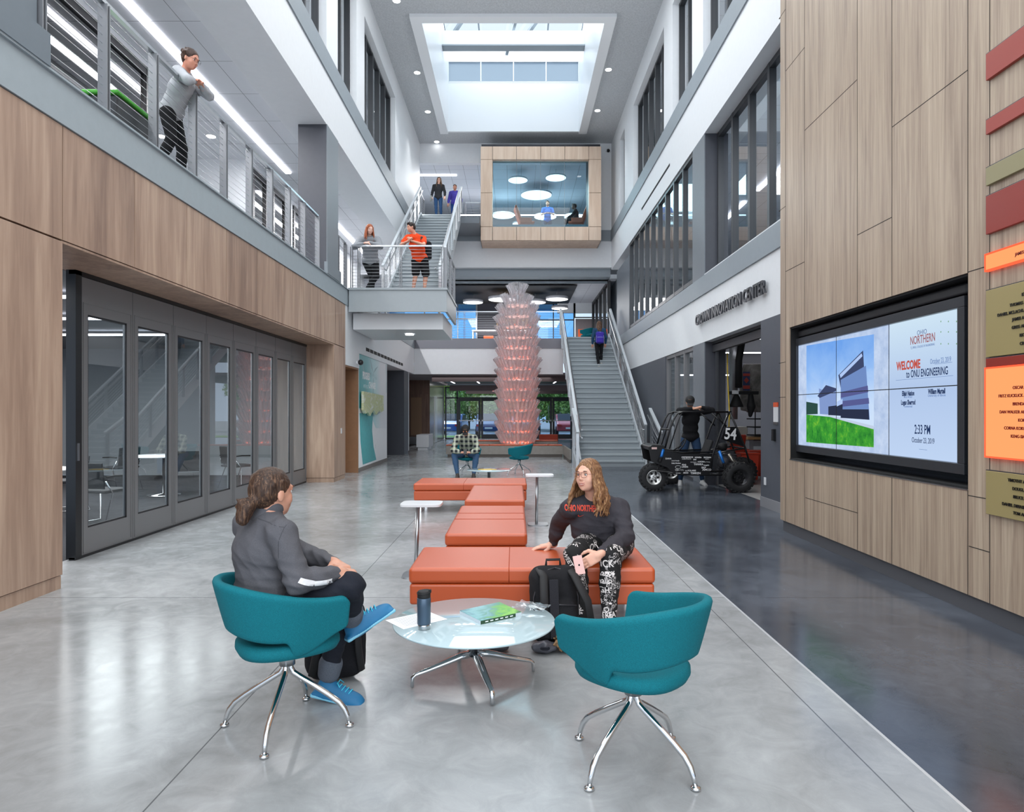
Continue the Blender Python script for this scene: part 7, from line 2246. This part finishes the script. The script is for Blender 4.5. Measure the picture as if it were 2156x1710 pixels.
M_RIMS = mat('silver_rim', '#c9c9c7', .3, metal=.7); M_RIMB = mat('black_rim', '#2a2a2d', .3, metal=.5)
wheel(2.68 - BX, 13.2 - BY, .265, .18, M_RIMS); wheel(3.30 - BX, 14.45 - BY, .265, .18, M_RIMS)
wheel(4.24 - BX, 12.95 - BY, .285, .24, M_RIMB); wheel(4.78 - BX, 14.35 - BY, .285, .24, M_RIMB)
yn, yf = -.28, .48                                   # near and far side of the frame
def cage(pts, r=.018, both=True, nm='cage_tube'):
    for y in ((yn, yf) if both else (yn,)):
        MB().tube([(a, y, b) for a, b in [bp_(*p) for p in pts]], r, 10).build(nm, M_TUBE, bg)
cage([(1402, 944), (1412, 905), (1421, 882), (1428, 871), (1440, 867.5), (1536, 867.5)])
cage([(1411, 946), (1429, 890), (1434, 875), (1440, 869)], .012)
cage([(1539, 866), (1521, 905), (1503, 957), (1499, 990)], .020)
cage([(1539, 868), (1560, 915), (1572, 945), (1581, 975)], .018)
cage([(1501, 871), (1532, 898)], .016)
cage([(1368, 940), (1376, 948), (1400, 950), (1440, 954), (1505, 952)], .016)
cage([(1385, 992), (1440, 1000), (1500, 1001), (1560, 1000)], .018)
cage([(1503, 957), (1535, 950), (1568, 945)], .014)
for px_, y_ in ((1440, 867.5), (1537, 867.5), (1503, 957), (1412, 905), (1572, 945), (1500, 1000)):
    a, b = bp_(px_, y_); MB().tube([(a, yn, b), (a, yf, b)], .017, 10).build('cage_tube', M_TUBE, bg)
a, b = bp_(1537, 867.5); MB().box(a - .03, a + .05, yn - .01, yf + .01, b - .005, b + .015).build('roof_plate', M_PLT, bg, bev=.004)
# body side panels and nose
P = [bp_(*p) for p in ((1366, 943), (1375, 937), (1400, 940), (1401, 950), (1440, 956), (1502, 955), (1499, 975), (1496, 1001), (1452, 1001), (1420, 998), (1406, 985), (1372, 972), (1369, 955))]
m = MB(); m.prism(P, 'y', yn - .025, yn - .015); m.build('side_panel', M_PLT, bg); MB().prism(P, 'y', yf + .015, yf + .025).build('side_panel', M_PLT, bg)
P = [bp_(*p) for p in ((1368, 941), (1378, 936.5), (1399, 938), (1401, 946), (1372, 950))]
MB().prism(P, 'y', yn - .01, yf + .01).build('nose_cover', M_PLT, bg, bev=.015)
P = [bp_(*p) for p in ((1385, 990), (1496, 1000), (1496, 1002), (1385, 993))]
MB().prism(P, 'y', yn, yf).build('skid_plate', M_PLT, bg)
P = [bp_(*p) for p in ((1529, 899), (1552, 899), (1568, 941), (1519, 925))]
npl = MB().prism(P, 'y', yn - .03, yn - .02).build('number_plate', M_PLT, bg, bev=.003)
# seat, steering wheel, engine, intake
x0, z0 = bp_(1490, 985)
MB().prism([(x0 - .25, z0 - .02), (x0, z0 - .05), (x0 + .2, z0 + .5), (x0 + .14, z0 + .52), (x0 - .03, z0 + .1), (x0 - .25, z0 + .08)], 'y', -.1, .32).build('driver_seat', M_RUBBER, bg, bev=.03)
x0, z0 = bp_(1448, 939)
m = MB(); pts = []
for i in range(21):
    a = 2 * PI * i / 20; pts.append((x0 + .12 * math.cos(a) * .55, .1 + .13 * math.sin(a), z0 + .13 * math.cos(a) * .85))
m.tube(pts, .012, 8, cap=False); m.tube([(x0, .1, z0), (x0 - .18, .1, z0 - .12)], .012, 8); m.tube([(x0, .1, z0), pts[0]], .007, 6); m.tube([(x0, .1, z0), pts[8]], .007, 6); m.tube([(x0, .1, z0), pts[13]], .007, 6)
m.build('steering_wheel', M_RUBBER, bg)
x0, z0 = bp_(1540, 975)
S = Soft(); S.box(V3(x0, .1, z0), V3(.18, .18, .14), .03, .02); S.box(V3(x0 + .05, .1, z0 + .16), V3(.12, .14, .07), .03, .02); S.cone(V3(x0 - .1, -.12, z0), V3(x0 - .1, -.2, z0), .10, None, .01)
for i in range(5): S.box(V3(x0 + .02, .1, z0 + .02 + i * .03), V3(.2, .2, .006), .003, .002)
S.build('engine', mat('engine_grey', '#55555a', .4, metal=.5), bg, .012)
MB().tube([(x0 - .02, -.24, z0 + .16), (x0 + .04, -.28, z0 + .05), (x0 + .14, -.28, z0 - .04), (x0 + .28, -.25, z0 - .03)], [.03, .035, .04, .045], 12).build('exhaust_pipe', mat('exhaust_steel', '#9a958c', .3, metal=.9), bg)
MB().lathe([(.001, 0), (.06, 0), (.09, .05), (.09, .12), (.03, .15), (.001, .15)], 20, (x0 - .06, .0, z0 + .22)).build('air_filter', M_RUBBER, bg)
# shocks
def shock(p0, p1, y, nm='shock_absorber'):
    (a, b), (c, d) = bp_(*p0), bp_(*p1)
    A_, B_ = Vector((a, y, b)), Vector((c, y - .1, d))
    t_ = MB().tube([A_, A_.lerp(B_, .62)], .028, 12).build(nm, mat('shock_blue', '#1f6fc0', .35, metal=.4), bg)
    m = MB()
    n = 60; u, v, dd = frame_from(B_ - A_)
    m.tube([A_.lerp(B_, .55 + .42 * i / n) + u * (.028 * math.cos(i * .75)) + v * (.028 * math.sin(i * .75)) for i in range(n + 1)], .005, 5)
    m.tube([A_.lerp(B_, .6), B_], .01, 8)
    m.build('spring', M_RUBBER, t_)
shock((1398, 947), (1388, 974), yn - .02); shock((1516, 950), (1528, 992), yn - .02); shock((1404, 949), (1396, 974), yf + .12)
for (a1, b1, x2, y2, r_) in ((1388, 985, 2.68, -.15, .265), (1400, 960, 2.68, -.15, .265), (1500, 998, 4.24, -.3, .285), (1540, 996, 4.24, -.3, .285)):
    c, d = bp_(a1, b1); MB().tube([(c, yn, d), (x2 - BX, y2 + .07, r_)], .013, 8).build('suspension_arm', M_TUBE, bg)
# number and stickers
M_STK = mat('white_sticker_print', '#e3e3e3', .5)
def btext(txt, px_, y_, size, xs=.9, y=yn - .0265, rot=0, mt=M_STK, nm='sticker', bold=0):
    a, b = bp_(px_, y_)
    MB().text(txt, size, plane_M((a, y, b), (math.cos(R(rot)), 0, math.sin(R(rot))), (-math.sin(R(rot)), 0, math.cos(R(rot)))), .0006, 'LEFT', bold, xs).build(nm, mt, bg)
btext('54', 1525.5, 924, .30, .78, yn - .031, -5, nm='race_number', bold=.006)
for a in (('cenpeco', 1436, 964.5, .055, 1.2, .001), ('LUBRICANTS', 1437, 968, .03, 1), ('DANA', 1402, 967.5, .04, 1, .001), ('HONDA', 1464, 965, .038, .9, .001), ('SAE', 1461, 969.5, .04, .9, .001), ('DICKMAN', 1483, 965, .038, .8, .001), ('SUPPLY', 1486, 968, .025, .9),
          ('KRAFTMAID', 1415, 972, .034, .8), ('DeSa Machine', 1415, 977, .034, .9, .001), ('AURORA', 1470, 974, .036, .9, .001), ('ENDURANCE', 1455, 974.5, .024, .8), ('TANAKA', 1462, 980, .055, .8, .001), ('Tool Testing', 1484, 974, .024, .9), ('Swagelok', 1483, 981, .03, .9, .001),
          ('PDG', 1437, 981, .045, .9, .001), ('LINEAR', 1437, 985, .04, .9, .001), ('SKF', 1478, 987, .05, 1.1, .001), ('AMCO', 1480, 991.5, .052, 1.1, .001), ('POLARIS', 1449, 993, .042, 1, .001), ('Toledo Molding', 1425, 991, .028, .8), ('TIMKEN', 1455, 999, .055, 1, .001), ('BRIGGS', 1440, 997.5, .035, .8, .001), ('VICTAR', 1424, 998, .03, .9)):
    btext(*a[:5], bold=a[5] if len(a) > 5 else 0)
m = MB()
for (a, b, r_) in ((1429, 984, .055), (1426, 990, .03), (1446, 992, .018)):
    c, d = bp_(a, b); pts = [(c + r_ * math.cos(2 * PI * i / 20), yn - .027, d + r_ * .5 * math.sin(2 * PI * i / 20)) for i in range(21)]; m.tube(pts, .003, 5, cap=False)
m.build('sticker', M_STK, bg)
a, b = bp_(1373, 942); m = MB().box(a, a + .10, yn - .028, yn - .026, b - .04, b); m.build('sticker', mat('sticker_red_white', '#d9b8b4', .5), bg)

# ================================================================ workshop seen through the doorway
struct('wall_back', MB().box(XR + .4, 12, 20.0, 20.1, 0, 4.2), mat('workshop_white_wall', '#b9bcc2', .7))
struct('wall_right', MB().box(9.9, 10, 9, 20, 0, 4.2).box(XR + .3, 10, 8.8, 8.9, 0, 4.2), mat('workshop_white_wall'))
struct('ceiling', MB().box(XR + .3, 10, 8.8, 20, 4.15, 4.19), mat('dark_workshop_ceiling', '#38393d', .8))
struct('floor', MB().box(XR + .25, 10, 9, 20, -.01, .002), mat('workshop_floor', '#9c9a98', .35))
struct('wall_right', MB().box(XR + .3, XR + .4, 15.3, 20, 3, 4.2).box(XR + .3, XR + .4, 15.32, 15.4, 0, 3), M_DKGREY)
struct('trim_14', MB().box(XR + .16, XR + .24, 11.1, 14.4, 2.78, 2.92).box(XR + .16, XR + .24, 11.1, 14.4, 2.95, 3.0), mat('rolled_door_dark', '#35363b', .5, bump=(30, .3)))
struct('trim_15', MB().box(XR + .2, XR + .24, 14.2, 14.3, 0, 2.8), M_ALU)
for i, (x0, x1, y, z) in enumerate(((4.9, 9, 15.6, 3.2), (4.6, 9, 18.2, 3.1), (4.6, 9, 19.0, 2.55))):
    strip('workshop_light', (x0, y, z), (x1, y, z), .08, 'linear light hanging under the dark workshop ceiling', 'workshop linear lights')
def duct(name, label, pts, r, cat, mt=None, flat=None):
    return tag(MB().tube(pts, r, 20, flat=flat).build(name, mt or mat('galvanised_duct', '#a9abad', .35, metal=.7)), label, cat)
duct('air_duct', 'round galvanised air duct standing behind the workshop doorway', [(5.25, 16.4, 1.35), (5.25, 16.4, 4.1)], .10, 'duct')
duct('exhaust_hose', 'black flexible exhaust hose hanging in the workshop doorway', [(4.66, 14.0, 2.98), (4.66, 14.2, 2.6), (4.72, 14.4, 2.05)], .07, 'hose', M_RUBBER)
t = thing('hose_trolley', 'black suspended arm with lamp bell in the workshop doorway', 'tool arm', (4.82, 14.7, 1.75))
MB().box(-.22, .42, -.05, .05, .15, .22).build('beam', M_RUBBER, t, bev=.01)
MB().lathe([(.001, .16), (.05, .14), (.14, -.08), (.15, -.12), (.13, -.12), (.001, .0)], 24, (-.05, 0, 0)).build('lamp_bell', M_RUBBER, t)
S = Soft(); S.chain([V3(.26, 0, .15), V3(.27, 0, -.1), V3(.25, 0, -.3)], [.05, .09, .04], .02); S.build('motor', M_RUBBER, t, .01)
MB().box(-.16, -.02, -.06, -.052, .16, .24).build('label_plate', M_STK, t)
duct('yellow_hose', 'thin yellow air hose hanging at the left side of the workshop doorway', [(4.42, 14.2, 2.75), (4.43, 14.2, 2.2), (4.46, 14.18, 1.5), (4.44, 14.2, .9)], .012, 'hose', mat('yellow_hose', '#d8b52c', .5))
k = NT('worn_aluminium_door'); p = k.pos(True); n_ = k.noise(p, 3.5, 6, .7, .6)
k.l(k.ramp(n_, [(.3, '#5e5c58'), (.55, '#8d8a84'), (.75, '#b4b0a8')]), k.b.inputs['Base Color']); k.b.inputs['Metallic'].default_value = .35; k.b.inputs['Roughness'].default_value = .4
hp = thing('hung_metal_panel', 'large worn metal vehicle door panel hung in the workshop', 'panel', (6.0, 16.0, 1.5))
def hpx(px_, y_): q = W(px_, y_, 16.0); return (q[0] - 6.0, q[2] - 1.5)
MB().prism([hpx(*q) for q in ((1563, 778), (1567, 766), (1640, 766), (1640, 866), (1580, 868), (1560, 864), (1557, 800))], 'y', 0, .05).build('panel', k.m, hp, bev=.02)
m = MB(); a = hpx(1564, 801); m.box(a[0], a[0] + .16, -.012, -.002, a[1] - .24, a[1] + .20); m.build('blue_red_decal', mat('navy_decal', '#3a4568', .5), hp)
m = MB(); m.box(a[0], a[0] + .16, -.016, -.012, a[1] - .20, a[1] - .12).box(a[0], a[0] + .16, -.016, -.012, a[1] + .1, a[1] + .16); m.prism([(a[0] + .02, a[1]), (a[0] + .08, a[1] - .07), (a[0] + .14, a[1]), (a[0] + .08, a[1] + .07)], 'y', -.016, -.012); m.build('decal_emblem', mat('decal_red', '#b0473c', .5), hp)
a = hpx(1573, 818); m = MB().tube([(a[0], -.004, a[1]), (a[0] + .1, -.004, a[1]), (a[0] + .1, -.004, a[1] - .05), (a[0], -.004, a[1] - .05), (a[0], -.004, a[1])], .006, 6); m.build('handle_slot', M_RUBBER, hp)
t = thing('workbench', 'wooden topped grey workbench inside the workshop', 'workbench', (6.35, 16.8, 0))
MB().box(-.75, 1.6, -.4, .4, .86, .92).build('bench_top', mat('bench_wood', '#b08a5e', .5, var=.1), t); MB().box(-.7, -.6, -.35, .35, 0, .86).box(.5, .6, -.35, .35, 0, .86).build('leg', mat('bench_grey', '#8b8d92', .5), t)
MB().box(-.6, 1.5, -.3, .3, .70, .84).build('drawer', mat('bench_grey'), t)
t = thing('machine_case', 'dark wire cage with trays standing on the workbench', 'rack', (6.15, 16.8, .92))
for z in (.02, .22, .42, .6): MB().box(-.35, .7, -.28, .28, z, z + .03).build('shelf', M_RUBBER, t)
for x in (-.34, .2, .68): MB().box(x, x + .02, -.28, -.26, .02, .62).build('upright', M_RUBBER, t)
M_BIN = mat('orange_red_bin', '#c9412a', .45)
for i, (px_, y_, Y, s, lab) in enumerate(((1552, 1000, 16.4, .45, 'orange wheeled tub standing directly behind the buggy engine'), (1575, 1004, 14.9, .40, 'orange tub between the buggy rear wheel and the workbench'), (1593, 990, 15.8, .40, 'orange tub at the right edge of the workshop doorway'))):
    x = (px_ - 1083) * Y / 1440
    t = thing('storage_tub', lab, 'bin', (x, Y, .002), 0)
    MB().prism([(-s * .42, .05), (s * .42, .05), (s * .5, .62), (-s * .5, .62)], 'y', -s * .35, s * .35).build('tub', M_BIN, t, bev=.02)
    MB().box(-s * .53, s * .53, -s * .4, s * .4, .60, .64).build('rim', M_BIN, t, bev=.01)
    for sx in (-1, 1): MB().box(sx * s * .3 - .02, sx * s * .3 + .02, -.03, .03, 0, .05).build('wheel', M_RUBBER, t)
lounge_chair(4.9, 15.75, .002, .6, 'red-orange chair behind the buggy roll cage in the workshop', M_BIN, h=1.0)
t = thing('tool_cart', 'white printer-like machine beyond the buggy in the workshop', 'machine', (5.35, 17.6, .002))
MB().box(-.3, .5, -.3, .3, .0, .9).build('cabinet', mat('bench_grey'), t, bev=.01); MB().box(-.35, .55, -.32, .32, .9, 1.15).build('head', mat('machine_beige', '#c9c6bf', .5), t, bev=.02); MB().box(-.3, .2, -.325, -.32, .95, 1.1).build('screen', M_BLACK, t)
m = MB()
for i in range(7): m.bar((5.6 + i * .8, 15 + i * .5, 4.1), (6.6 + i * .8, 17.5, 3.5), .04, .06)
m.bar((4.5, 17.0, 3.4), (9.5, 17.0, 3.4), .08, .14); m.bar((4.5, 18.8, 3.0), (9.5, 18.8, 3.0), .3, .3)
struct('ceiling_beams', m, mat('steel_beam_grey', '#6a6b70', .5))
